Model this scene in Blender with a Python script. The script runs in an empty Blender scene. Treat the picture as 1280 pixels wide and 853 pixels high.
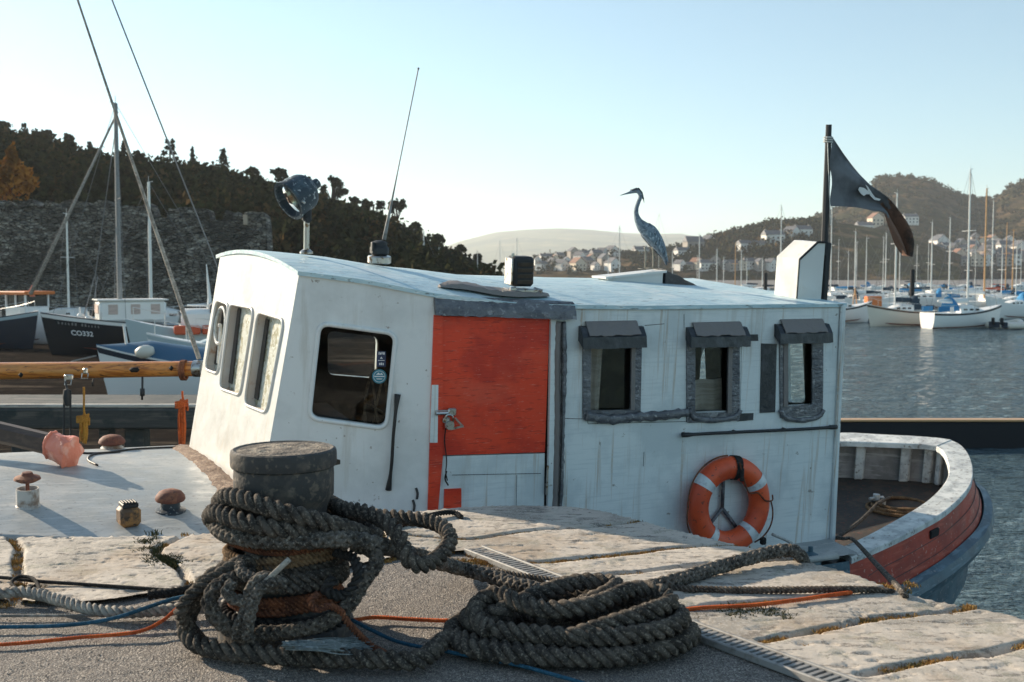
import bpy, math, random
import numpy as np
from mathutils import Vector, Matrix
from mathutils.geometry import tessellate_polygon
random.seed(7); rng = np.random.default_rng(7)
sc = bpy.context.scene
COL = sc.collection
PI = math.pi
# ------------------------------------------------------------------ camera geometry
FPX = 1380.0; HOR = 342.0; CAMH = 1.42
PITCH = math.atan((426.5 - HOR) / FPX)
CF = Vector((0, math.cos(PITCH), -math.sin(PITCH))); CU = Vector((0, math.sin(PITCH), math.cos(PITCH)))
CR = Vector((1, 0, 0)); CP = Vector((0, 0, CAMH))
def ray(px, py): return CF + CR * ((px - 640) / FPX) + CU * ((426.5 - py) / FPX)
def G(px, py, z=0.0):
    d = ray(px, py); return CP + d * ((z - CAMH) / d.z)
def at(px, py, Y):
    d = ray(px, py); return CP + d * (Y / d.y)
# boat frame
TH = math.radians(24); RL = math.radians(5)
bu = Vector((math.cos(TH), math.sin(TH), 0)); bvh = Vector((-math.sin(TH), math.cos(TH), 0)); Z = Vector((0, 0, 1))
bv = bvh * math.cos(RL) + Z * math.sin(RL); bw = Z * math.cos(RL) - bvh * math.sin(RL)
BO = Vector((1.67, 8.6, 0))
BM = Matrix(((bu.x, bv.x, bw.x, BO.x), (bu.y, bv.y, bw.y, BO.y), (bu.z, bv.z, bw.z, BO.z), (0, 0, 0, 1)))
BMI = BM.inverted()
def toL(p): return BMI @ Vector(p)
def isect(px, py, p0, n):
    c = toL(CP); d = BMI.to_3x3() @ ray(px, py); n = Vector(n); p0 = Vector(p0)
    return c + d * ((p0 - c).dot(n) / d.dot(n))
def S(px, py, v=0.0): return isect(px, py, (0, v, 0), (0, 1, 0))
FN = (0.242, 0.970, 0)
def SF(px, py, off=0.0):
    n = Vector(FN).normalized(); return isect(px, py, Vector((-2.45, 0, 0)) + n * off, n)
def Wp(px, py, w): return isect(px, py, (0, 0, w), (0, 0, 1))
# ------------------------------------------------------------------ materials
def lin(c):
    return tuple((x / 12.92 if x <= .04045 else ((x + .055) / 1.055) ** 2.4) for x in c)
def H(h):
    h = h.lstrip('#'); return lin(tuple(int(h[i:i + 2], 16) / 255 for i in (0, 2, 4)))
def mat(name, col, rough=.6, metal=0.0, layers=(), bump=(), coords='Object', spec=None, transm=0, alpha=None, roughvar=0, ior=None):
    """layers: (scale xyz or float, colour, lo, hi, detail, kind, amount); bump: (scale, strength, distance, kind)"""
    m = bpy.data.materials.new(name); m.use_nodes = True
    nt = m.node_tree; N = nt.nodes; K = nt.links
    b = N['Principled BSDF']
    tc = N.new('ShaderNodeTexCoord')
    def tex(scale, kind, detail=5, off=0.0):
        mp = N.new('ShaderNodeMapping'); K.new(tc.outputs[coords], mp.inputs[0])
        s = scale if isinstance(scale, tuple) else (scale,) * 3
        mp.inputs['Scale'].default_value = s; mp.inputs['Location'].default_value = (off, off * 1.7, off * .6)
        if kind == 'voronoi':
            t = N.new('ShaderNodeTexVoronoi'); t.inputs['Scale'].default_value = 1; K.new(mp.outputs[0], t.inputs[0]); return t.outputs['Distance']
        if kind == 'edge':
            t = N.new('ShaderNodeTexVoronoi'); t.feature = 'DISTANCE_TO_EDGE'; t.inputs['Scale'].default_value = 1; K.new(mp.outputs[0], t.inputs[0]); return t.outputs['Distance']
        if kind == 'cell':
            t = N.new('ShaderNodeTexVoronoi'); t.inputs['Scale'].default_value = 1; K.new(mp.outputs[0], t.inputs[0])
            r = N.new('ShaderNodeSeparateColor'); K.new(t.outputs['Color'], r.inputs[0]); return r.outputs[0]
        t = N.new('ShaderNodeTexNoise'); t.inputs['Scale'].default_value = 1; t.inputs['Detail'].default_value = detail
        t.inputs['Roughness'].default_value = .62
        K.new(mp.outputs[0], t.inputs[0]); return t.outputs[0]
    cur = None
    base = N.new('ShaderNodeRGB'); base.outputs[0].default_value = (*col, 1); cur = base.outputs[0]
    for i, L in enumerate(layers):
        L = tuple(L) + (5, 'noise', 1.0)[len(L) - 4:] if len(L) < 7 else L
        scale, c2, lo, hi, det, kind, amt = L
        o = tex(scale, kind, det, i * 3.7 + 1)
        mr = N.new('ShaderNodeMapRange'); kq = .6 if kind == 'noise' else 1.0; mr.inputs[1].default_value = .5 + (lo - .5) * kq; mr.inputs[2].default_value = .5 + (hi - .5) * kq
        mr.inputs[3].default_value = 0; mr.inputs[4].default_value = amt; K.new(o, mr.inputs[0])
        mx = N.new('ShaderNodeMix'); mx.data_type = 'RGBA'
        K.new(mr.outputs[0], mx.inputs[0]); K.new(cur, mx.inputs[6]); mx.inputs[7].default_value = (*c2, 1); cur = mx.outputs[2]
    K.new(cur, b.inputs['Base Color'])
    b.inputs['Roughness'].default_value = rough; b.inputs['Metallic'].default_value = metal
    if roughvar:
        o = tex(6.0, 'noise', 4, 9.1); mr = N.new('ShaderNodeMapRange')
        mr.inputs[1].default_value = .3; mr.inputs[2].default_value = .7; mr.inputs[3].default_value = rough - roughvar; mr.inputs[4].default_value = rough + roughvar
        K.new(o, mr.inputs[0]); K.new(mr.outputs[0], b.inputs['Roughness'])
    if spec is not None: b.inputs['Specular IOR Level'].default_value = spec
    if ior: b.inputs['IOR'].default_value = ior
    if transm: b.inputs['Transmission Weight'].default_value = transm
    if alpha is not None: b.inputs['Alpha'].default_value = alpha
    prev = None
    for i, B in enumerate(bump):
        B = tuple(B) + ('noise',) if len(B) == 3 else B
        scale, st, dist, kind = B
        o = tex(scale, kind, 4, i * 5.3 + 2)
        bp = N.new('ShaderNodeBump'); bp.inputs['Strength'].default_value = st; bp.inputs['Distance'].default_value = dist
        K.new(o, bp.inputs['Height'])
        if prev: K.new(prev, bp.inputs['Normal'])
        prev = bp.outputs[0]
    if prev: K.new(prev, b.inputs['Normal'])
    return m
# ------------------------------------------------------------------ mesh builder
ROOTM = {}
class MB:
    def __init__(s): s.v = []; s.f = []; s.mi = []; s.m = 0
    def add(s, vs, fs):
        o = len(s.v); s.v.extend([tuple(p) for p in vs]); s.f.extend([tuple(i + o for i in f) for f in fs]); s.mi.extend([s.m] * len(fs)); return s
    def box(s, c, size, M=None, taper=1.0):
        c = Vector(c); hx, hy, hz = [a / 2 for a in size]; vs = []
        for z in (-1, 1):
            k = taper if z == 1 else 1
            for x, y in ((-1, -1), (1, -1), (1, 1), (-1, 1)):
                p = Vector((x * hx * k, y * hy * k, z * hz))
                if M is not None: p = M @ p
                vs.append(c + p)
        return s.add(vs, [(3, 2, 1, 0), (4, 5, 6, 7), (0, 1, 5, 4), (1, 2, 6, 5), (2, 3, 7, 6), (3, 0, 4, 7)])
    def bbox(s, c, size, b=.01, M=None):
        """box with chamfered edges"""
        c = Vector(c); h = [a / 2 for a in size]; b = min(b, min(h) * .9); vs = {}; out = []
        for sx in (-1, 1):
            for sy in (-1, 1):
                for sz in (-1, 1):
                    for ax in range(3):
                        p = [sx * (h[0] - b), sy * (h[1] - b), sz * (h[2] - b)]
                        p[ax] = (sx, sy, sz)[ax] * h[ax]
                        q = Vector(p)
                        if M is not None: q = M @ q
                        vs[(sx, sy, sz, ax)] = len(out); out.append(c + q)
        fs = []
        for ax in range(3):
            a1, a2 = (ax + 1) % 3, (ax + 2) % 3
            for sg in (-1, 1):
                ring = []
                for t1, t2 in ((-1, -1), (1, -1), (1, 1), (-1, 1)):
                    k = [0, 0, 0]; k[ax] = sg; k[a1] = t1; k[a2] = t2; ring.append(vs[(*k, ax)])
                fs.append(ring if sg == 1 else ring[::-1])
        for ax in range(3):
            a1, a2 = (ax + 1) % 3, (ax + 2) % 3
            for t1 in (-1, 1):
                for t2 in (-1, 1):
                    def key(sg, w):
                        k = [0, 0, 0]; k[ax] = sg; k[a1] = t1; k[a2] = t2; return vs[(*k, w)]
                    q = [key(-1, a1), key(1, a1), key(1, a2), key(-1, a2)]
                    fs.append(q if t1 * t2 < 0 else q[::-1])
        for sx in (-1, 1):
            for sy in (-1, 1):
                for sz in (-1, 1):
                    q = [vs[(sx, sy, sz, a)] for a in range(3)]
                    fs.append(q if sx * sy * sz > 0 else q[::-1])
        return s.add(out, fs)
    def tube(s, pts, r, n=8, cap=True, closed=False, flat=1.0, up=None):
        pts = [Vector(p) for p in pts]; m = len(pts)
        rr = r if hasattr(r, '__len__') else [r] * m
        fr = frames(pts, closed, up); vs = []; fs = []
        for i, (p, (a, b)) in enumerate(zip(pts, fr)):
            for k in range(n):
                t = 2 * PI * k / n
                vs.append(p + a * (math.cos(t) * rr[i]) + b * (math.sin(t) * rr[i] * flat))
        for i in range(m if closed else m - 1):
            j = (i + 1) % m
            for k in range(n):
                l = (k + 1) % n; fs.append((i * n + k, i * n + l, j * n + l, j * n + k))
        if cap and not closed:
            fs.append(tuple(range(n))[::-1]); fs.append(tuple((m - 1) * n + k for k in range(n)))
        return s.add(vs, fs)
    def lathe(s, prof, n=24, c=(0, 0, 0), M=None, cap=True, jit=0):
        c = Vector(c); vs = []; fs = []
        for (r, z) in prof:
            for k in range(n):
                t = 2 * PI * k / n; q = r * (1 + (random.uniform(-jit, jit) if jit else 0))
                p = Vector((q * math.cos(t), q * math.sin(t), z))
                if M is not None: p = M @ p
                vs.append(c + p)
        for i in range(len(prof) - 1):
            for k in range(n):
                l = (k + 1) % n; fs.append((i * n + k, i * n + l, (i + 1) * n + l, (i + 1) * n + k))
        if cap:
            fs.append(tuple(range(n))[::-1]); fs.append(tuple((len(prof) - 1) * n + k for k in range(n)))
        return s.add(vs, fs)
    def grid(s, P):
        """P: list of rows of points"""
        a = len(P); b = len(P[0]); vs = [p for row in P for p in row]
        return s.add(vs, [(i * b + j, i * b + j + 1, (i + 1) * b + j + 1, (i + 1) * b + j) for i in range(a - 1) for j in range(b - 1)])
    def plate(s, outer, holes, fn, t):
        """2D polygon with holes; fn(a,b,depth)->point, thickness t backwards"""
        loops = [outer] + list(holes)
        tri = tessellate_polygon([[Vector((p[0], p[1], 0)) for p in L] for L in loops])
        flat = [p for L in loops for p in L]; n = len(flat)
        vs = [fn(p[0], p[1], 0) for p in flat] + [fn(p[0], p[1], -t) for p in flat]; fs = []
        for f in tri:
            a, b_, c_ = [flat[i] for i in f]
            ar = (b_[0] - a[0]) * (c_[1] - a[1]) - (b_[1] - a[1]) * (c_[0] - a[0])
            if abs(ar) < 1e-12: continue
            f = tuple(f) if ar > 0 else tuple(f)[::-1]
            fs.append(f); fs.append(tuple(i + n for i in f[::-1]))
        o = 0
        for L in loops:
            m = len(L)
            for k in range(m):
                l = (k + 1) % m; fs.append((o + k, o + l, o + l + n, o + k + n))
            o += m
        return s.add(vs, fs)
    def build(s, name, m, parent=None, smooth=False, world=False, origin=None, **props):
        me = bpy.data.meshes.new(name)
        vs = s.v; off = Vector((0, 0, 0))
        if parent is not None and world:
            MI = ROOTM[parent.name].inverted(); vs = [tuple(MI @ Vector(p)) for p in vs]
        if parent is None:
            if origin is None:
                A = np.array(vs); origin = (float(A[:, 0].mean()), float(A[:, 1].mean()), float(A[:, 2].min()))
            off = Vector(origin); vs = (np.array(vs, dtype=float) - np.array(origin)).tolist()
        me.from_pydata([tuple(p) for p in vs], [], s.f)
        ms = m if isinstance(m, (list, tuple)) else [m]
        for x in ms: me.materials.append(x)
        if len(ms) > 1: me.polygons.foreach_set('material_index', s.mi)
        me.update()
        if smooth is True: me.polygons.foreach_set('use_smooth', [True] * len(me.polygons))
        o = bpy.data.objects.new(name, me); COL.objects.link(o)
        if smooth == 'auto':
            me.polygons.foreach_set('use_smooth', [True] * len(me.polygons)); me.set_sharp_from_angle(angle=math.radians(38))
        if parent is not None:
            o.parent = parent; ROOTM[o.name] = ROOTM[parent.name]
        else:
            o.location = off; ROOTM[o.name] = Matrix.Translation(off)
        for k, v in props.items(): o[k] = v
        return o
def prune(s):
    u = sorted({i for f in s.f for i in f}); m = {a: k for k, a in enumerate(u)}
    s.v = [s.v[i] for i in u]; s.f = [tuple(m[i] for i in f) for f in s.f]; return s
MB.prune = prune
def fixn(o):
    import bmesh
    b = bmesh.new(); b.from_mesh(o.data); bmesh.ops.recalc_face_normals(b, faces=b.faces); b.to_mesh(o.data); b.free(); return o
def frames(pts, closed=False, up=None):
    m = len(pts); T = []
    for i in range(m):
        a = pts[(i - 1) % m] if (closed or i > 0) else pts[0]; b = pts[(i + 1) % m] if (closed or i < m - 1) else pts[-1]
        t = (b - a); T.append(t.normalized() if t.length > 1e-9 else Vector((1, 0, 0)))
    u0 = Vector(up) if up is not None else (Vector((0, 0, 1)) if abs(T[0].z) < .9 else Vector((1, 0, 0)))
    a = (u0 - T[0] * u0.dot(T[0])).normalized(); out = []
    for i in range(m):
        a = a - T[i] * a.dot(T[i])
        a = a.normalized() if a.length > 1e-6 else Vector((0, 0, 1))
        out.append((a, T[i].cross(a)))
    return out
def V3(x): return Vector((x, random.gauss(0, .003), random.gauss(0, .003)))
def spline(P, ds, closed=False):
    P = [Vector(p) for p in P]; n = len(P); out = []
    if n == 2:
        k = max(2, int((P[1] - P[0]).length / ds)); return [P[0].lerp(P[1], i / k) for i in range(k + 1)]
    segs = n if closed else n - 1
    for i in range(segs):
        p1, p2 = P[i], P[(i + 1) % n]
        p0 = P[(i - 1) % n] if (closed or i > 0) else p1 * 2 - p2
        p3 = P[(i + 2) % n] if (closed or i < n - 2) else p2 * 2 - p1
        k = max(1, int(round((p2 - p1).length / ds)))
        for j in range(k):
            t = j / k
            out.append(.5 * ((2 * p1) + (p2 - p0) * t + (2 * p0 - 5 * p1 + 4 * p2 - p3) * t * t + (3 * p1 - p0 - 3 * p2 + p3) * t ** 3))
    if not closed: out.append(P[-1])
    return out
def rope_mb(mb, ctrl, R, kind='laid', pitch=None, seg=7, n=7, ground=None, closed=False):
    pitch = pitch or R * 3.7
    ds = pitch / (15 if R > .02 else 9)
    pts = spline(ctrl, ds * 1.0, closed)
    L = 0; s_ = [0]
    for i in range(1, len(pts)): L += (pts[i] - pts[i - 1]).length; s_.append(L)
    fr = frames(pts, closed)
    if kind == 'laid':
        for k in range(3):
            q = []; rr = []
            for p, (a, b), s0 in zip(pts, fr, s_):
                t = 2 * PI * (k / 3 + s0 / pitch); q.append(p + a * (math.cos(t) * R * .5) + b * (math.sin(t) * R * .5))
            mb.tube_fixed(q, R * .53, fr, n)
    else:
        for k in range(8):
            sg = 1 if k % 2 else -1; q = []
            for p, (a, b), s0 in zip(pts, fr, s_):
                t = 2 * PI * ((k // 2) / 4 + sg * s0 / (pitch * 1.5)); rad = R * (.66 + .09 * sg * math.sin(8 * PI * s0 / (pitch * 1.5) + k * .8))
                q.append(p + a * (math.cos(t) * rad) + b * (math.sin(t) * rad))
            mb.tube_fixed(q, R * .43, fr, 6)
    if kind != 'laid': mb.tube_fixed(pts, R * .62, fr, 8)
    if R > .018:
        for i in range(0, len(pts) - 1):
            for _ in range(2 if R > .03 else 1):
                a, b = fr[i]; t = random.uniform(0, 2 * PI); d = a * math.cos(t) + b * math.sin(t); T_ = (pts[i + 1] - pts[i]).normalized() * random.choice((-1, 1)); q = pts[i] + d * R * .9
                e = q + d * random.uniform(.003, .011) + T_ * random.uniform(.004, .02) + V3(random.gauss(0, .003)); w_ = d.cross(T_) * .0009
                mb.add([q - w_, q + w_, e], [(0, 1, 2)])
    return mb
def tube_fixed(s, q, r, fr, n):
    vs = []; fs = []; m = len(q)
    cs = [(math.cos(2 * PI * k / n) * r, math.sin(2 * PI * k / n) * r) for k in range(n)]
    for p, (a, b) in zip(q, fr):
        for c_, s_ in cs: vs.append(p + a * c_ + b * s_)
    for i in range(m - 1):
        for k in range(n):
            l = (k + 1) % n; fs.append((i * n + k, i * n + l, (i + 1) * n + l, (i + 1) * n + k))
    fs.append(tuple(range(n))[::-1]); fs.append(tuple((m - 1) * n + k for k in range(n)))
    return s.add(vs, fs)
MB.tube_fixed = tube_fixed
def empty(name, label, cat, loc=(0, 0, 0), M=None, group=None, kind=None):
    o = bpy.data.objects.new(name, None); COL.objects.link(o); o.empty_display_size = .2
    if M is None: M = Matrix.Translation(Vector(loc))
    o.matrix_world = M; o.location = M.to_translation(); o.rotation_euler = M.to_euler()
    ROOTM[o.name] = M; o['label'] = label; o['category'] = cat
    if group: o['group'] = group
    if kind: o['kind'] = kind
    return o
def copy_tree(o, parent=None):
    c = o.copy(); COL.objects.link(c)
    if parent is not None: c.parent = parent
    for ch in o.children: copy_tree(ch, c)
    return c
def rot(ax, deg): return Matrix.Rotation(math.radians(deg), 3, ax)
def rquad(cs, r, n=5):
    """rounded polygon through corner list (2D), radius r"""
    out = []; m = len(cs)
    for i in range(m):
        p = Vector(cs[i]); a = (Vector(cs[i - 1]) - p); b = (Vector(cs[(i + 1) % m]) - p)
        ra = min(r, a.length * .45); rb = min(r, b.length * .45)
        pa = p + a.normalized() * ra; pb = p + b.normalized() * rb
        for k in range(n + 1):
            t = k / n; out.append(tuple((pa * (1 - t) ** 2 + p * (2 * t * (1 - t)) + pb * t * t)[:2]))
    return out
def noise2(x, y, seed=0):
    """cheap smooth value noise (numpy arrays)"""
    x = np.asarray(x, float); y = np.asarray(y, float)
    xi = np.floor(x).astype(np.int64); yi = np.floor(y).astype(np.int64); fx = x - xi; fy = y - yi
    fx = fx * fx * (3 - 2 * fx); fy = fy * fy * (3 - 2 * fy)
    def h(a, b):
        k = (a * 374761393 + b * 668265263 + seed * 1442695041) & 0x7fffffff
        k = ((k ^ (k >> 13)) * 1274126177) & 0x7fffffff
        return ((k ^ (k >> 16)) & 0xffff) / 65535.0
    return (h(xi, yi) * (1 - fx) + h(xi + 1, yi) * fx) * (1 - fy) + (h(xi, yi + 1) * (1 - fx) + h(xi + 1, yi + 1) * fx) * fy
def fbm(x, y, oct=4, seed=0):
    s_ = 0; a = .5; x = np.asarray(x, float); y = np.asarray(y, float)
    for i in range(oct): s_ = s_ + a * noise2(x * 2 ** i, y * 2 ** i, seed + i); a *= .5
    return s_
def text_mesh(body, size, fn, m, parent, name='lettering', bold=0.0, depth=.002, world=False):
    """flat letters; fn(x,y)->point"""
    cu = bpy.data.curves.new('t', 'FONT'); cu.body = body; cu.size = size; cu.align_x = 'CENTER'; cu.offset = bold
    cu.resolution_u = 3
    o = bpy.data.objects.new('t', cu); COL.objects.link(o)
    dg = bpy.context.evaluated_depsgraph_get(); dg.update()
    me = bpy.data.meshes.new_from_object(o.evaluated_get(dg))
    mb = MB(); mb.add([fn(v.co.x, v.co.y) for v in me.vertices], [tuple(p.vertices) for p in me.polygons])
    bpy.data.objects.remove(o); bpy.data.curves.remove(cu)
    return mb.build(name, m, parent, world=world)
def smoothstep(t): t = max(0, min(1, t)); return t * t * (3 - 2 * t)
def interp(tab, x):
    if x <= tab[0][0]: return tab[0][1]
    for (a, b), (c, d) in zip(tab, tab[1:]):
        if x <= c: return b + (d - b) * (x - a) / (c - a)
    return tab[-1][1]
# ------------------------------------------------------------------ material library
M = {}
M['asphalt'] = mat('asphalt', (.155, .135, .12), .95, layers=((60, (.30, .265, .23), .45, .7, 3), (150, (.07, .062, .056), .5, .64, 2), (190, (.55, .5, .44), .62, .72, 2), (1.3, (.11, .10, .095), .5, .75, 4, 'noise', .5)), bump=((130, .9, .006, 'voronoi'), (45, .7, .008)))
M['capstone'] = mat('capstone', (.50, .445, .38), .9, layers=((2.6, (.33, .295, .25), .44, .64, 7), ((5, 20, 5), (.13, .115, .10), .60, .68, 7, 'noise', .8), (26, (.16, .14, .12), .64, .72, 5, 'noise', .75), (7, (.30, .28, .22), .6, .68, 7, 'noise', .7), (120, (.55, .51, .46), .58, .68, 2, 'noise', .6), (1.1, (.34, .25, .17), .55, .70, 6, 'noise', .55)), bump=((70, .5, .003), (190, .6, .003)))
M['quay_wall'] = mat('quay_wall', (.2, .18, .16), .9, layers=((2, (.07, .075, .06), .4, .7),), bump=((6, .7, .05),))
M['dryweed'] = mat('dry_moss', (.34, .19, .055), .9, layers=((30, (.55, .34, .10), .5, .7, 3), (12, (.10, .09, .03), .5, .75, 3)))
M['greenweed'] = mat('green_weed', (.05, .06, .02), .9, layers=((40, (.11, .09, .03), .5, .7, 3),))
M['soil'] = mat('soil', (.10, .07, .05), .95, bump=((60, .8, .01),))
M['galv'] = mat('galvanised', (.27, .27, .265), .65, .2, layers=((20, (.2, .19, .18), .5, .7),), bump=((60, .2, .003),))
M['black_void'] = mat('drain_dark', (.01, .01, .01), .9)
M['iron'] = mat('bollard_iron', (.045, .043, .042), .72, .0, layers=((9, (.10, .085, .07), .5, .68, 6), (35, (.16, .13, .10), .6, .72, 4, 'noise', .8)), bump=((22, .5, .012), (90, .4, .003)))
M['iron_top'] = mat('bollard_crust', (.13, .11, .09), .9, layers=((12, (.28, .24, .19), .48, .66, 5), (50, (.04, .035, .03), .6, .72)), bump=((18, .9, .03), (80, .6, .006)))
def ropemat(n, c, c2, c3): return mat(n, c, .95, spec=.15, layers=((14, c2, .42, .62, 4), ((110, 110, 110), c3, .58, .74, 3, 'noise', .75), (45, c2, .56, .7, 3, 'noise', .8)), bump=((260, .6, .002), (90, .45, .003)))
M['rope_dark'] = ropemat('rope_dark_fibre', (.10, .085, .071), (.042, .037, .033), (.30, .255, .205))
M['rope_grey'] = ropemat('rope_grey_fibre', (.13, .115, .10), (.06, .054, .048), (.34, .30, .255))
M['rope_pale'] = ropemat('rope_pale_fibre', (.36, .33, .29), (.2, .18, .16), (.5, .46, .4))
M['rope_rust'] = ropemat('rope_rust_fibre', (.20, .075, .04), (.10, .042, .028), (.36, .16, .08))
M['rope_ochre'] = ropemat('rope_ochre_fibre', (.25, .16, .09), (.14, .09, .055), (.42, .28, .16))
M['rope_orange'] = ropemat('rope_orange_fibre', (.62, .13, .035), (.45, .09, .03), (.75, .25, .1))
M['rope_yellow'] = ropemat('rope_yellow_fibre', (.55, .27, .05), (.4, .18, .04), (.65, .36, .1))
M['rope_blue'] = ropemat('rope_blue_fibre', (.03, .10, .16), (.02, .07, .11), (.06, .17, .26))
M['rope_black'] = ropemat('rope_black_fibre', (.035, .033, .032), (.02, .02, .02), (.08, .075, .07))
M['rope_white'] = ropemat('rope_white_fibre', (.55, .55, .52), (.4, .4, .38), (.7, .7, .66))
M['fray'] = mat('frayed_fibre', (.17, .2, .2), .9, layers=((40, (.3, .33, .33), .5, .7),))
M['white_paint'] = mat('white_boat_paint', (.78, .79, .78), .38, layers=((1.6, (.66, .67, .66), .45, .7, 5), ((9, 9, .8), (.52, .49, .43), .58, .78, 6, 'noise', .5), (16, (.25, .2, .16), .80, .84, 3, 'noise', .7)), bump=((2.2, .25, .03), (30, .12, .003)), roughvar=.12)
M['front_paint'] = mat('front_cabin_paint', (.66, .66, .64), .4, layers=((1.6, (.58, .56, .52), .5, .72, 5), ((12, 12, 1.4), (.58, .5, .38), .62, .8, 5, 'noise', .5)), bump=((2.5, .3, .03), (26, .1, .003)), roughvar=.1)
M['ply_paint'] = mat('painted_plywood', (.74, .78, .78), .42, layers=((2.2, (.60, .65, .66), .45, .7, 5), ((26, 26, .7), (.40, .27, .16), .62, .82, 4, 'noise', .7), ((3, 3, 60), (.58, .63, .64), .55, .75, 3, 'noise', .5), ((9, 9, .9), (.50, .48, .44), .60, .80, 6, 'noise', .5), (11, (.2, .17, .14), .79, .83, 5, 'noise', .7)), bump=(((2, 2, 70), .25, .003), (3, .2, .02)), roughvar=.12)
M['roof_paint'] = mat('weathered_roof_paint', (.52, .68, .72), .5, layers=(((2.5, 14, 14), (.36, .53, .60), .42, .66, 6, 'noise', .8), ((7, 60, 60), (.78, .84, .84), .58, .72, 4, 'noise', .8), ((9, 50, 50), (.14, .17, .18), .69, .75, 4, 'noise', .8), (2, (.8, .84, .82), .55, .75, 4, 'noise', .5)), bump=(((5, 45, 45), .5, .006), (10, .2, .01)), roughvar=.15)
M['red_ply'] = mat('red_door_paint', (.80, .062, .02), .42, layers=((2.4, (.60, .038, .016), .45, .65, 4), ((1.2, 1.2, 3), (.74, .10, .05), .55, .75, 5, 'noise', .6), ((5, 5, 110), (.72, .11, .06), .64, .84, 4, 'noise', .5), ((9, 9, 70), (.36, .02, .012), .64, .76, 3, 'noise', .6), ((12, 12, 160), (.8, .4, .3), .73, .77, 3, 'noise', .5)), bump=(((4, 4, 120), .35, .003), (3, .15, .02)), roughvar=.1)
M['tape'] = mat('silver_duct_tape', (.15, .155, .17), .34, .3, layers=((9, (.09, .095, .11), .45, .65), (24, (.27, .27, .28), .62, .74)), bump=(((18, 18, 40), .9, .016), (8, .5, .03)))
M['tape_dark'] = mat('black_tape_cover', (.022, .027, .035), .42, layers=((12, (.05, .055, .065), .5, .7),), bump=((18, .5, .012),))
M['tape_tan'] = mat('faded_grey_cover', (.20, .18, .175), .6, layers=((14, (.2, .18, .17), .45, .65),), bump=((30, .5, .008),))
def thin_glass(ior_=1.55):
    m = bpy.data.materials.new('window_glass'); m.use_nodes = True; nt = m.node_tree; nt.nodes.clear()
    t = nt.nodes.new('ShaderNodeBsdfTransparent'); t.inputs[0].default_value = (.86, .9, .9, 1); g = nt.nodes.new('ShaderNodeBsdfGlossy'); g.inputs['Roughness'].default_value = .03
    f = nt.nodes.new('ShaderNodeFresnel'); f.inputs[0].default_value = ior_; x = nt.nodes.new('ShaderNodeMixShader'); o = nt.nodes.new('ShaderNodeOutputMaterial')
    nt.links.new(f.outputs[0], x.inputs[0]); nt.links.new(t.outputs[0], x.inputs[1]); nt.links.new(g.outputs[0], x.inputs[2]); nt.links.new(x.outputs[0], o.inputs[0]); return m
M['glass'] = thin_glass(1.33)
M['grime_glass'] = mat('grimy_glass', (.55, .56, .50), .35, layers=((16, (.30, .27, .16), .45, .62, 6), (45, (.75, .75, .7), .6, .7)), bump=((40, .3, .004),))
M['black_rubber'] = mat('black_rubber', (.015, .015, .016), .5)
M['black_metal'] = mat('black_metal', (.02, .022, .025), .6, .0, bump=((30, .2, .003),))
M['chrome'] = mat('worn_steel', (.5, .5, .48), .28, .9, layers=((30, (.2, .14, .09), .55, .7),), bump=((40, .25, .003),))
M['blue_enamel'] = mat('worn_blue_enamel', (.028, .042, .055), .5, .0, layers=((7, (.07, .10, .12), .5, .68), (40, (.4, .42, .42), .66, .74)), bump=((20, .15, .004),))
M['brass'] = mat('reflector_bronze', (.55, .35, .22), .2, .9, layers=((5, (.75, .68, .55), .45, .6),))
M['lens'] = thin_glass(1.18)
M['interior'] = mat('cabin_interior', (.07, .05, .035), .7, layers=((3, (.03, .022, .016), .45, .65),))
M['curtain'] = mat('brown_curtain', (.62, .48, .42), .85, layers=(((3, 3, 40), (.48, .37, .32), .45, .65),), bump=(((30, 30, 3), .4, .01),))
M['wood_trim'] = mat('bare_wood', (.32, .20, .12), .7, layers=(((3, 30, 30), (.18, .11, .07), .45, .65),), bump=(((4, 50, 50), .4, .004),))
M['reveal'] = mat('weathered_reveal', (.56, .52, .48), .6, layers=((8, (.42, .28, .2), .58, .72), (3, (.6, .6, .58), .5, .7)), bump=((20, .3, .004),))
M['deck'] = mat('grey_deck_paint', (.33, .35, .35), .5, layers=((1.8, (.42, .43, .42), .45, .65, 5), ((4, 26, 4), (.52, .52, .5), .58, .72, 5, 'noise', .6), ((30, 60, 30), (.16, .15, .14), .68, .74, 4, 'noise', .7)), bump=(((5, 40, 5), .35, .005), (5, .2, .02)), roughvar=.15)
M['rust'] = mat('rusty_iron', (.16, .055, .035), .75, layers=((14, (.26, .10, .05), .45, .65), (50, (.08, .04, .03), .6, .7)), bump=((40, .5, .004),))
M['rust_lamp'] = mat('rusted_lamp_box', (.14, .085, .05), .6, .2, layers=((9, (.35, .18, .06), .5, .62), (25, (.05, .04, .03), .55, .7)), bump=((30, .5, .005),))
M['old_white'] = mat('dirty_white_pipe', (.5, .48, .45), .6, layers=((9, (.24, .18, .14), .5, .7),), bump=((20, .3, .004),))
M['varnish'] = mat('varnished_spar', (.68, .26, .06), .3, layers=(((2, 40, 40), (.40, .13, .03), .45, .65, 5), ((1.5, 12, 12), (.60, .27, .08), .55, .75), ((6, 40, 40), (.16, .06, .02), .69, .74)), bump=(((3, 50, 50), .2, .003),))
M['brown_spar'] = mat('brown_tarred_beam', (.055, .035, .028), .6, layers=(((2, 20, 20), (.09, .06, .045), .45, .65),), bump=(((3, 30, 30), .4, .006),))
M['pink_plastic'] = mat('pink_plastic_bag', (.80, .25, .16), .4, layers=((9, (.85, .42, .33), .5, .7),), bump=(((9, 30, 9), .8, .02),))
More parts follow.
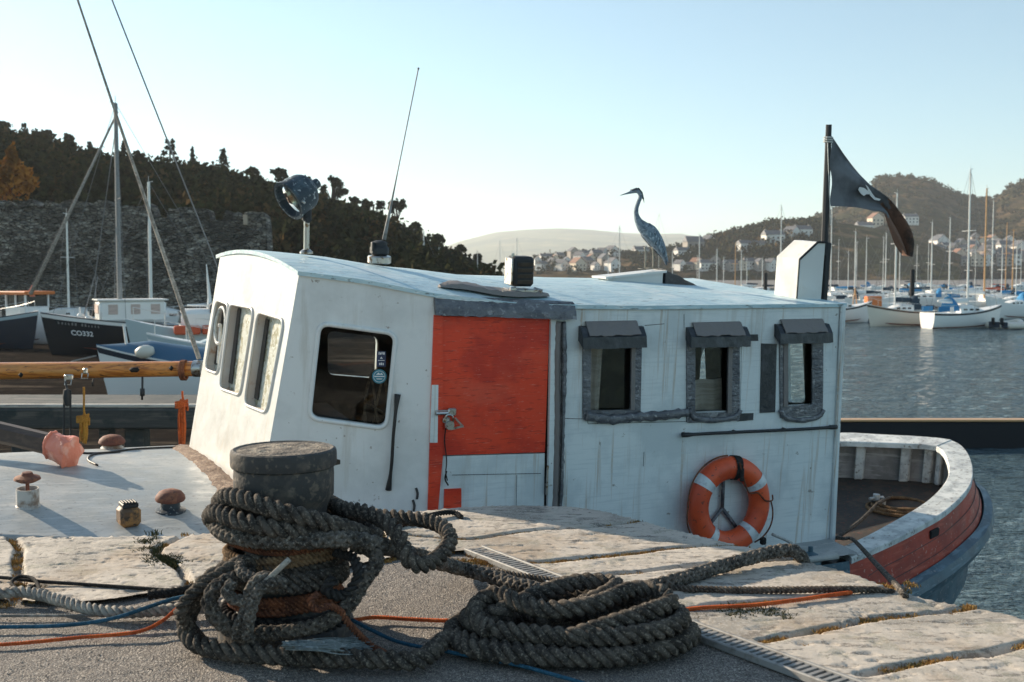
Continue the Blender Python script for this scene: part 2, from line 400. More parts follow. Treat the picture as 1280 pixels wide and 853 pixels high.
M['old_timber'] = mat('wet_old_timber', (.055, .058, .055), .75, layers=(((1.5, 20, 20), (.11, .105, .09), .5, .7), (4, (.03, .04, .04), .5, .7)), bump=(((2, 30, 30), .6, .012),))
M['pale_edge'] = mat('pale_timber_edge', (.55, .52, .46), .8, layers=(((4, 30, 30), (.3, .28, .25), .5, .7),), bump=(((3, 30, 30), .5, .01),))
M['red_hull'] = mat('red_planking', (.42, .055, .03), .55, layers=((3, (.30, .042, .026), .4, .6), ((3, 3, 30), (.46, .09, .055), .58, .74), (26, (.5, .3, .25), .71, .76)), bump=(((2, 2, 24), .4, .01), (30, .2, .003)), roughvar=.1)
M['blue_hull'] = mat('teal_blue_planking', (.06, .125, .165), .5, layers=((3, (.04, .085, .12), .4, .62), ((3, 3, 30), (.12, .2, .25), .58, .74), (22, (.3, .3, .3), .72, .76)), bump=(((2, 2, 24), .4, .01),), roughvar=.1)
M['rail_paint'] = mat('flaking_white_rail', (.60, .62, .60), .65, layers=((7, (.42, .44, .44), .45, .62, 6), (25, (.16, .13, .11), .64, .72, 5, 'noise', .8), (4, (.7, .71, .69), .55, .7)), bump=((12, .5, .01), (50, .4, .004)))
M['bulwark'] = mat('grey_bulwark_boards', (.33, .31, .30), .7, layers=((4, (.22, .21, .2), .4, .62), ((2, 2, 18), (.42, .4, .38), .58, .72)), bump=(((1.5, 1.5, 16), .5, .01), (30, .3, .003)))
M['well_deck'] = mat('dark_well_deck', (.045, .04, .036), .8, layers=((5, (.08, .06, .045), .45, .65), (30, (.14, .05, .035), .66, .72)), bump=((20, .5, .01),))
M['ring_orange'] = mat('lifebuoy_orange', (.72, .095, .025), .45, layers=((4, (.60, .07, .02), .45, .65), (30, (.2, .04, .02), .71, .76)), bump=((14, .15, .006),))
M['reflective'] = mat('reflective_band', (.62, .66, .68), .4, .1, layers=((20, (.45, .48, .5), .5, .7),))
M['flagcloth'] = mat('faded_black_flag', (.15, .158, .172), .75, layers=((3, (.09, .095, .105), .45, .65),), bump=((90, .3, .002),))
M['flaglit'] = mat('sunlit_flag_fly', (.22, .12, .085), .8, layers=((4, (.06, .045, .04), .45, .65),))  # brown colour paints the sunlit look of the drooping fly
M['flagwhite'] = mat('flag_white', (.75, .75, .73), .7)
M['heron_body'] = mat('heron_grey_feather', (.17, .22, .27), .8, layers=((30, (.09, .12, .16), .45, .62), (60, (.3, .34, .38), .6, .7)), bump=((50, .4, .004),))
M['heron_wing'] = mat('heron_wing_feather', (.12, .17, .22), .8, layers=(((60, 60, 22), (.36, .42, .46), .55, .66), ((40, 40, 14), (.03, .045, .06), .56, .68)), bump=((50, .5, .006),))
M['heron_dark'] = mat('heron_black_plume', (.02, .025, .035), .7)
M['heron_leg'] = mat('heron_leg', (.30, .27, .22), .7)
M['teal_sticker'] = mat('teal_sticker', (.03, .22, .30), .4)
M['navy_sticker'] = mat('navy_sticker', (.02, .04, .10), .4)
M['white_vinyl'] = mat('white_vinyl', (.8, .8, .8), .5)
M['black_window'] = mat('dark_glass', (.012, .014, .018), .12)
M['seam'] = mat('dark_seam', (.05, .05, .05), .8)
HAZE=.00013; SUN_EL=21; SUN_AZ=55; SKYTINT=(.78,.97,.99); SKYS=.098; SUNE=5.0; SUNC=(1,.84,.64); EXPO=0.88
# ================================================================== THE BOAT
boat = empty('cabin_boat', 'white cabin boat with red side door and red planked stern moored at the quay', 'boat', M=BM)
def bb(mb, name, m, parent=boat, **k): return mb.build(name, m, parent, **k)
V = Vector
# ---- hull outline
def rimp(px, py, off=0): return isect(px, py, (1, 0, -.83 + off), (-.07, 0, 1))
outer_px = [(1065, 697), (1098, 683), (1130, 668), (1158, 653), (1180, 640), (1199, 624), (1212, 608), (1216, 596), (1216, 585), (1213, 573), (1207, 562), (1198, 554), (1186, 549.5), (1150, 546), (1100, 543.5), (1048, 541.5)]
inner_px = [(1047, 686), (1080, 671), (1110, 655), (1137, 640), (1160, 625), (1175, 611), (1183, 600), (1186, 592), (1186, 584), (1184, 575), (1180, 566), (1174, 560), (1165, 557), (1135, 555.5), (1095, 554), (1048, 553)]
O_ = [rimp(*p) for p in outer_px]; I_ = [rimp(*p) for p in inner_px]
farv = O_[-1].y
def sheer(u):
    if u < -3.5: return -.30 + .055 * (-3.5 - u)
    if u < 1: return -.30 + (-.83 + .30) * smoothstep((u + 3.5) / 4.0)
    return -.83 + .07 * (u - 1)
near_o = [(-7.1, 1.25), (-6.9, .98), (-6.3, .55), (-5.2, .08), (-3.87, -.24), (-2.5, -.36), (-1.2, -.38), (0, -.375)]
far_o = [(2.5, farv + .02), (1.0, farv), (-1, farv - .06), (-2.5, farv - .16), (-3.9, 2.5), (-5.2, 2.3), (-6.3, 1.95), (-6.9, 1.5)]
outline = [V((u, v, sheer(u))) for u, v in near_o] + O_ + [V((u, v, sheer(u))) for u, v in far_o]
outline = spline(outline, .16, closed=True)
for p in outline: p.z = sheer(p.x) if p.x < 1 else p.z
nO = len(outline); cen = V((-.5, 1.25, 0))
def onorm(i):
    t = (outline[(i + 1) % nO] - outline[i - 1]); t.z = 0; t.normalize(); return V((t.y, -t.x, 0))
def sternf(u): return smoothstep((u - 2.4) / 2.2)
def level(off_f, dz): return [outline[i] + onorm(i) * off_f(outline[i].x) + V((0, 0, dz)) for i in range(nO)]
L0 = level(lambda u: -.02, -.035)
L1 = level(lambda u: .03 + .14 * sternf(u), -.44)
def closed_strip(levels, cond=None, mb=None):
    mb = mb or MB()
    a = len(levels); n = len(levels[0]); vs = [p for l in levels for p in l]; fs = []
    for i in range(a - 1):
        for j in range(n):
            k = (j + 1) % n
            if cond and not cond(outline[j]): continue
            fs.append((i * n + j, i * n + k, (i + 1) * n + k, (i + 1) * n + j)[::-1])
    mb.add(vs, fs); return mb.prune()
L05 = level(lambda u: .01 + .05 * sternf(u), -.24)
bb(closed_strip([L0, L05, L1], lambda p: p.x > 1.0), 'red_topside_planking', M['red_hull'], smooth='auto')
bb(closed_strip([L0, L05, L1], lambda p: p.x <= 1.0), 'forward_topside_planking', M['blue_hull'], smooth='auto')
B0 = level(lambda u: .04 + .15 * sternf(u), -.42)
B1 = level(lambda u: .11 + .17 * sternf(u), -.45)
B2 = level(lambda u: .14 + .16 * sternf(u), -.53)
B3 = level(lambda u: .11 + .12 * sternf(u), -.62)
B4 = level(lambda u: .03 + .06 * sternf(u), -.65)
bb(closed_strip([B0, B1, B2, B3, B4]), 'rubbing_band', M['blue_hull'], smooth='auto')
H1 = level(lambda u: .02 + .03 * sternf(u), -1.0); H2 = level(lambda u: -.16, -1.5); H3 = level(lambda u: -.55, -2.1)
bb(closed_strip([level(lambda u: .02 + .05 * sternf(u), -.60), H1, H2, H3]), 'hull', M['blue_hull'], smooth='auto')
# plank seams on the red topside
sm = MB()
for f_ in (.17, .31):
    P = [L0[i].lerp(L1[i], f_ / .405) + onorm(i) * .004 for i in range(nO) if outline[i].x > 1.05 and outline[i].y < 2.0]
    sm.tube(P, .0035, 4)
bb(sm, 'plank_seam', M['seam'])
sp = MB()   # scupper slot
i0 = min(range(nO), key=lambda i: (L0[i] - rimp(1180, 652)).length if outline[i].y < 1.5 else 99)
p_ = L0[i0].lerp(L1[i0], .28); nn = onorm(i0); tt = V((-nn.y, nn.x, 0))
Ms = Matrix((tt, nn, V((0, 0, 1)))).transposed()
sp.bbox(p_ + nn * .004, (.17, .03, .075), .008, Ms)
bb(sp, 'scupper', M['black_void'])
# ---- rail cap round the stern
def resample(P, n):
    P = spline(P, .05); d = [0]
    for a, b in zip(P, P[1:]): d.append(d[-1] + (b - a).length)
    out = []; j = 0
    for k in range(n):
        t = d[-1] * k / (n - 1)
        while j < len(d) - 2 and d[j + 1] < t: j += 1
        out.append(P[j].lerp(P[j + 1], (t - d[j]) / max(1e-9, d[j + 1] - d[j])))
    return out
NR = 60
Ov = resample(O_ + [V((2.9, farv + .02, sheer(2.9))), V((1.2, farv, sheer(1.2)))], NR)
Iv = resample(I_ + [V((2.9, I_[-1].y, sheer(2.9))), V((1.2, I_[-1].y, sheer(1.2)))], NR)
k_j = min(range(NR), key=lambda i: (Ov[i] - rimp(1188, 549)).length)
def railseg(a, b, dz=0):
    mb = MB(); rows = []
    for i in range(a, b + 1):
        o, n_ = Ov[i], Iv[i]; e = (o - n_).normalized() * .03
        rows.append([n_ + V((0, 0, -.055 + dz)), n_ + V((0, 0, dz - .008)), n_ + e * .3 + V((0, 0, dz)), o - e * .3 + V((0, 0, dz)), o + V((0, 0, dz - .008)), o + V((0, 0, -.055 + dz)), n_ + V((0, 0, -.055 + dz))])
    mb.grid(rows); mb.add(rows[0][:6], [(0, 1, 2, 3, 4, 5)]); mb.add(rows[-1][:6], [(5, 4, 3, 2, 1, 0)])
    return mb
fixn(bb(railseg(0, k_j), 'gunwale_rail', M['rail_paint'], smooth='auto'))
fixn(bb(railseg(k_j, NR - 1, .006), 'gunwale_rail', M['rail_paint'], smooth='auto'))
# inner bulwark boards
mb = MB(); rows = []
for i in range(NR):
    o, n_ = Ov[i], Iv[i]; q = n_.lerp(o, .45)
    rows.append([q + V((0, 0, -.05)), q + V((0, 0, -.25)), n_.lerp(o, .45) + V((0, 0, -.47))])
mb.grid(rows); bb(mb, 'bulwark_boards', M['bulwark'], smooth=True)
# bulwark frames
for fx, wd in ((1080, .10), (1124, .10), (1160, .09), (1173, .07)):
    i = min(range(NR), key=lambda i: (Iv[i] - isect(fx, 556, (1, 0, -.83), (-.07, 0, 1))).length if i > 8 else 99)
    t = (Iv[min(i + 1, NR - 1)] - Iv[i - 1]).normalized(); n2 = (Iv[i] - Ov[i]); n2.z = 0; n2.normalize()
    q = Iv[i].lerp(Ov[i], .45) + n2 * .04
    mb = MB(); mb.bbox(q + V((0, 0, -.26)), (wd, .08, .40), .012, Matrix((t, n2, V((0, 0, 1)))).transposed())
    bb(mb, 'bulwark_frame', M['rail_paint'])
# side deck block at the aft near corner, well deck
mb = MB()
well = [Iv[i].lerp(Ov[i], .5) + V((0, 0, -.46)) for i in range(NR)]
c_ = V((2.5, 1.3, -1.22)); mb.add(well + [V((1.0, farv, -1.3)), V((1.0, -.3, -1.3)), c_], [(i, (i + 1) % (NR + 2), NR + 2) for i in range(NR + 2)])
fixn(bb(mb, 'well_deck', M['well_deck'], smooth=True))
mb = MB(); mb.bbox((.72, -.17, -.95), (.80, .34, .12), .015); bb(mb, 'side_deck_step', M['tape_dark'])
# foredeck
def near_v(u): return interp([(-7.1, 1.25), (-6.9, .98), (-6.3, .55), (-5.2, .08), (-3.87, -.24), (-2.5, -.36), (-1.2, -.38), (1.2, -.375)], u)
def far_v(u): return interp([(-7.1, 1.25), (-6.9, 1.5), (-6.3, 1.95), (-5.2, 2.3), (-3.9, 2.5), (-2.5, farv - .16), (-1, farv - .06), (1.2, farv)], u)
def deckw(u, v):
    a, b = near_v(u), far_v(u); t = 0 if b - a < .05 else (v - a) / (b - a)
    return sheer(u) + .02 + (.09 if u < -2.5 else .02) * (1 - (2 * t - 1) ** 2) * min(1, (b - a) / 2)
rows = []
for i in range(60):
    u = -7.1 + 8.2 * i / 59; a, b = near_v(u) + .02, far_v(u) - .02
    rows.append([V((u, a + (b - a) * j / 16, deckw(u, a + (b - a) * j / 16))) for j in range(17)])
mb = MB(); mb.grid(rows); bb(mb, 'foredeck', M['deck'], smooth=True)
# low toe rail at the foredeck edge
mb = MB()
P = [outline[i] + V((0, 0, .02)) + onorm(i) * -.03 for i in range(nO) if outline[i].x < .9 and outline[i].y < 1.1]
P.sort(key=lambda p: p.x); mb.tube(P, .028, 6); bb(mb, 'toe_rail', M['deck'], smooth=True)
def deckpt(px, py):
    w = -.25
    for _ in range(6):
        p = Wp(px, py, w); w = deckw(p.x, p.y)
    return V((p.x, p.y, w))
# ---- cabin planes
def sd(px, py): p = S(px, py); return (p.x, p.z)
def sfn(a, b, d): return V((a, -d, b))
EF = V((.970, -.242, 0)).normalized(); NF = V((-.242, -.970, 0)).normalized(); PF = V((-2.45, 0, 0))
def fd(px, py): p = SF(px, py); return ((p - PF).dot(EF), p.z)
def ffn(a, b, d): return PF + EF * a + NF * d + V((0, 0, b))
NT = SF(374, 341); NBm = SF(331, 600); FBm = S(236, 560, 2.2)
e1 = (NBm - FBm); nrm = e1.cross(NT - FBm).normalized()
if nrm.x > 0: nrm = -nrm
E1 = V((e1.x, e1.y, 0)); E1 = (E1 - nrm * E1.dot(nrm)).normalized(); E2 = nrm.cross(E1)
if E2.z < 0: E2 = -E2
PW = FBm
def wd(px, py): p = isect(px, py, PW, nrm); return ((p - PW).dot(E1), (p - PW).dot(E2))
def wfn(a, b, d): return PW + E1 * a + E2 * b + nrm * d
FT = isect(275, 322, PW, nrm)
print('FT', FT, 'NT', NT, 'FB', FBm, 'nrm', nrm)
# ---- side wall (aft part) with door and three windows
def pxs(L): return [sd(*p) for p in L]
top = [(541, 369), (600, 377), (660, 382), (715, 384), (800, 384), (900, 383), (980, 382), (1052, 381)]
botl = [(-2.45, -.75), (1.19, -1.28)]
outer = [botl[0], botl[1]] + [sd(1040, 690)] + pxs(top[::-1])
outer = [(-2.45, -.75), (1.20, -1.28), sd(1040, 690)] + pxs(top[::-1][:-1]) + [(-2.45, sd(541, 369)[1])]
door_hole = pxs([(545, 648), (687, 642), (689.5, 396), (551, 394)])
W1 = rquad(pxs([(733, 517), (797, 515), (798, 426), (735, 427)]), .02, 3)
W2 = rquad(pxs([(866, 516), (918, 514), (919, 425), (867, 426)]), .03, 3)
W3 = rquad(pxs([(982, 508), (1019, 506), (1020, 422), (982, 423)]), .03, 3)
mb = MB(); mb.plate(outer, [door_hole, W1, W2, W3], sfn, .045)
fixn(bb(mb, 'cabin_side', M['ply_paint']))
# forward side panel with the big rounded window
win_c = [fd(386, 523), fd(483, 536), fd(495, 417), fd(399, 404)]
winh = rquad(win_c, .075, 7)
fo = [fd(322, 640), (0.0, -.75), (0.0, sd(541, 369)[1]), fd(480, 356), fd(420, 347.5), fd(374, 341)]
mb = MB(); mb.plate(fo, [winh], ffn, .05); fixn(bb(mb, 'cabin_side_forward', M['white_paint']))
# ---- front wall with three tall slots
aT, bT = wd(374, 341); aF, bF = wd(275, 322)
arch = [(aF + (aT - aF) * k / 14, bF + (bT - bF) * k / 14 + .085 * (1 - (2 * k / 14 - 1) ** 2)) for k in range(15)]
aB, bB = wd(322, 640)
slots_px = [[(257, 462), (273, 468), (287, 381), (271, 375)], [(275, 486), (301, 495), (318, 386), (288, 380)], [(306, 506), (334, 517), (356, 400), (323, 390)]]
slots = [rquad([wd(*p) for p in s_], .085, 6) for s_ in slots_px]
# rounded far top corner
mb = MB(); mb.plate([(-.02, -.35), (aB, bB)] + arch[::-1], slots, wfn, .11)
fixn(bb(mb, 'cabin_front', M['front_paint']))
for k, s_ in enumerate(slots):
    w_ = MB(); inn = s_
    w_.plate(inn, [], lambda a, b, d: wfn(a, b, d - .066), .008)
    win = bb(w_, 'front_window', M['grime_glass'])
    mb = MB(); mb.tube([wfn(a, b, .003) for a, b in s_], .012, 6, closed=True); bb(mb, 'window_moulding', M['front_paint'], win, smooth=True)
    mb = MB()
    cx = sum(a for a, b in s_) / len(s_); cy = sum(b for a, b in s_) / len(s_)
    P1 = [wfn(a + (cx - a) * .012, b + (cy - b) * .004, -.004) for a, b in s_]; P2 = [wfn(a + (cx - a) * .012, b + (cy - b) * .004, -.064) for a, b in s_]
    n_ = len(P1); mb.add(P1 + P2, [(i, (i + 1) % n_, (i + 1) % n_ + n_, i + n_) for i in range(n_)])
    bb(mb, 'window_reveal', M['reveal'], win)
    xs2 = sorted(s_); xl = xs2[0][0] + .03; mb = MB(); zb_ = min(b for a, b in s_) + .05; zt2 = max(b for a, b in s_) - .05; xb = min(a for a, b in s_ if b < zb_ + .1); xt = min(a for a, b in s_ if b > zt2 - .1); wdt = .17 * (max(a for a, b in s_) - min(a for a, b in s_))
    mb.plate([(xb + .01, zb_), (xb + wdt, zb_), (xt + wdt * .85, zt2), (xt + .01, zt2)], [], lambda a, b, d: wfn(a, b, d - .056), .006); bb(mb, 'dark_strip', M['black_window'], win)  # dark strip along one edge of the pane
    if k == 0:
        # clear-view screen: white rimmed disc
        ca, cb = wd(273.5, 407); mb = MB()
        ring = [wfn(ca + .135 * math.cos(t * PI / 16), cb + .145 * math.sin(t * PI / 16), -.012) for t in range(32)]
        mb.tube(ring, .014, 6, closed=True); mb.bbox(wfn(ca, cb, -.01), (.03, .03, .03), .006)
        mb.tube([wfn(ca, cb, -.015), wfn(ca + .02, cb - .30, -.03)], .012, 6)
        bb(mb, 'clear_view_screen', M['rail_paint'], win)
# ---- cabin far side and aft wall
def farS(px, py): p = S(px, py, 2.2); return (p.x, p.z)
def farfn(a, b, d): return V((a, 2.2 + d, b))
fh = [rquad([farS(*p) for p in q], .06, 3) for q in (
    [(407, 467), (468, 472), (470, 420), (407, 412)],
    [(866, 476), (890, 476), (890, 428), (866, 428)],
    [(988, 502), (1013, 502), (1013, 420), (990, 420)])]
ftop = FT.z
fo = [(FBm.x + .05, -.6), (1.20, -1.3), (1.06, 1.17), (-1.5, 1.17), (FT.x + .03, FT.z - .02)]
def inside(h): return all(fo[0][0] < a < 1.1 and -.5 < b < 1.1 for a, b in h)
print('far holes', [inside(h) for h in fh], fh[0][0], fh[1][0], fh[2][0])
mb = MB(); mb.plate(fo, [h for h in fh if inside(h)], farfn, .04); fixn(bb(mb, 'cabin_far_side', M['ply_paint']))
EAVE = [(-3.6, 1.455), (NT.x, NT.z), (sd(480, 356)[0], None)]
def eave(u): return interp([(-3.6, 1.45), (NT.x, NT.z), (-2.9, SF(450, 352).z), (-2.45, sd(541, 369)[1]), (sd(660, 382)[0], sd(660, 382)[1]), (sd(800, 384)[0], sd(800, 384)[1]), (1.06, sd(1052, 381)[1])], u)
CAMBT = [(-3.3, .085), (-2.2, .112), (-1.0, .10), (-.4, .085), (0.2, .05), (1.06, .0)]
def camb(u): return interp(CAMBT, u)
CAMB = camb(1.06)
awt = [V((1.06 + .0 * k, 2.2 * k / 12, eave(1.06) - .01 + CAMB * (1 - (2 * k / 12 - 1) ** 2))) for k in range(13)]
mb = MB()
def aft(px, py): p = isect(px, py, (1.10, 0, 0), (1, 0, 0)); return (p.y, p.z)
def aftfn(a, b, d): return V((1.06 + .13 * (1.17 - b) / 2.45 + d, a, b))
aholes = [rquad([aft(*p) for p in q], .05, 3) for q in ([(862, 476), (889, 477), (889, 426), (862, 426)], [(988, 503), (1014, 503), (1014, 424), (990, 424)])]
print('aft', aholes[0][0], aholes[0][8], aholes[1][0], aholes[1][8])
mb.plate([(0, -1.28), (2.2, -1.28)] + [(p.y, p.z) for p in awt[::-1]], aholes, aftfn, .04)
fixn(bb(mb, 'cabin_aft_wall', M['ply_paint']))
mb = MB(); mb.bbox((1.10, -.012, -.05), (.05, .03, 2.45), .01, rot('Y', -2.3)); bb(mb, 'corner_post', M['ply_paint'])
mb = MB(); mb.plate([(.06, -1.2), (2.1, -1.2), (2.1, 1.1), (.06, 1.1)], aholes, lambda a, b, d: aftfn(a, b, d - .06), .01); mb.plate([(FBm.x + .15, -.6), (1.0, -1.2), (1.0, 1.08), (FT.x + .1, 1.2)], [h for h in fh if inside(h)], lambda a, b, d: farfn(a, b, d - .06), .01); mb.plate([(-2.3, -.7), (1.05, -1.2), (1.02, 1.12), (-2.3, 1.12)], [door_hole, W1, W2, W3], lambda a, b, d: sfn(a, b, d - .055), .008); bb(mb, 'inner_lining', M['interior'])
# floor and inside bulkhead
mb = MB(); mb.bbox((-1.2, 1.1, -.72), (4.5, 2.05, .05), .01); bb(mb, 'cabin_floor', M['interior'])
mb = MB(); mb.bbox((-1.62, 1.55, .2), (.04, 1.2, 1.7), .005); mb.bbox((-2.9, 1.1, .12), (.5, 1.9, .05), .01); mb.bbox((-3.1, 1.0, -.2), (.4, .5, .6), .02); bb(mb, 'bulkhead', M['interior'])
# steering wheel rim seen through the forward window
mb = MB(); cw = (SF(480, 520) + V((0.05, .35, -.02))); mb.tube([cw + V((.02 * math.sin(t * PI / 12), .27 * math.cos(t * PI / 12), .27 * math.sin(t * PI / 12))) for t in range(24)], .012, 6, closed=True)
for a in (0, PI / 3, 2 * PI / 3): mb.tube([cw + V((0, .27 * math.cos(a), .27 * math.sin(a))), cw - V((0, .27 * math.cos(a), .27 * math.sin(a)))], .009, 5)
bb(mb, 'steering_wheel', M['wood_trim'], smooth=True)
# ---- roof
rows = []
NU = 40; NVr = 14
for i in range(NU + 1):
    s_ = i / NU; row = []
    for j in range(NVr + 1):
        t = j / NVr
        front = V((NT.x + (FT.x - NT.x) * t, NT.y + (FT.y - NT.y) * t, NT.z + (FT.z - NT.z) * t)) + V((-.015, 0, .0))
        un = NT.x + (1.08 - NT.x) * s_; uf = FT.x + (1.08 - FT.x) * s_
        u = un + (uf - un) * t
        vn = (0.0 if un > -2.45 else (-2.45 - un) * .2495); vf = 2.2
        v = vn - .022 + (vf + .04 - vn) * t
        ez = eave(u) if u > -3.3 else interp([(-3.8, 1.40), (-3.3, eave(-3.3))], u)
        ez = NT.z + (FT.z - NT.z) * t if s_ == 0 else ez * (1 - t) + (eave(u) - .045 * (1 - s_)) * t
        h = camb(u) * (1 - (2 * t - 1) ** 2)
        row.append(V((u - (.015 if s_ == 0 else 0), v, ez + h + .012)))
    rows.append(row)
mb = MB(); mb.grid(rows); mb.grid([[p + V((0, 0, -.028)) for p in r] for r in rows])
for edge in ([r[0] for r in rows], [r[-1] for r in rows], rows[0], rows[-1]):
    mb.grid([edge, [p + V((0, 0, -.028)) for p in edge]])
roof = fixn(bb(mb, 'cabin_roof', M['roof_paint'], smooth='auto'))
def roofw(u, v):
    t = v / 2.2; return eave(u) + camb(u) * (1 - (2 * t - 1) ** 2) + .014
def roofpt(px, v):
    """point on the roof at plane v under pixel column px"""
    y = 340
    for _ in range(8):
        p = S(px, y, v); dz = roofw(p.x, v) - p.z; y -= dz * FPX / 9.0
    return V((p.x, v, roofw(p.x, v)))
# eave strip
mb = MB(); mb.tube([V((u, -.012, eave(u) - .012)) for u in [-2.45 + 3.5 * k / 30 for k in range(31)]], .010, 5); bb(mb, 'eave_moulding', M['ply_paint'], smooth=True)
# brown crumbling fillet along the foot of the cabin front
P = [deckpt(*p) for p in ((226, 559), (243, 568), (262, 582), (277, 597), (290, 614), (300, 632))]
P = spline(P, .05); mb = MB(); rows = []
for i, p in enumerate(P):
    t = (P[min(i + 1, len(P) - 1)] - P[max(i - 1, 0)]).normalized(); s_ = t.cross(V((0, 0, 1)))
    r_ = lambda a: random.uniform(-a, a)
    rows.append([p - s_ * (.12 + r_(.02)) + V((0, 0, -.006)), p - s_ * .08 + V((0, 0, .016 + r_(.006))), p + V((0, 0, .022 + r_(.008))), p + s_ * .08 + V((0, 0, .016 + r_(.006))), p + s_ * (.12 + r_(.02)) + V((0, 0, -.006))])
mb.grid(rows); M['crumb'] = mat('crumbling_filler', (.22, .15, .11), .9, layers=((30, (.36, .27, .2), .5, .65), (60, (.08, .06, .05), .58, .7)), bump=((50, .9, .01),))
fixn(bb(mb, 'rotten_fillet', M['crumb'], smooth=True))
# ---- windows of the aft side
def ring_plate(mb, outer, inner, t, fn=sfn, proud=.0):
    mb.plate(outer, [inner], lambda a, b, d: fn(a, b, d + t + proud), t)
def window(hole_px, frame_px, glass_col, nm='side_window'):
    w_ = MB(); h = pxs(hole_px); w_.plate(rquad(h, .02, 3), [], lambda a, b, d: sfn(a, b, d - .03), .006)
    return bb(w_, nm, glass_col)
w1 = window([(733, 517), (797, 515), (798, 426), (735, 427)], None, M['glass'])
w2 = window([(866, 516), (918, 514), (919, 425), (867, 426)], None, M['glass'])
w3 = window([(982, 508), (1019, 506), (1020, 422), (982, 423)], None, M['glass'])
def wob(L, a=.006): return [(p[0] + random.uniform(-a, a), p[1] + random.uniform(-a, a)) for p in L]
def frame(w, o, i_, m=M['tape'], t=.014, nm='tape_frame'):
    mb = MB(); ring_plate(mb, rquad(wob(pxs(o)), .015, 2), rquad(pxs(i_), .02, 3), t); bb(mb, nm, m, w)
frame(w1, [(728, 524), (799, 521), (801, 418), (728, 420)], [(737, 513), (787, 512), (788, 429), (738, 430)])
frame(w2, [(857, 529), (924, 525), (924, 420), (857, 420)], [(868, 516), (908, 515), (909, 430), (868, 431)])
frame(w3, [(974, 524), (1027, 518), (1028, 416), (974, 418)], [(984, 507), (1014, 506), (1014, 426), (984, 427)])
# tan inner right-hand slats (wood edge beads)
for w, L in ((w1, [(787, 512), (792, 512), (793, 430), (788, 430)]), (w2, [(908, 516), (913, 516), (914, 430), (909, 430)]), (w3, [(978, 508), (983, 508), (983, 426), (978, 426)])):
    mb = MB(); mb.plate(pxs(L), [], lambda a, b, d: sfn(a, b, d + .02), .02); bb(mb, 'glazing_bead', M['tape_tan'], w)
# curtains
def curtain(w, L, d0=.10):
    p = pxs(L); mb = MB(); rows = []
    for i in range(3):
        t = i / 2; row = []
        for j in range(17):
            s_ = j / 16; a = V(p[0]).lerp(V(p[1]), s_); b = V(p[3]).lerp(V(p[2]), s_); q = a.lerp(b, t)
            row.append(sfn(q[0], q[1], -d0 - .018 * math.sin(s_ * 15)))
        rows.append(row)
    mb.grid(rows); bb(mb, 'curtain', M['curtain'], w, smooth=True)
curtain(w1, [(734, 519), (757, 518), (763, 426), (735, 426)])
curtain(w2, [(866, 518), (918, 518), (918, 478), (866, 480)], .16)
# hoods
def hood(w, x0, x1, y0, y1, y2, dl=0, dark=M['tape_dark'], tp=M['tape_tan']):
    a0, b0 = sd(x0, y0); a1, b1 = sd(x1, y0 - 1); _, c0 = sd(x0, y2); _, m0 = sd(x0, y1)
    mb = MB(); d = .085
    prof = [(0.003, b0), (.035, b0 - .006), (d, m0), (d + .01, c0), (d - .012, c0 + .004), (.006, c0 + .05)]
    n = 14; rows = []
    for i in range(n + 1):
        a = a0 + (a1 - a0) * i / n; rows.append([V((a + random.uniform(-.003, .003), -dd + random.uniform(-.002, .002), bb_ + random.uniform(-.004, .004) + (b1 - b0) * i / n)) for dd, bb_ in prof])
    mb.grid(rows)
    mb.add(rows[0], [tuple(range(6))]); mb.add(rows[-1], [tuple(range(6))[::-1]])
    h = fixn(bb(mb, 'rain_hood', dark, w))
    mb = MB(); rows = []
    for i in range(n + 1):
        a = a0 + .05 + (a1 - a0 - .10) * i / n
        rows.append([V((a, -.001, b0 + .035)), V((a, -.02, b0 + .03 + random.uniform(-.003, .003))), V((a, -.052, (b0 + m0) / 2 + .016 + random.uniform(-.004, .004))), V((a, -.075, b0 * .3 + m0 * .7 + random.uniform(-.006, .004) + .012)), V((a, -.093, m0 + .012 + random.uniform(-.008, .004)))])
    mb.grid(rows); mb.grid([[p + V((0, .006, -.004)) for p in r] for r in rows]); bb(mb, 'tape_flap', tp, h, smooth='auto')
hood(w1, 723, 802, 408, 420, 434)
hood(w2, 857, 931, 409, 420, 433)
hood(w3, 968, 1033, 405, 416, 428)
# black bits of tape round window two, blanked window
mb = MB(); mb.plate(wob(pxs([(928, 426), (947, 426), (947, 419), (928, 419)])), [], lambda a, b, d: sfn(a, b, d + .007), .007); bb(mb, 'black_tape', M['tape_dark'])
mb = MB(); mb.plate(wob(pxs([(921, 526), (941, 525), (941, 516), (921, 517)])), [], lambda a, b, d: sfn(a, b, d + .007), .007); bb(mb, 'black_tape', M['tape_dark'])
mb = MB(); mb.plate(wob(pxs([(950, 517), (969, 516), (971, 429), (952, 430)]), .008), [], lambda a, b, d: sfn(a, b, d + .009), .009); bb(mb, 'blanking_cover', M['tape_dark'])
mb = MB(); mb.plate(pxs([(925, 521), (945, 520), (949, 425), (927, 426)]), [], lambda a, b, d: sfn(a, b, d + .006), .006); bb(mb, 'white_patch_panel', M['ply_paint'])
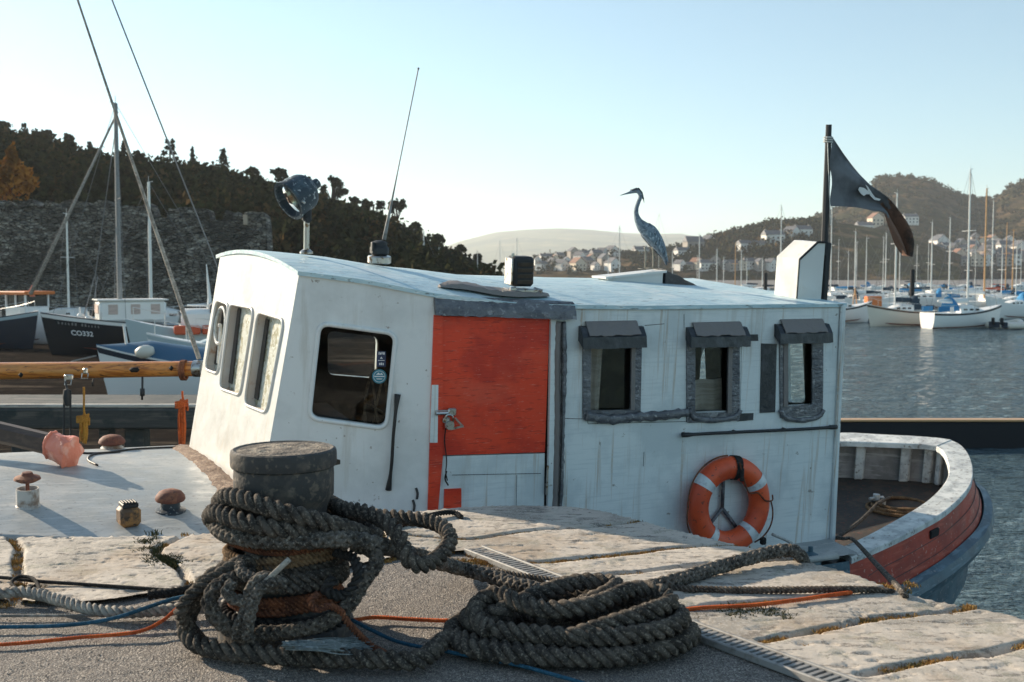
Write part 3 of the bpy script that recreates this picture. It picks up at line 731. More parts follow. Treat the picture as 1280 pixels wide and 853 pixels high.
# lumpy tape roll under window one running to window two
P = [S(731, 519), S(760, 524), S(790, 521), S(825, 519), S(858, 515)]; P = spline([p + V((0, -.022, 0)) for p in P], .03)
mb = MB(); mb.tube(P, [.036 + .006 * math.sin(i * 1.7) + random.uniform(-.004, .004) for i in range(len(P))], 9, flat=.6); bb(mb, 'tape_sill_roll', M['tape'], smooth=True)
for cx, w, w2_ in ((892, w2, 32), (1001, w3, 27)):
    P = [S(cx - w2_, 512), S(cx - w2_ + 7, 522), S(cx, 525), S(cx + w2_ - 7, 521), S(cx + w2_, 512)]
    P = spline([p + V((0, -.018, 0)) for p in P], .03); mb = MB(); mb.tube(P, [.022 + random.uniform(-.004, .004) for _ in P], 8, flat=.6); bb(mb, 'tape_sill', M['tape'], w, smooth=True)
# hand rail
mb = MB(); P = [S(849, 542.5) + V((0, -.045, 0)), S(890, 540) + V((0, -.05, 0)), S(945, 537.5) + V((0, -.05, 0)), S(1000, 535) + V((0, -.05, 0)), S(1041, 532.5) + V((0, -.045, 0))]
Pp = spline(P, .05); mb.tube(Pp, [.019 if (i < 2 or i > len(Pp) - 3) else .013 for i in range(len(Pp))], 8)
for q in ((853, 542), (916, 539), (978, 536), (1037, 533)): mb.tube([S(*q), S(*q) + V((0, -.045, 0))], .012, 6)
bb(mb, 'hand_rail', M['black_metal'], smooth=True)
# seams and stains as thin inlaid lines
mb = MB()
for L in ([(735, 530), (862, 527)], [(703, 523), (733, 524)], [(735, 530), (733, 516)], [(806, 407), (830, 405)], [(855, 393), (855, 410)], [(565, 594), (676, 592)], [(646, 594), (645, 640)], [(805, 565), (804, 583)]):
    P = [S(*p) + V((0, -.001, 0)) for p in L]; mb.tube(spline(P, .1), .0022, 4)
bb(mb, 'panel_seam', M['seam'])
# ---- door
dr = MB()
def dfn(d0): return lambda a, b, d: sfn(a, b, d + d0)
dr.plate(pxs([(547, 570), (682, 566), (688, 398), (553, 396)]), [], dfn(-.012), .03)
door = bb(dr, 'cabin_door', M['red_ply'])
mb = MB(); mb.plate(pxs([(546, 646), (681, 640), (682, 567.5), (547, 571.5)]), [], dfn(-.015), .028); bb(mb, 'lower_door_panel', M['ply_paint'], door)
mb = MB(); mb.plate(pxs([(555, 650), (577, 648), (577, 611), (556, 612)]), [], dfn(-.004), .011); bb(mb, 'red_kick_plate', M['red_ply'], door)
mb = MB(); mb.plate(pxs([(534, 650), (546, 649), (553, 571), (553, 395), (542, 394), (539, 480)]), [], dfn(.010), .012); bb(mb, 'red_door_post', M['red_ply'])
mb = MB(); mb.plate(pxs([(536.5, 553), (546, 553), (547, 481), (539, 481)]), [], dfn(.016), .008); bb(mb, 'white_jamb_patch', M['ply_paint'])
mb = MB(); mb.plate(pxs([(684, 640), (691, 640), (694.5, 399), (688, 399)]), [], dfn(.012), .03); bb(mb, 'door_jamb', M['ply_paint'])
mb = MB(); P = [S(697.5, 402) + V((0, -.01, 0)), S(696, 460) + V((0, -.012, 0)), S(696, 520) + V((0, -.012, 0)), S(695, 580) + V((0, -.012, 0)), S(693, 640) + V((0, -.012, 0))]
P = spline(P, .03); mb.tube(P, [.024 + random.uniform(-.003, .003) for _ in P], 8, flat=.6); bb(mb, 'tape_post', M['tape_tan'], smooth=True)
mb = MB(); P = spline([S(704, 402) + V((0, -.012, 0)), S(704, 470) + V((0, -.02, 0)), S(702, 530) + V((0, -.014, 0)), S(701, 600) + V((0, -.015, 0)), S(699, 636) + V((0, -.012, 0))], .03)
mb.tube(P, [.019 + random.uniform(-.005, .005) for _ in P], 8, flat=.7); bb(mb, 'tape_strip', M['tape'], smooth=True)
mb = MB(); mb.tube(spline([S(700.5, 402) + V((0, -.03, 0)), S(699, 470) + V((0, -.034, 0)), S(700, 530) + V((0, -.034, 0)), S(696.5, 634) + V((0, -.03, 0))], .05), .0045, 5); bb(mb, 'black_cable', M['black_rubber'], smooth=True)
mb = MB(); mb.bbox(S(683, 600) + V((0, -.012, 0)), (.012, .02, .22), .003); bb(mb, 'door_hinge', M['chrome'], door)
# latch and padlock
lk = MB(); lk.bbox(S(553, 515) + V((0, -.02, 0)), (.12, .018, .035), .004); lk.tube([S(543, 516) + V((0, -.03, 0)), S(567, 515) + V((0, -.03, 0))], .013, 8)
lk.bbox(S(563, 514) + V((0, -.03, 0)), (.06, .03, .055), .008); lk.bbox(S(556, 524) + V((0, -.032, 0)), (.05, .028, .05), .01, rot('Y', 25))
latch = bb(lk, 'door_latch', M['chrome'], door, smooth='auto')
mb = MB(); mb.lathe([(.004, -.017), (.03, -.017), (.034, -.008), (.034, .008), (.03, .017), (.004, .017)], 14, S(559, 530) + V((0, -.045, 0)), rot('X', 90))
mb.tube(spline([S(553, 522) + V((0, -.04, 0)), S(556, 517) + V((0, -.05, 0)), S(562, 518) + V((0, -.05, 0)), S(564, 526) + V((0, -.045, 0))], .01), .006, 6); mb.tube([S(566, 521) + V((0, -.04, 0)), S(575, 531) + V((0, -.05, 0))], .008, 6); mb.tube([S(560, 535) + V((0, -.05, 0)), S(576, 531) + V((0, -.05, 0))], .008, 6)
bb(mb, 'padlock', M['chrome'], door, smooth='auto')
mb = MB(); mb.tube(spline([S(555, 527) + V((0, -.05, 0)), S(554.5, 550) + V((0, -.02, 0)), S(557, 575) + V((0, -.02, 0)), S(556, 590) + V((0, -.02, 0)), S(558, 600) + V((0, -.02, 0))], .02), [.004] * 99 if False else .0045, 5)
mb.tube(spline([S(557, 588) + V((0, -.02, 0)), S(555, 598) + V((0, -.022, 0)), S(559, 606) + V((0, -.02, 0))], .02), .006, 5); bb(mb, 'latch_cord', M['rope_black'], door)
# taped flashing above the door
a0, b0 = sd(542, 373); a1, _ = sd(717, 380); rows = []
for i in range(31):
    t = i / 30; a = a0 + (a1 - a0) * t; tb = sd(542 + 175 * t, 372 + 8 * t)[1]; bt = sd(542 + 175 * t, 393 + 6 * t)[1]
    j = lambda: random.uniform(-.005, .005)
    rows.append([V((a, .02, tb + .014)), V((a, -.012, tb + .004 + j() * .3)), V((a, -.045 + j(), (tb * .6 + bt * .4) + j())), V((a, -.055 + j(), (tb * .3 + bt * .7) + j())), V((a + j(), -.06 + j(), bt + j())), V((a, -.03, bt + .004))])
mb = MB(); mb.grid(rows); mb.add(rows[0], [tuple(range(6))]); mb.add(rows[-1], [tuple(range(6))[::-1]]); fixn(bb(mb, 'taped_flashing', M['tape'], smooth='auto'))
# ridge of taped timber on the roof above the door
rows = []
for i in range(25):
    t = i / 24; p = roofpt(549 + 136 * t, .17 + .03 * math.sin(t * 9)); k = .3 + .7 * min(1, min(t, 1 - t) * 8)
    rows.append([p + V((0, -.09 * k, .004)), p + V((0, -.08 * k, .03 * k + .006 + random.uniform(-.006, .006))), p + V((0, 0, .04 * k + .012 + random.uniform(-.005, .005))), p + V((0, .09 * k, .045 * k)), p + V((0, .11 * k, .0))])
mb = MB(); mb.grid(rows); mb.add(rows[0], [tuple(range(5))]); mb.add(rows[-1], [tuple(range(5))[::-1]]); fixn(bb(mb, 'taped_roof_ridge', M['tape_tan'], smooth='auto'))
# ---- forward window
w_ = MB(); w_.plate(winh, [], lambda a, b, d: ffn(a, b, d - .04), .006); fw = bb(w_, 'wheelhouse_window', M['glass'])
mb = MB(); mb.tube([ffn(a, b, .004) for a, b in winh], .017, 8, closed=True); bb(mb, 'window_frame', M['white_paint'], fw, smooth=True)
mb = MB(); ca = sum(a for a, b in winh) / len(winh); cb = sum(b for a, b in winh) / len(winh)
P1 = [ffn(ca + (a - ca) * .985, cb + (b - cb) * .985, .0) for a, b in winh]; P2 = [ffn(ca + (a - ca) * .965, cb + (b - cb) * .965, -.045) for a, b in winh]; n_ = len(P1)
mb.add(P1 + P2, [(i, (i + 1) % n_, (i + 1) % n_ + n_, i + n_) for i in range(n_)]); bb(mb, 'window_reveal', M['reveal'], fw)
def stick(cpx, cpy, rpx, m, shape='disc', w=None, h=None):
    a, b = fd(cpx, cpy); mb = MB()
    if shape == 'disc': L = [(a + rpx * math.cos(t * PI / 14), b + rpx * math.sin(t * PI / 14)) for t in range(28)]
    else: L = [(a - w / 2, b - h / 2), (a + w / 2, b - h / 2), (a + w / 2, b + h / 2), (a - w / 2, b + h / 2)]
    mb.plate(L, [], lambda x, y, d: ffn(x, y, d - .036), .001)
    return bb(mb, 'window_sticker', m, fw), a, b
s1, a, b = stick(474.5, 472, .050, M['teal_sticker'])
mb = MB(); mb.plate([(a + .040 * math.cos(t * PI / 14), b + .040 * math.sin(t * PI / 14)) for t in range(28)], [[(a + .037 * math.cos(t * PI / 14), b + .037 * math.sin(t * PI / 14)) for t in range(28)]], lambda x, y, d: ffn(x, y, d - .0345), .0006)
mb.plate([(a - .034, b - .003), (a + .034, b - .003), (a + .034, b + .004), (a - .034, b + .004)], [], lambda x, y, d: ffn(x, y, d - .0344), .0006)
mb.plate([(a - .024, b + .012), (a - .005, b + .028), (a + .004, b + .016), (a + .014, b + .026), (a + .026, b + .012)], [], lambda x, y, d: ffn(x, y, d - .0344), .0006)
mb.plate([(a - .022, b - .014), (a + .022, b - .014), (a + .016, b - .020), (a - .016, b - .020)], [], lambda x, y, d: ffn(x, y, d - .0344), .0006)
bb(mb, 'sticker_print', M['white_vinyl'], fw)
s2, a, b = stick(477, 450, 0, M['navy_sticker'], 'r', .062, .108)
mb = MB()
for bx_, by_, w_, h_ in ((-.019, .030, .006, .018), (-.010, .030, .008, .014), (.001, .032, .007, .016), (.012, .030, .010, .017), (-.014, -.042, .009, .015), (-.002, -.042, .008, .017), (.010, -.043, .007, .016)):
    mb.plate([(a + bx_, b + by_), (a + bx_ + w_, b + by_), (a + bx_ + w_, b + by_ + h_), (a + bx_, b + by_ + h_)], [], lambda x, y, d: ffn(x, y, d - .0344), .0006)
bb(mb, 'sticker_print', M['white_vinyl'], fw)
mb = MB(); mb.plate([(a - .022, b - .012), (a + .022, b - .012), (a + .022, b - .008), (a - .022, b - .008)], [], lambda x, y, d: ffn(x, y, d - .0344), .0006)
mb.plate([(a - .010, b + .002), (a + .010, b + .002), (a, b + .016)], [], lambda x, y, d: ffn(x, y, d - .0344), .0006); bb(mb, 'sticker_print', M['white_vinyl'], fw)
# black grab handle
P = [SF(497, 493, 0), SF(494, 515), SF(491, 545), SF(489, 580), SF(485.5, 612)]
P = [p + NF * d for p, d in zip(P, (.006, .035, .045, .035, .006))]; P = spline(P, .03); n_ = len(P)
mb = MB(); mb.tube(P, [.012 + .011 * max(0, 1 - min(i, n_ - 1 - i) / 3.5) for i in range(n_)], 8); bb(mb, 'grab_handle', M['black_rubber'], smooth=True)
mb = MB()
for q in ((521, 617), (517, 632)): mb.tube(spline([SF(q[0] - 1, q[1] - 7) + NF * .004, SF(q[0] + 1, q[1]) + NF * .006, SF(q[0], q[1] + 7) + NF * .004], .02), .009, 6, flat=.5)
bb(mb, 'paint_chip', M['seam'])
# ---- bracket behind the lifebuoy
mb = MB(); c_ = S(900, 634) + V((0, -.03, 0))
for q in ((902, 586), (880, 660), (928, 672)): mb.tube([c_, S(*q) + V((0, -.03, 0))], .016, 6)
bb(mb, 'lifebuoy_bracket', M['tape'], smooth=True)
# ---- searchlight
base = roofpt(383, .95); topp = S(386, 272, .95)
mb = MB(); mb.tube([base, V((base.x, base.y, topp.z))], .021, 10); mb.lathe([(.05, 0), (.05, .012), (.028, .03)], 12, base); sl = bb(mb, 'searchlight_post', M['chrome'], smooth='auto')
hub = V((base.x, base.y, topp.z))
mb = MB(); mb.bbox(hub + V((0, 0, .02)), (.06, .07, .10), .012); mb.tube([hub + V((0, -.05, -.02)), hub + V((0, .05, -.02))], .02, 8); mb.tube([hub + V((0, 0, .05)), hub + V((-.01, 0, .13))], .022, 8); bb(mb, 'tilt_bracket', M['black_metal'], sl, smooth='auto')
axw = Vector((-.64, -.56, -.50)).normalized(); axl = (BMI.to_3x3() @ axw).normalized()
lc = S(363, 250, .95); xa = axl.cross(V((0, 0, 1))).normalized(); ya = axl.cross(xa)
Mx = Matrix((xa, ya, axl)).transposed()
mb = MB(); R_ = .142
mb.lathe([(.015, -.27), (.035, -.265), (.04, -.22), (.05, -.205), (.08, -.195), (.118, -.165), (.132, -.14), (R_ - .004, -.12), (R_, -.03), (R_, .0), (R_ + .008, .0), (R_ + .008, .022), (R_ - .012, .022), (R_ - .014, .0), (R_ - .02, -.03)], 32, lc, Mx, cap=False); bb(mb, 'searchlight_drum', M['blue_enamel'], sl, smooth='auto')
mb = MB(); mb.lathe([(.001, -.10), (.05, -.092), (.09, -.065), (R_ - .02, -.005)], 28, lc, Mx, cap=False); bb(mb, 'reflector', M['brass'], sl, smooth=True)
mb = MB(); mb.lathe([(.001, .012), (R_ - .014, .008), (R_ - .014, .002), (.001, .006)], 28, lc, Mx, cap=False); bb(mb, 'lamp_lens', M['lens'], sl, smooth=True)
mb = MB(); mb.tube([lc + xa * (R_ + .01) + axl * .0, lc + xa * (R_ + .035) - axl * .03], .009, 6); mb.tube([lc - xa * (R_ + .01), lc - xa * (R_ + .03) + ya * .02], .01, 6); mb.tube([lc + ya * (R_ * .9) - axl * .05, hub + V((0, 0, .09))], .016, 6); bb(mb, 'clamp_screw', M['chrome'], sl, smooth=True)
# ---- aerial
base = roofpt(474, 1.0)
mb = MB(); mb.lathe([(.075, 0), (.09, .008), (.09, .05), (.082, .06), (.07, .06)], 18, base); ab = bb(mb, 'aerial_base', M['chrome'], smooth='auto')
mb = MB(); mb.bbox(base + V((0, 0, .10)), (.13, .13, .10), .03); mb.lathe([(.05, .1), (.06, .16), (.03, .175)], 14, base); mb.bbox(base + V((-.06, -.02, .13)), (.02, .05, .07), .006); bb(mb, 'aerial_mount', M['black_metal'], ab, smooth='auto')
pt = S(523, 86, 1.0); pb = S(480, 300, 1.0); pts = [pb.lerp(pt, k / 10) for k in range(11)]
mb = MB(); mb.tube(pts, [.016 - .0125 * min(1, k / 4) if k < 4 else .0045 for k in range(11)], 7); mb.lathe([(.006, -.008), (.009, 0), (.006, .008)], 8, pt); bb(mb, 'whip_aerial', M['galv'], ab, smooth=True)
# ---- louvred lamp box on the roof
base = roofpt(649, .22) + V((0, 0, .035)); hz = .235
mb = MB(); mb.bbox(base + V((0, 0, hz / 2 + .02)), (.165, .15, hz - .02), .02); nb = bb(mb, 'lamp_housing', M['black_metal'], smooth='auto')
mb = MB()
for k in range(4): mb.bbox(base + V((.008, -.078, .065 + k * .042)), (.12, .012, .028), .003, rot('X', 14))
bb(mb, 'louvre', M['interior'], nb)
mb = MB(); mb.bbox(base + V((-.088, 0, hz / 2 + .02)), (.014, .13, hz - .04), .005); mb.bbox(base + V((0, -.02, .0)), (.22, .16, .035), .01); mb.bbox(base + V((-.09, -.09, .012)), (.05, .03, .04), .008); mb.tube([base + V((.09, -.05, .01)), base + V((.14, -.09, -.005))], .018, 6); mb.tube([base + V((-.06, 0, hz + .0)), base + V((-.06, 0, hz + .03))], .012, 6); bb(mb, 'lamp_mount', M['chrome'], nb, smooth='auto')
# ---- hatch board under the heron
hl = S(750, 341, 1.2); hr = S(820, 336, 1.2)
hb0 = roofpt(752, 1.2); hb1 = roofpt(822, 1.2)
mb = MB(); zt = hr.z
zl = hb0.z + .012
mb.add([V((hb0.x + .02, 1.12, hb0.z - .04)), V((hb1.x, 1.12, hb1.z - .04)), V((hb1.x, 1.30, hb1.z - .04)), V((hb0.x + .02, 1.30, hb0.z - .04)), V((hb0.x + .02, 1.12, zl - .008)), V((hb1.x, 1.12, zt - .028)), V((hb1.x, 1.30, zt - .028)), V((hb0.x + .02, 1.30, zl - .008))], [(3, 2, 1, 0), (4, 5, 6, 7), (0, 1, 5, 4), (1, 2, 6, 5), (2, 3, 7, 6), (3, 0, 4, 7)])
hatch = bb(mb, 'roof_hatch', M['front_paint'])
mb = MB(); mb.add([V((hb0.x - .02, 1.09, zl - .006)), V((hb1.x + .02, 1.09, zt - .026)), V((hb1.x + .02, 1.34, zt - .036)), V((hb0.x - .02, 1.34, zl - .016)), V((hb0.x - .02, 1.09, zl + .012)), V((hb1.x + .02, 1.09, zt - .006)), V((hb1.x + .02, 1.34, zt - .018)), V((hb0.x - .02, 1.34, zl))], [(3, 2, 1, 0), (4, 5, 6, 7), (0, 1, 5, 4), (1, 2, 6, 5), (2, 3, 7, 6), (3, 0, 4, 7)])
bb(mb, 'hatch_board', M['front_paint'], hatch)
he = S(862, 348, 1.2)
rows = []
for i in range(9):
    t = i / 8; u = hb1.x + .02 + (he.x - hb1.x) * t; z0 = roofw(u, 1.2) - .04; z1 = (zt + .02) * (1 - t) + (roofw(u, 1.2) + .015) * t + random.uniform(-.006, .006)
    rows.append([V((u, 1.10, z0)), V((u, 1.11, z1 - .025)), V((u, 1.2, z1 - .02)), V((u, 1.32, z1 - .03)), V((u, 1.33, z0))])
mb = MB(); mb.grid(rows); mb.add(rows[0], [tuple(range(5))]); fixn(bb(mb, 'tarpaulin_ramp', M['tape_dark'], hatch, smooth='auto'))
HT = V((0, 0, zt - .009))
# ---- funnel box
q = roofpt(996, .30); q0 = q.x; q1 = q0 + .25; v0, v1 = .30, .60; zb = q.z - .06; zA = S(996, 324, .30).z; zB = S(1020, 303, .30).z
mb = MB(); vs = []
for v in (v0, v1):
    vs += [V((q0, v, zb)), V((q1, v, zb)), V((q1, v, zB - (.0 if v == v0 else .0))), V((q0 + .17, v, zB)), V((q0, v, zA))]
mb.add(vs, [(0, 1, 2, 3, 4), (9, 8, 7, 6, 5), (0, 4, 9, 5), (4, 3, 8, 9), (3, 2, 7, 8), (2, 1, 6, 7), (1, 0, 5, 6)]); fb = fixn(bb(mb, 'roof_locker', M['front_paint']))
mb = MB(); mb.tube([V((q0, v0 - .004, zA)), V((q0 + .17, v0 - .004, zB)), V((q1 + .01, v0 - .004, zB))], .010, 5); mb.tube([V((q0 - .002, v0 - .002, zb + .05)), V((q0 - .002, v0 - .002, zA))], .007, 5); bb(mb, 'locker_trim', M['black_metal'], fb)
# ---- flag pole and flag
pb = V((q1 + .045, v0 + .03, zb)); ptp = S(1036, 156, v0 + .03)
mb = MB(); mb.bbox(V((q1 + .045, v0 + .03, (zb + zB) / 2)), (.05, .07, zB - zb + .0), .01); mb.tube([pb.lerp(ptp, .28), ptp], [.03, .024], 8); pole = bb(mb, 'flag_pole', M['black_metal'], smooth='auto')
vF = v0 + .0
Tt = [(1038, 168), (1055, 192), (1075, 214), (1095, 233), (1108.6, 247.5), (1118, 262), (1129, 280), (1136, 299), (1136, 321)]
Bt = [(1039, 258), (1055, 258.5), (1072, 260), (1090, 264), (1103, 266), (1108, 279), (1113, 292), (1119, 305), (1129, 317)]
Tl = resample([S(x, y, vF) for x, y in Tt], 41); Bl = resample([S(x, y, vF) for x, y in Bt], 41)
NJ = 24
def flagp(i, j, off=0):
    p = Tl[i].lerp(Bl[i], j / NJ); t = i / 40; s_ = j / NJ
    amp = .055 * t ** .6
    d = amp * math.sin(s_ * 9 + t * 5) * (1 - .4 * s_) + amp * .5 * math.sin(s_ * 21 + t * 3) * max(0, 1 - s_ * 2.2) + .015 * math.sin(t * 7) * t
    return p + V((.01 * math.sin(s_ * 12 + t * 9), d - off, 0))
mb = MB()
vs = [flagp(i, j) for i in range(41) for j in range(NJ + 1)]; fs = []; 
for i in range(40):
    for j in range(NJ):
        fs.append((i * (NJ + 1) + j, i * (NJ + 1) + j + 1, (i + 1) * (NJ + 1) + j + 1, (i + 1) * (NJ + 1) + j))
mb.add(vs, fs); mb.mi = [1 if (k // NJ) > 23 + 2 * math.sin(k % NJ) else 0 for k in range(len(fs))]
fl = bb(mb, 'flag', [M['flagcloth'], M['flaglit']], pole, smooth=True)
# partly folded skull-and-bones mark
def flagq(px, py, off=.022):
    best = min(((i, j) for i in range(41) for j in range(NJ + 1)), key=lambda ij: (proj(flagp(*ij)) - V((px, py, 0))).length)
    return flagp(*best) + V((0, -off, 0))
def proj(p):
    q = BM @ p - CP; return V((640 + FPX * q.dot(CR) / q.dot(CF), 426.5 - FPX * q.dot(CU) / q.dot(CF), 0))
def blob(mb, pts):
    P = [S(x, y, vF) for x, y in pts]; ref = flagq(sum(p[0] for p in pts) / len(pts), sum(p[1] for p in pts) / len(pts))
    P = [V((p.x, ref.y, p.z)) for p in P]; n = len(P); mb.add(P + [p + V((0, .006, 0)) for p in P], [tuple(range(n)), tuple(range(n, 2 * n))[::-1]] + [(i, (i + 1) % n, (i + 1) % n + n, i + n) for i in range(n)])
mb = MB()
blob(mb, [(1071, 237), (1073, 234), (1078, 235), (1082, 238), (1087, 239), (1087, 243), (1081, 243), (1078, 245), (1074, 242)])
blob(mb, [(1080, 231), (1083, 234), (1088, 242), (1092, 247), (1099, 249), (1097, 251), (1091, 250), (1086, 245)])
bb(mb, 'skull_mark', M['flagwhite'], pole)
# pole lashing + halyard
mb = MB(); mb.tube([pb.lerp(ptp, .9) + V((-.03, -.03, 0)), pb.lerp(ptp, .45) + V((.03, -.03, 0))], .005, 5)
for k in range(3): mb.tube([pb.lerp(ptp, .93 - k * .012) + V((.034 * math.cos(a * PI / 5), .034 * math.sin(a * PI / 5), 0)) for a in range(10)], .007, 5, closed=True)
bb(mb, 'halyard', M['rope_white'], pole)
# ---- deck fittings
def fit(px, py): return deckpt(px, py)
p = fit(35, 632); mb = MB(); mb.lathe([(.078, -.02), (.078, 0), (.07, .006), (.07, .115), (.062, .115), (.060, .07)], 22, p, cap=False); v_ = bb(mb, 'vent_pipe', M['old_white'], smooth='auto')
mb = MB(); mb.lathe([(.012, .07), (.012, .155), (.05, .158), (.083, .175), (.078, .19), (.04, .203), (.03, .222), (.002, .225)], 22, p, cap=False); mb.lathe([(.059, .07), (.002, .072)], 22, p, cap=False); bb(mb, 'vent_cap', M['rust'], v_, smooth='auto')
p = fit(213, 638); mb = MB(); mb.lathe([(.10, -.01), (.10, .006), (.085, .012), (.064, .016), (.064, .075)], 22, p, cap=False); v_ = bb(mb, 'vent_stem', M['blue_enamel'], smooth='auto')
mb = MB(); mb.lathe([(.04, .066), (.092, .068), (.098, .08), (.094, .10), (.075, .125), (.045, .138), (.002, .142)], 24, p, cap=False); bb(mb, 'mushroom_cap', M['rust'], v_, smooth='auto')
p = fit(140, 561); mb = MB(); mb.lathe([(.09, -.01), (.09, .01), (.075, .02), (.075, .045)], 22, p, cap=False); v_ = bb(mb, 'vent_stem', M['old_white'], smooth='auto')
mb = MB(); mb.lathe([(.05, .04), (.098, .042), (.106, .055), (.10, .075), (.075, .10), (.04, .112), (.002, .114)], 24, p, cap=False); bb(mb, 'mushroom_cap', M['rust'], v_, smooth='auto')
p = fit(161, 656); Mz = rot('Z', 12)
mb = MB(); mb.bbox(p + V((0, 0, .06)), (.13, .13, .125), .022, Mz); v_ = bb(mb, 'deck_lamp', M['rust_lamp'], smooth='auto')
mb = MB(); mb.bbox(p + V((0, 0, .135)), (.10, .10, .03), .006, Mz)
for k in range(5): mb.bbox(p + V((-.036 + k * .018, -.02, .155)), (.011, .07, .015), .003, Mz)
bb(mb, 'lamp_guard', M['black_metal'], v_)
# chine block and thin cable on the deck
mb = MB(); mb.tube(spline([fit(x, y) + V((0, 0, .008)) for x, y in ((88, 566), (110, 568), (135, 567), (165, 563), (200, 561), (228, 560))], .05), .008, 5); bb(mb, 'deck_cable', M['black_rubber'], smooth=True)
mb = MB(); mb.tube(spline([fit(x, y) + V((0, 0, .008)) for x, y in ((150, 566), (118, 569), (110, 576), (122, 583))], .05), .008, 5); bb(mb, 'deck_cable', M['black_rubber'], smooth=True)
# after bitts in the well
p = isect(1094, 640, (0, 0, -1.22), (0, 0, 1)); mb = MB(); mb.tube([p + V((0, 0, -.02)), p + V((0, 0, .19))], .035, 10); mb.tube([p + V((-.09, 0, .15)), p + V((.09, 0, .15))], .016, 8); mb.bbox(p + V((.11, .02, .06)), (.05, .06, .16), .01); bb(mb, 'mooring_bitt', M['rail_paint'], smooth='auto')
BITT = p
# ================================================================== THINGS ON THE BOAT
rc = S(909, 628) + V((-.055, -.10, .01))
RM = BM @ Matrix.Translation(rc) @ Matrix.Rotation(math.radians(-4), 4, 'X')
lb = empty('lifebuoy', 'orange lifebuoy with four pale reflective bands hung on the white cabin side', 'lifebuoy', M=RM)
RR, rr_ = .288, .088
def torus(mb, a0, a1, n, r, R0=RR, m=16, flat=.85):
    closed = abs(a1 - a0) > 6.28; vs = []; fs = []; cnt = n if closed else n + 1
    for i in range(cnt):
        a = a0 + (a1 - a0) * i / n
        for k in range(m):
            b = 2 * PI * k / m; q = R0 + r * math.cos(b); vs.append(V((q * math.cos(a), r * flat * math.sin(b), q * math.sin(a) * 1.03)))
    for i in range(n):
        j = (i + 1) % cnt
        for k in range(m): l = (k + 1) % m; fs.append((i * m + k, j * m + k, j * m + l, i * m + l))
    mb.add(vs, fs)
mb = MB(); torus(mb, 0, 2 * PI, 64, rr_); mb.build('ring_body', M['ring_orange'], lb, smooth=True)
for a in (142, 33, -50, -128):
    mb = MB(); torus(mb, math.radians(a - 6.5), math.radians(a + 6.5), 8, rr_ + .003); mb.build('reflective_band', M['reflective'], lb, smooth=True)
mb = MB(); a_ = [math.radians(x) for x in (88, 70, 40, 5, -25, -50)]
for s0, s1, dd in ((88, 2, .03), (0, -52, .045), (-128, -182, .02), (178, 95, .02)):
    P = [V(((RR + rr_ + .012 + dd * math.sin(PI * k / 8)) * math.cos(math.radians(s0 + (s1 - s0) * k / 8)), -.02, (RR + rr_ + .012 + dd * math.sin(PI * k / 8)) * math.sin(math.radians(s0 + (s1 - s0) * k / 8)) * 1.03)) for k in range(9)]
    if s0 == 88: P = [V((.03, -.09, RR + .06)), V((.07, -.09, RR - .07)), V((.12, -.095, RR - .18)), V((.2, -.10, .10)), V((.28, -.09, .03)), V((.37, -.06, .02)), V((.40, -.02, .05))]
    mb.tube(spline(P, .02), .0065, 5)
mb.build('grab_line', M['rope_rust'], lb, smooth=True)
mb = MB()
for k in range(1): torus(mb, math.radians(76), math.radians(87), 2, rr_ + .007)
mb.build('lashing', M['rope_black'], lb); mb = MB(); mb.bbox((.055, -.085, RR - .035), (.035, .03, .11), .01); mb.build('buckle', M['rope_black'], lb); mb = MB(); mb.bbox((.29, -.06, -.30), (.05, .04, .06), .012)
mb.build('toggle', M['rope_black'], lb)
# ---- heron (one continuous skinned body)
hx = roofpt(810, 1.2).x
def hs(px, py, dv=0): return S(px, py, 1.2 + dv)
HL = (1.2,)
feet = hs(807, 334); base_z = HT.z
HM = BM @ Matrix.Translation(V((feet.x, 1.2, base_z)))
hr_ = empty('heron', 'grey heron with long curved neck standing on the hatch board on the cabin roof', 'heron', M=HM)
def hl(px, py, dv=0):
    p = hs(px, py, dv); return p - V((feet.x, 1.2, base_z))
body = [((833, 331), .010), ((830, 322), .022), ((824, 311), .042), ((817, 300), .068), ((811, 291), .078), ((804, 284), .064), ((798.5, 277), .040), ((795.5, 269), .025), ((795.5, 261), .021), ((798, 253), .020), ((800.5, 246), .021), ((799, 240.5), .024), ((795, 238.6), .026), ((790.5, 239.6), .022), ((786.5, 241.2), .013), ((781, 242.8), .007), ((775, 244.5), .0025)]
P = [hl(*p) for p, r in body]; Rr = [r for p, r in body]
Ps = []; Rs = []
for i in range(len(P) - 1):
    for k in range(4):
        t = k / 4; Rs.append(Rr[i] * (1 - t) + Rr[i + 1] * t)
Rs.append(Rr[-1])
m_ = len(P); Ps = []
for i in range(m_ - 1):
    p1, p2 = P[i], P[i + 1]; p0 = P[i - 1] if i else p1 * 2 - p2; p3 = P[i + 2] if i < m_ - 2 else p2 * 2 - p1
    for k in range(4):
        t = k / 4; Ps.append(.5 * ((2 * p1) + (p2 - p0) * t + (2 * p0 - 5 * p1 + 4 * p2 - p3) * t * t + (3 * p1 - p0 - 3 * p2 + p3) * t ** 3))
Ps.append(P[-1])
mb = MB(); mb.tube(Ps, Rs, 14, flat=.8, up=(0, 1, 0))
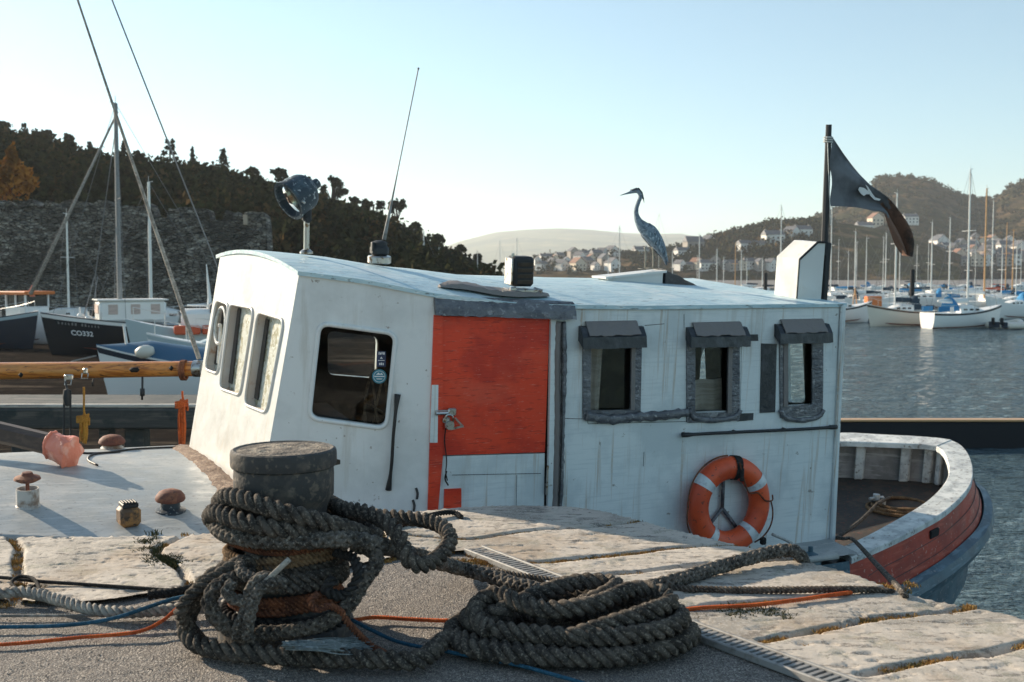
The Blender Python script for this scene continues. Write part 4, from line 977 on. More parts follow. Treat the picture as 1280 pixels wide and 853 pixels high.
# legs, knees, toes belong to the same body mesh
mb.m = 1
for kx, ky, bx, by, dv in ((806.5, 312, 806, 334.5, -.02), (816, 312, 816, 334, .045)):
    a = hl(kx, ky - 3, dv); b = hl(bx, by, dv); b.z = .004; mid = a.lerp(b, .42) + V((.006, 0, 0))
    L = spline([a, mid, b], .02); mb.tube(L, [.013 if i < 2 else (.0095 if abs(i - len(L) * .42) < 1.2 else .0065) for i in range(len(L))], 6)
    for ang in (165, 195, 140, 0): mb.tube([b + V((0, 0, .004)), b + V((.06 * math.cos(math.radians(ang)), .06 * math.sin(math.radians(ang)), .002))], [.006, .003], 5)
hb = mb.build('heron_body', [M['heron_body'], M['heron_leg']], hr_, smooth=True)
# wings: tapered feather shells
for sgn in (-1, 1):
    top_ = [hl(803, 279), hl(809, 278.5), hl(816, 283), hl(823, 293), (hl(829, 306)), hl(833.5, 325)]
    bot_ = [hl(802, 286), hl(806, 296), hl(812, 303), hl(819, 311), hl(826, 319), hl(834, 329)]
    rows = []; tp = spline(top_, .02); n_ = 18
    tp = resample(top_, n_); bt = resample(bot_, n_)
    for i in range(n_):
        bulge = .062 * math.sin(PI * min(1, .18 + i / (n_ - 1) * .82)); row = []
        for j in range(9):
            t = j / 8; p = tp[i].lerp(bt[i], t); row.append(V((p.x, sgn * (.012 + bulge * math.sin(PI * (.12 + .88 * t) * .75) + .008), p.z)))
        rows.append(row)
    mb = MB(); mb.grid(rows); mb.build('wing', M['heron_wing'], hr_, smooth=True)
mb = MB(); mb.tube([hl(789, 238) + V((0, -.017, 0)), hl(797, 236) + V((0, -.018, .0)), hl(801, 241) + V((0, -.016, 0)), hl(804, 249) + V((0, -.006, 0)), hl(805, 254)], [.004, .009, .009, .005, .001], 6); mb.tube([hl(789, 238) + V((0, .017, 0)), hl(797, 236) + V((0, .018, .0)), hl(801, 241) + V((0, .016, 0)), hl(804, 249) + V((0, .006, 0))], [.004, .009, .009, .004], 6)
mb.build('crest_plume', M['heron_dark'], hr_, smooth=True)
mb = MB(); e_ = hl(793, 239.3); mb.lathe([(.0008, -.001), (.004, 0), (.0008, .003)], 8, e_ + V((0, -.0225, 0)), rot('X', 90)); mb.lathe([(.0008, -.001), (.004, 0), (.0008, .003)], 8, e_ + V((0, .0225, 0)), rot('X', -90)); mb.build('eye', M['rope_yellow'], hr_)
# ---- rope coil and line on the bitts
def gw(px, py, z): return G(px, py, z)
def Lw(p): return BM @ Vector(p)
def wl(px, py, w=-1.19): return Lw(isect(px, py, (0, 0, w), (0, 0, 1)))
c_ = isect(1126, 637, (0, 0, -1.17), (0, 0, 1)); P = []
for k in range(46):
    a = k * PI / 8; r_ = .30 - .035 * (k // 16) + random.uniform(-.01, .01); P.append(Lw(c_ + V((r_ * 1.2 * math.cos(a), r_ * math.sin(a), .012 * (k // 8) + .01))))
mb = MB(); rope_mb(mb, P, .019); mb.build('coiled_rope', M['rope_ochre'], smooth=True, label='pale tan rope coiled on the dark floor of the boat stern', category='rope')
P = [wl(1045, 673, -.9), wl(1060, 663, -1.0), wl(1078, 649, -1.05), wl(1093, 634, -1.06), wl(1100, 628, -1.04), wl(1118, 619, -1.15)]
mb = MB(); rope_mb(mb, P, .017); rope_mb(mb, [Lw(BITT + V((.045 * math.cos(k), .045 * math.sin(k), .06 + .006 * k))) for k in range(16)], .014); mb.build('mooring_line', M['rope_grey'], smooth=True, label='grey line made fast to the white bitt in the boat stern', category='rope')
P = [Lw(isect(1043, 672, (1.0, 0, -.83), (-.07, 0, 1))), Lw(isect(1055, 673.5, (0, 0, -.77), (0, 0, 1))), Lw(isect(1066, 674.5, (0, 0, -.76), (0, 0, 1))), G(1095, 705, -.30), G(1126, 738, .015), G(1133, 747, -.02)]
mb = MB(); rope_mb(mb, P, .016, pitch=.05); mb.build('stern_line', M['rope_grey'], smooth=True, label='taut grey line running from the stern rail down to the quay edge', category='rope')
P = [Lw(S(965, 668, -.15)), Lw(S(990, 680, -.2)), Lw(S(1003, 700, -.25)), Lw(S(992, 712, -.3)), Lw(S(1010, 690, -.2)), Lw(S(1022, 700, -.25)), Lw(S(1024, 716, -.3)), Lw(S(1014, 702, -.22)), Lw(S(1000, 690, -.3)), Lw(S(1008, 712, -.35))]
mb = MB(); mb.tube(spline(P, .03), .012, 6); mb.build('fender_line', M['rope_white'], smooth=True, label='white thin line looped at the foot of the cabin beside the braided rope', category='rope')
for px, lab in ((990, 'dark blue cylindrical fender nearer the lifebuoy, wedged between boat and quay'), (1013, 'dark blue cylindrical fender nearer the stern, under the white line loops')):
    q = Lw(S(px, 705, -.26)); mb = MB(); mb.lathe([(.01, -.42), (.06, -.40), (.085, -.34), (.085, .02), (.06, .08), (.02, .1), (.02, .14)], 16, q); mb.build('fender', M['blue_hull'], smooth='auto', label=lab, category='fender')
# ================================================================== QUAY
edge_px = [(-90, 673), (0, 672), (120, 671), (230, 669.5), (280, 664), (340, 658), (400, 651), (460, 646), (520, 641), (575, 636), (620, 633.5), (680, 633), (740, 637), (800, 651), (860, 667), (930, 684), (1000, 701), (1060, 718), (1120, 739), (1200, 759), (1280, 775)]
edge = [G(x, y) for x, y in edge_px]
d_ = (edge[-1] - edge[-3]).normalized()
edge = [V((-30, edge[0].y + .3, 0)), V((-12, edge[0].y + .1, 0))] + edge + [edge[-1] + d_ * 2.5, edge[-1] + d_ * 8, edge[-1] + d_ * 30]
def cut_poly(x0, x1, y0):  # main asphalt: polygon below a limit line
    pass
asph_px = [(-90, 752), (0, 751), (60, 754), (130, 752), (200, 742), (300, 735), (380, 722), (450, 706), (520, 694), (586, 690), (650, 712), (720, 737), (800, 765), (860, 785), (960, 820), (1050, 853)]
asph = [G(x, y) for x, y in asph_px]; d2 = (asph[-1] - asph[-4]).normalized()
asph = [V((-30, asph[0].y + .2, 0)), V((-12, asph[0].y, 0))] + asph + [asph[-1] + d2 * 2, asph[-1] + d2 * 8, asph[-1] + d2 * 26]
far_r = [V((24, -40, 0)), V((-30, -40, 0))]
poly = asph + far_r
tri = tessellate_polygon([[V((p.x, p.y, 0)) for p in poly]])
mb = MB(); mb.add([V((p.x, p.y, -.03)) for p in poly], [tuple(t) for t in tri]); o = mb.build('quay_base', M['soil'], kind='structure')
# asphalt sheet, fine near the camera
xs = np.concatenate([np.linspace(-30, -4.2, 16), np.arange(-4.1, 3.0, .022)]); ys = np.concatenate([np.linspace(-30, 1.9, 12), np.arange(2.0, 6.2, .022)])
def ypoly(L, x):
    X = np.array([p.x for p in L]); Y = np.array([p.y for p in L]); return np.interp(x, X, Y)
AX, AY = asph, None
def make_sheet(name, mtl, xs, ylo, yhi, ny, zf, **k):
    """ylo/yhi are functions of x; ny rows"""
    XS = np.repeat(xs[:, None], ny, 1); T = np.linspace(0, 1, ny)[None, :]
    YS = ylo(xs)[:, None] * (1 - T) + yhi(xs)[:, None] * T
    ZS = zf(XS, YS); n = len(xs)
    v = np.stack([XS.ravel(), YS.ravel(), ZS.ravel()], 1)
    idx = np.arange(n * ny).reshape(n, ny)
    f = np.stack([idx[:-1, :-1].ravel(), idx[1:, :-1].ravel(), idx[1:, 1:].ravel(), idx[:-1, 1:].ravel()], 1)
    me = bpy.data.meshes.new(name); me.from_pydata(v.tolist(), [], f.tolist()); me.materials.append(mtl); me.polygons.foreach_set('use_smooth', [True] * len(f)); me.update()
    o = bpy.data.objects.new(name, me); COL.objects.link(o)
    for a, b in k.items(): o[a] = b
    return o
# asphalt runs along x up to the line; right of x~1.13 the boundary line continues towards/behind the camera
xa_ = np.concatenate([np.linspace(-30, -4, 12), np.arange(-3.95, asph[-4].x, .016)])
def zas(X, Y): return -.012 + .016 * (fbm(X * 3, Y * 3, 3, 5) - .5) + .006 * (fbm(X * 22, Y * 22, 3, 9) - .5)
make_sheet('asphalt', M['asphalt'], xa_, lambda x: np.full_like(x, 2.3), lambda x: ypoly(asph, x) + .075, 200, zas, kind='structure')
P4 = asph[-4]; mb = MB()
bk = [V((-30, 2.3, -.012)), V((P4.x, 2.3, -.012)), V((P4.x, P4.y, -.012))] + [V((p.x, p.y, -.012)) for p in asph[-3:]] + [V((24, -40, -.012)), V((-30, -40, -.012))]
tri = tessellate_polygon([[V((p.x, p.y, 0)) for p in bk]]); mb.add(bk, [tuple(t) for t in tri]); mb.build('asphalt_apron', M['asphalt'], kind='structure')
# edging stones: height sheet with open joints
joints_px = [[(12, 672), (22, 700), (18, 752)], [(232, 668), (196, 690), (225, 715), (240, 742)], [(466, 645), (480, 672), (512, 692)], [(512, 670), (590, 675), (660, 666), (730, 660), (800, 652)], [(586, 692), (670, 705), (760, 695), (880, 684), (935, 684)], [(700, 728), (800, 716), (900, 706), (1000, 701)], [(828, 770), (900, 757), (1000, 750), (1062, 742), (1118, 738)], [(955, 803), (1010, 792), (1090, 775), (1150, 768), (1215, 762)], [(1080, 845), (1160, 828), (1230, 818), (1300, 803)], [(-60, 674), (-66, 752)]]
joints = [spline([G(*q) for q in J], .02) for J in joints_px]
# extra joints beyond the frame
for k in range(6):
    a = edge[-4].lerp(edge[-3], 1) + d_ * (.9 + k * 1.0); n_ = V((-d_.y, d_.x, 0)); joints.append([a - n_ * (-.1 + .02 * i) * -1 for i in range(0)] or spline([a + n_ * .05, a - n_ * 1.5], .05))
JP = np.array([(p.x, p.y) for J in joints for p in J])
def zst(X, Y):
    sh = X.shape; x = X.ravel(); y = Y.ravel()
    wx = x + .05 * (fbm(x * 5, y * 5, 3, 31) - .5); wy = y + .05 * (fbm(x * 5, y * 5, 3, 37) - .5)
    D = np.full(x.shape, 9.0)
    for c0 in range(0, len(JP), 64):
        q = JP[c0:c0 + 64]; D = np.minimum(D, np.sqrt((wx[:, None] - q[None, :, 0]) ** 2 + (wy[:, None] - q[None, :, 1]) ** 2).min(1))
    EP = np.array([(p.x, p.y) for p in spline(edge, .05)]); E = np.full(x.shape, 9.0)
    near = (x > -5) & (x < 5)
    for c0 in range(0, len(EP), 64):
        q = EP[c0:c0 + 64]; E = np.minimum(E, np.sqrt((wx[:, None] - q[None, :, 0]) ** 2 + (wy[:, None] - q[None, :, 1]) ** 2).min(1))
    w = .016 + .02 * fbm(x * 4, y * 4, 3, 3)
    g = np.clip((D - w * .5) / .022, 0, 1); g = 1 - (1 - g) ** 2
    e = np.clip((E + .02 * (fbm(x * 12, y * 12, 2, 91) - .5)) / .03, 0, 1); e = np.sqrt(np.clip(1 - (1 - e) ** 2, 0, 1))
    z = -.045 + .055 * g - .05 * (1 - e) + .016 * (fbm(x * 1.8, y * 1.8, 2, 1) - .5) + .003 * (fbm(x * 7, y * 7, 3, 2) - .5) + .005 * (fbm(x * 40, y * 40, 2, 4) - .5)
    pit = np.clip(fbm(x * 9, y * 26, 3, 77) - .60, 0, .03) * .25 + np.clip(fbm(x * 30, y * 50, 2, 78) - .58, 0, .05) * .12
    return (z - pit).reshape(sh)
stone_lo = lambda x: ypoly([p for p in asph if p.x < 1.2] + [V((1.2, ypoly(asph, 1.2), 0)), V((asph[-3].x, asph[-3].y, 0))], x) - .02
# parametrised strip from the asphalt line to the edge, following both polylines
def strip_sheet(name, A, B, n, m_, zf, mtl, **k):
    A = resample(A, n); B = resample(B, n)
    a = np.array([tuple(p) for p in A]); b = np.array([tuple(p) for p in B]); T = np.linspace(0, 1, m_)[None, :, None]
    Pq = a[:, None, :] * (1 - T) + b[:, None, :] * T; Pq[..., 2] = zf(Pq[..., 0], Pq[..., 1])
    idx = np.arange(n * m_).reshape(n, m_); f = np.stack([idx[:-1, :-1].ravel(), idx[1:, :-1].ravel(), idx[1:, 1:].ravel(), idx[:-1, 1:].ravel()], 1)
    me = bpy.data.meshes.new(name); me.from_pydata(Pq.reshape(-1, 3).tolist(), [], f.tolist()); me.materials.append(mtl); me.polygons.foreach_set('use_smooth', [True] * len(f)); me.update()
    o = bpy.data.objects.new(name, me); COL.objects.link(o)
    for x, y in k.items(): o[x] = y
    return o
def ed(x, y): return G(x, y)
eA = asph[2:-3]; eB = edge[2:-3]
# corresponding stations: drain line point (586,690) pairs with (620,633)
iA = 9; iB = 10
ext = 1.6
nA = asph[2:2 + iA + 1]; nB = edge[2:2 + iB + 1]
strip_sheet('edge_stones', nA, nB, 330, 110, zst, M['capstone'], kind='structure')
nA2 = asph[2 + iA:-3] + [asph[-4] + d2 * 1.8]; nB2 = edge[2 + iB:-3] + [edge[-4] + d_ * 1.2]
strip_sheet('edge_stones', nA2, nB2, 300, 150, zst, M['capstone'], kind='structure')
# outlying stones, coarse
mb = MB()
mb.grid([[asph[0] + V((0, 0, .005)), edge[0]], [asph[1] + V((0, 0, .005)), edge[1]], [asph[2] + V((0, 0, .0)), edge[2]]])
mb.grid([[nA2[-1], nB2[-1]], [asph[-2], edge[-2]], [asph[-1], edge[-1]]]); mb.build('edge_stones', M['capstone'], kind='structure')
# quay wall face
Ew = spline(edge[1:-1], .15) ; Ew = [edge[0]] + Ew + [edge[-1]]
rows = [[p + V((0, -.01, -.045)), p + V((0, -.03, -.4)), p + V((0, -.05, -1.2)), p + V((0, -.1, -4.0))] for p in Ew]
mb = MB(); mb.grid(rows); mb.build('quay_wall', M['quay_wall'], kind='structure', smooth=True)
# drain channels
def drain(a_px, b_px, wd_, label, ext=0):
    a = G(*a_px); b = G(*b_px); t = (b - a).normalized(); b = b + t * ext; s_ = V((t.y, -t.x, 0)); Mz = Matrix((t, s_, V((0, 0, 1)))).transposed(); L = (b - a).length
    r_ = empty('drain_channel', label, 'drain grating', loc=a)
    mb = MB()
    for sg in (-1, 1): mb.bbox((a + b) / 2 + s_ * sg * wd_ / 2 + V((0, 0, .004)), (L, .016, .03), .004, Mz)
    mb.build('frame', M['galv'], r_, world=True)
    mb = MB(); n = int(L / .032)
    for k in range(n): mb.box(a + t * (L * (k + .5) / n) + V((0, 0, .004)), (.016, wd_ - .014, .016), Mz)
    mb.build('grating', M['galv'], r_, world=True)
    mb = MB(); mb.box((a + b) / 2 + V((0, 0, -.008)), (L, wd_, .004), Mz); mb.build('channel_bottom', M['black_void'], r_, world=True)
drain((592, 688), (718, 737), .105, 'short galvanised drain grating between bollard and rope heap')
drain((846, 781), (1052, 857), .105, 'long galvanised drain grating running out below the rope heap', 1.2)
# dry moss and weeds in the joints
def tufts(spots, m, label, hgt=.03, blade=.0035, per=10, spread=.03):
    mb = MB()
    for p in spots:
        for _ in range(per):
            a = random.uniform(0, 2 * PI); q = p + V((random.gauss(0, spread), random.gauss(0, spread), -.012)); h = hgt * random.uniform(.4, 1.1)
            d = V((math.cos(a), math.sin(a), 0)); tip = q + d * h * random.uniform(.3, 1.0) + V((0, 0, h)); s_ = V((-d.y, d.x, 0)) * blade
            mb.add([q - s_, q + s_, q.lerp(tip, .6) + s_ * .7 + V((0, 0, h * .15)), tip, q.lerp(tip, .6) - s_ * .7 + V((0, 0, h * .15))], [(0, 1, 2, 3, 4)])
    return mb.build('dry_grass' if m is M['dryweed'] else 'green_weed', m, label=label, category='plants', kind='stuff')
sp_ = []
for J, dens in zip(joints[:9], (.5, .25, .35, .8, .8, .15, .75, .6, .7)):
    for p in J:
        if random.random() < dens * 1.5 * max(0, float(noise2(p.x * 7, p.y * 7, 3)) * 1.6 - .5): sp_.append(p)
for x0, y0, sx, sy, n in ((560, 678, 22, 6, 60), (650, 690, 14, 3, 22), (618, 668, 20, 3, 30), (600, 700, 15, 4, 16), (866, 775, 26, 5, 46), (25, 735, 20, 8, 40), (10, 690, 6, 10, 20), (1085, 735, 26, 3, 26), (1210, 758, 5, 3, 10), (700, 702, 25, 3, 30), (975, 802, 22, 4, 30), (1110, 777, 40, 5, 36), (262, 680, 12, 4, 16), (300, 700, 8, 3, 8), (500, 690, 30, 6, 20)):
    for _ in range(n): sp_.append(G(random.gauss(x0, sx), random.gauss(y0, sy)))
tufts(sp_ + [q + V((random.gauss(0, .02), random.gauss(0, .02), 0)) for q in sp_], M['dryweed'], 'dry orange moss and grass growing in the joints of the quay stones', .017, .0026, 22, .013)
sp_ = [G(random.gauss(204, 11), random.gauss(701, 3)) for _ in range(40)] + [G(random.gauss(184, 6), random.gauss(682, 5)) for _ in range(18)] + [G(random.gauss(925, 30), random.gauss(767, 4)) for _ in range(26)]
tufts(sp_, M['greenweed'], 'dark green weeds growing in the broken joint left of the bollard', .03, .003, 30, .018)
# loose grit and pebbles
mb = MB()
for _ in range(2600):
    x, y = random.uniform(-3.2, 2.2), random.uniform(2.9, 5.6)
    p = V((x, y, zas(np.array([x]), np.array([y]))[0] + .002)); r_ = random.uniform(.0015, .0045)
    lim = float(ypoly(asph, x))
    if y > lim - .02: continue
    Mr = Matrix.Rotation(random.uniform(0, 3), 3, 'Z') @ Matrix.Rotation(random.uniform(0, 3), 3, 'X')
    mb.add([p + Mr @ V(q) * r_ for q in ((1, 0, 0), (-1, .2, 0), (0, 1.1, 0), (0, -1, 0), (0, 0, .8), (0, 0, -.8))], [(0, 2, 4), (2, 1, 4), (1, 3, 4), (3, 0, 4), (2, 0, 5), (1, 2, 5), (3, 1, 5), (0, 3, 5)])
mb.build('grit', mat('grit', (.30, .27, .24), .9, layers=((3, (.12, .1, .09), .5, .55),)), label='loose pale grit scattered on the asphalt quay', category='gravel', kind='stuff')
# ================================================================== BOLLARD
BX, BY = at(355, 600, 4.36).x, 4.36
def bz(y, D=4.36): return CAMH - (y - HOR) * D / FPX
bl = empty('bollard', 'dark iron mooring bollard wound with many ropes', 'bollard', loc=(BX, BY, 0))
mb = MB(); mb.lathe([(.27, -.03), (.27, .03), (.24, .05), (.19, .09), (.165, .16), (.155, .30), (.16, .42), (.17, .49), (.185, .525), (.196, .54), (.198, .62), (.196, .652), (.192, .655), (.192, .662)], 40); mb.build('bollard_post', M['iron'], bl, smooth='auto')
mb = MB(); mb.lathe([(.19, .654), (.206, .658), (.209, .67), (.209, .71), (.206, .722), (.196, .727), (.183, .722), (.178, .712)], 40, cap=False); mb.build('bollard_cap', M['iron'], bl, smooth='auto')
rows = []
for i in range(14):
    r_ = .183 * i / 13; rows.append([V((r_ * math.cos(a * PI / 20), r_ * math.sin(a * PI / 20), .722 + .010 * (float(noise2(r_ * math.cos(a * PI / 20) * 22 + 50, r_ * math.sin(a * PI / 20) * 22 + 50)) - .3) * (1 if i < 12 else 0))) for a in range(41)])
mb = MB(); mb.grid(rows); mb.build('cap_crust', M['iron_top'], bl, smooth=True)
# ---- ropes
def rope(name, P, R, m, label, kind='laid', pitch=None, group=None, extra=(), smooth=True):
    mb = MB(); rope_mb(mb, P, R, kind, pitch)
    for e in extra: rope_mb(mb, e, R, kind, pitch)
    k = {'label': label, 'category': 'rope'}
    if group: k['group'] = group
    return mb.build(name, m, smooth=smooth, **k)
def T(px, py, D): return at(px, py, D)
def turns(z0, z1, n, r, R, tilt=0.0, ax=0, a0=0, jit=.006, ex=1.0, cx=0):
    P = []; N_ = int(n * 14)
    for i in range(N_ + 1):
        a = a0 + 2 * PI * n * i / N_; q = r + random.uniform(-jit, jit); x = q * math.cos(a) * ex + cx; y = q * math.sin(a)
        P.append(V((BX + x, BY + y, z0 + (z1 - z0) * i / N_ - tilt * x + random.uniform(-jit, jit) * .6)))
    return P
# T1: thick laid warp, two slanting turns with a bight going out to the right
P = [T(462, 672, 4.30), T(440, 664, 4.14), T(400, 652, 4.06), T(350, 639, 4.05), T(312, 627, 4.10), T(285, 621, 4.22), T(276, 628, 4.40), T(300, 622, 4.62), T(360, 618, 4.68), T(420, 634, 4.62), T(462, 655, 4.46), T(466, 676, 4.30), T(438, 678, 4.14), T(390, 668, 4.06), T(340, 660, 4.04), T(296, 650, 4.10), T(270, 640, 4.24), T(266, 650, 4.42), T(300, 655, 4.62), T(370, 655, 4.68)]
rope('mooring_rope', P, .037, M['rope_dark'], 'thickest dark laid rope lying highest round the bollard in slanting turns')
# T3: stiff loop standing out to the right
P = [T(372, 618, 4.60), T(400, 622, 4.60), T(428, 636, 4.42), T(455, 640, 4.32), T(482, 652, 4.24), T(500, 672, 4.16), T(507, 696, 4.12), T(526, 707, 4.14), T(548, 697, 4.24), T(562, 678, 4.36), T(556, 661, 4.48), T(534, 651, 4.58), T(500, 647, 4.66), T(460, 645, 4.72), T(420, 642, 4.68), T(380, 640, 4.66)]
rope('mooring_rope', P, .034, M['rope_dark'], 'stiff dark rope loop standing out to the right of the bollard')
# T2: braided warp to the boat
P = [T(430, 655, 4.62), T(350, 650, 4.66), T(290, 650, 4.56), T(270, 655, 4.38), T(285, 668, 4.18), T(330, 676, 4.07), T(385, 676, 4.04), T(435, 674, 4.08), T(480, 683, 4.2), T(520, 695, 4.45), G(566, 708, .09), G(610, 720, .04), G(655, 733, .035), G(705, 743, .035), G(760, 740, .035), G(806, 735, .035), G(850, 724, .04), G(905, 707, .045), G(955, 693, .06), G(985, 688, .07), G(1000, 695, .04), G(1006, 712, -.12), G(1008, 735, -.4)]
rope('braided_warp', P, .031, M['rope_grey'], 'thick braided grey rope running from bollard over the quay stones towards the boat', 'braid')
P = [T(455, 672, 4.25), T(480, 686, 4.35), T(520, 700, 4.6), G(566, 708, .05), G(610, 714, .02), G(665, 722, .018), G(720, 729, .018), G(800, 733, .02), G(880, 737, .02), G(960, 738, .022), G(1040, 737, .03), G(1095, 738, .02), G(1120, 743, -.02), G(1133, 752, -.25)]
rope('laid_warp', P, .017, M['rope_dark'], 'thinner dark laid rope stretched straight over the quay stones to the quay edge')
rope('laid_warp', [G(470, 664, .02), G(500, 657, .02), G(530, 647, .03), G(550, 642, .035), G(568, 641, .03), G(577, 647, .02)], .016, M['rope_black'], 'short black rope end on the stones in front of the red door')
def ring_of(z0, z1, n, r, R, m, label, kind='laid', **k): return rope('bollard_rope', turns(z0, z1, n, r, R, **k), R, m, label, kind)
ring_of(.41, .355, 3, .222, .013, M['rope_rust'], 'thin rust orange rope wound directly under the thick grey turns of the bollard', tilt=.06)
ring_of(.435, .40, 2, .235, .02, M['rope_grey'], 'pale grey braided turn squeezed between thick dark and thin rust ropes', 'braid', tilt=.12)
ring_of(.345, .30, 2, .225, .016, M['rope_ochre'], 'sunlit ochre rope wound round the middle of the bollard', tilt=-.06, a0=1.0)
ring_of(.285, .20, 2.6, .226, .027, M['rope_grey'], 'thick grey laid rope wound just below the ochre rope on the bollard', tilt=.02)
ring_of(.31, .27, 2, .212, .022, M['rope_dark'], 'dark rope turns behind the slanting flat strap on the bollard', tilt=.03)
ring_of(.185, .11, 3.4, .212, .018, M['rope_rust'], 'rust brown rope wound low on the bollard above the foot', tilt=-.03)
ring_of(.095, .05, 2, .235, .028, M['rope_black'], 'blackish rope turns lying round the foot of the bollard', tilt=0)
# loops on the left
P = [T(340, 706, 4.2), T(306, 706, 4.14), T(276, 716, 4.1), T(252, 734, 4.06), G(236, 768, .12), G(234, 790, .06), G(250, 806, .042), G(290, 815, .038), G(340, 819, .038), G(400, 822, .038), G(470, 824, .038), G(525, 824, .038)]
HC = (G(708, 790).x, 4.19)
def coil(specs, a0, R, jit=.012, rotz=-.12):
    out = []; n = 16
    for i, (cx, cy, rx, ry, z, tx, ty) in enumerate(specs[:-1]):
        q = specs[i + 1]
        for k in range(n):
            t = k / n; s_ = [u * (1 - t) + v * t for u, v in zip((cx, cy, rx, ry, z, tx, ty), q)]; a = a0 + 2 * PI * t
            wob = 1 + .05 * math.sin(2 * a + i * 2.1) + random.uniform(-jit, jit); x = s_[2] * math.cos(a) * wob; y = s_[3] * math.sin(a) * wob
            xr = x * math.cos(rotz) - y * math.sin(rotz); yr = x * math.sin(rotz) + y * math.cos(rotz)
            out.append(V((HC[0] + s_[0] + xr, HC[1] + s_[1] + yr, max(.037, s_[4] + s_[5] * x + s_[6] * y + random.uniform(-.004, .004)))))
    return out
P += coil([(0, 0, .47, .30, .038, 0, 0), (.01, 0, .46, .29, .038, 0, 0), (0, .01, .37, .235, .038, 0, 0), (.02, .02, .27, .17, .042, 0, 0), (.03, .0, .42, .27, .10, .02, 0), (.05, .02, .33, .20, .105, .04, 0.04)], math.radians(205), .037)
e0 = P[-1]; P += [V((HC[0] - .26, HC[1] - .04, .13)), V((HC[0] - .10, HC[1] + .10, .16)), V((HC[0] + .05, HC[1] + .18, .18)), V((HC[0] + .19, HC[1] + .18, .175)), V((HC[0] + .17, HC[1] + .08, .17)), V((HC[0] + .02, HC[1] + .0, .13)), V((HC[0] - .12, HC[1] - .04, .09))]
rope('coiled_rope', P, .037, M['rope_dark'], 'big heap of thick dark rope, its tail swept round the bollard foot')
P = [V((HC[0] - .30, HC[1] - .17, .09)), V((HC[0] - .36, HC[1] - .02, .13)), V((HC[0] - .28, HC[1] + .07, .165)), V((HC[0] - .20, HC[1] - .04, .17)), V((HC[0] - .07, HC[1] - .13, .165)), V((HC[0] + .10, HC[1] - .09, .175)), V((HC[0] + .25, HC[1] + .04, .19)), V((HC[0] + .35, HC[1] + .05, .18)), V((HC[0] + .39, HC[1] - .04, .165)), V((HC[0] + .30, HC[1] - .13, .16)), V((HC[0] + .14, HC[1] - .20, .13)), V((HC[0] - .02, HC[1] - .27, .10))]
rope('coiled_rope', P, .036, M['rope_dark'], 'thick rope bight lying diagonally across the front of the big rope heap')
P = [T(325, 700, 4.16), T(298, 704, 4.1), T(268, 722, 4.05), T(243, 740, 4.03), T(229, 757, 4.02), T(226, 768, 4.05), T(236, 783, 4.1), T(250, 800, 4.16)]
rope('bollard_rope', P, .026, M['rope_dark'], 'outer rope loop hanging over the left side of the bollard towards the ground')
P = [T(318, 718, 4.1), T(296, 722, 4.05), T(272, 734, 4.0), T(262, 752, 3.97), T(270, 772, 3.96), T(288, 786, 3.96), T(310, 797, 3.98), T(338, 803, 4.04)]
rope('bollard_rope', P, .029, M['rope_dark'], 'inner rope loop lit by the sun at the lower left of the bollard', 'braid')
P = [T(300, 700, 4.12), T(303, 716, 4.02), T(325, 727, 3.97), T(352, 730, 3.96), T(330, 722, 3.93), T(314, 735, 3.93), T(308, 760, 3.93), T(300, 780, 3.93), T(296, 797, 3.95)]
rope('bollard_rope', P, .021, M['rope_grey'], 'knotted grey rope with two tails hanging at the front of the bollard', 'braid', extra=([T(345, 725, 3.92), T(322, 740, 3.91), T(312, 772, 3.91), T(308, 798, 3.93)], [T(292, 728, 3.95), T(284, 738, 3.93), T(290, 748, 3.93), T(305, 752, 3.93)]))
mb = MB(); mb.tube(spline([T(362, 699, 3.94), T(345, 715, 3.92), T(328, 731, 3.91), T(318, 738, 3.91)], .02), .011, 8, flat=.45); mb.build('rope_strap', M['rope_pale'], smooth=True, label='flat pale strap slanting across the rope turns of the bollard', category='strap')
P = [T(440, 680, 4.16), T(466, 690, 4.14), T(470, 704, 4.10), T(456, 725, 4.06), T(442, 748, 4.03), T(424, 768, 4.0), T(396, 782, 3.98), T(360, 790, 3.98), T(322, 792, 4.0)]
rope('bollard_rope', P, .027, M['rope_dark'], 'dark braided rope sweeping down the right side of the bollard', 'braid')
P = [T(420, 690, 4.18), T(440, 696, 4.12), T(448, 712, 4.06), T(444, 730, 4.04), T(428, 745, 4.02), T(408, 738, 4.0), T(418, 722, 4.02)]
rope('bollard_rope', P, .022, M['rope_black'], 'black knotted rope end at the right side of the bollard')
P = [T(398, 742, 3.97), T(388, 752, 3.95), T(396, 762, 3.95), T(412, 758, 3.95), T(426, 765, 3.98), T(436, 780, 4.0), G(462, 806, .03), G(482, 818, .03), G(486, 830, .02)]
rope('bollard_rope', P, .014, M['rope_rust'], 'thin rust coloured rope hooked among the low turns and trailing right of the bollard foot')
# frayed tail
mb = MB()
for k in range(240):
    t0 = random.uniform(0, .45); y0 = random.gauss(0, 3.0); P = [G(352 + 110 * t + (0), 806 + y0 * (.4 + t) + 2.5 * math.sin(t * 6 + k) , .10 + .015 * math.sin(t * 5) + random.uniform(-.012, .012) - .05 * t) for t in (t0, t0 + .2, t0 + .38, min(1.05, t0 + random.uniform(.45, .65)))]
    mb.tube(spline(P, .04), .0022, 4, cap=False)
mb.build('frayed_rope_end', M['fray'], smooth=True, label='frayed blue grey rope end fanned out at the foot of the bollard', category='rope')
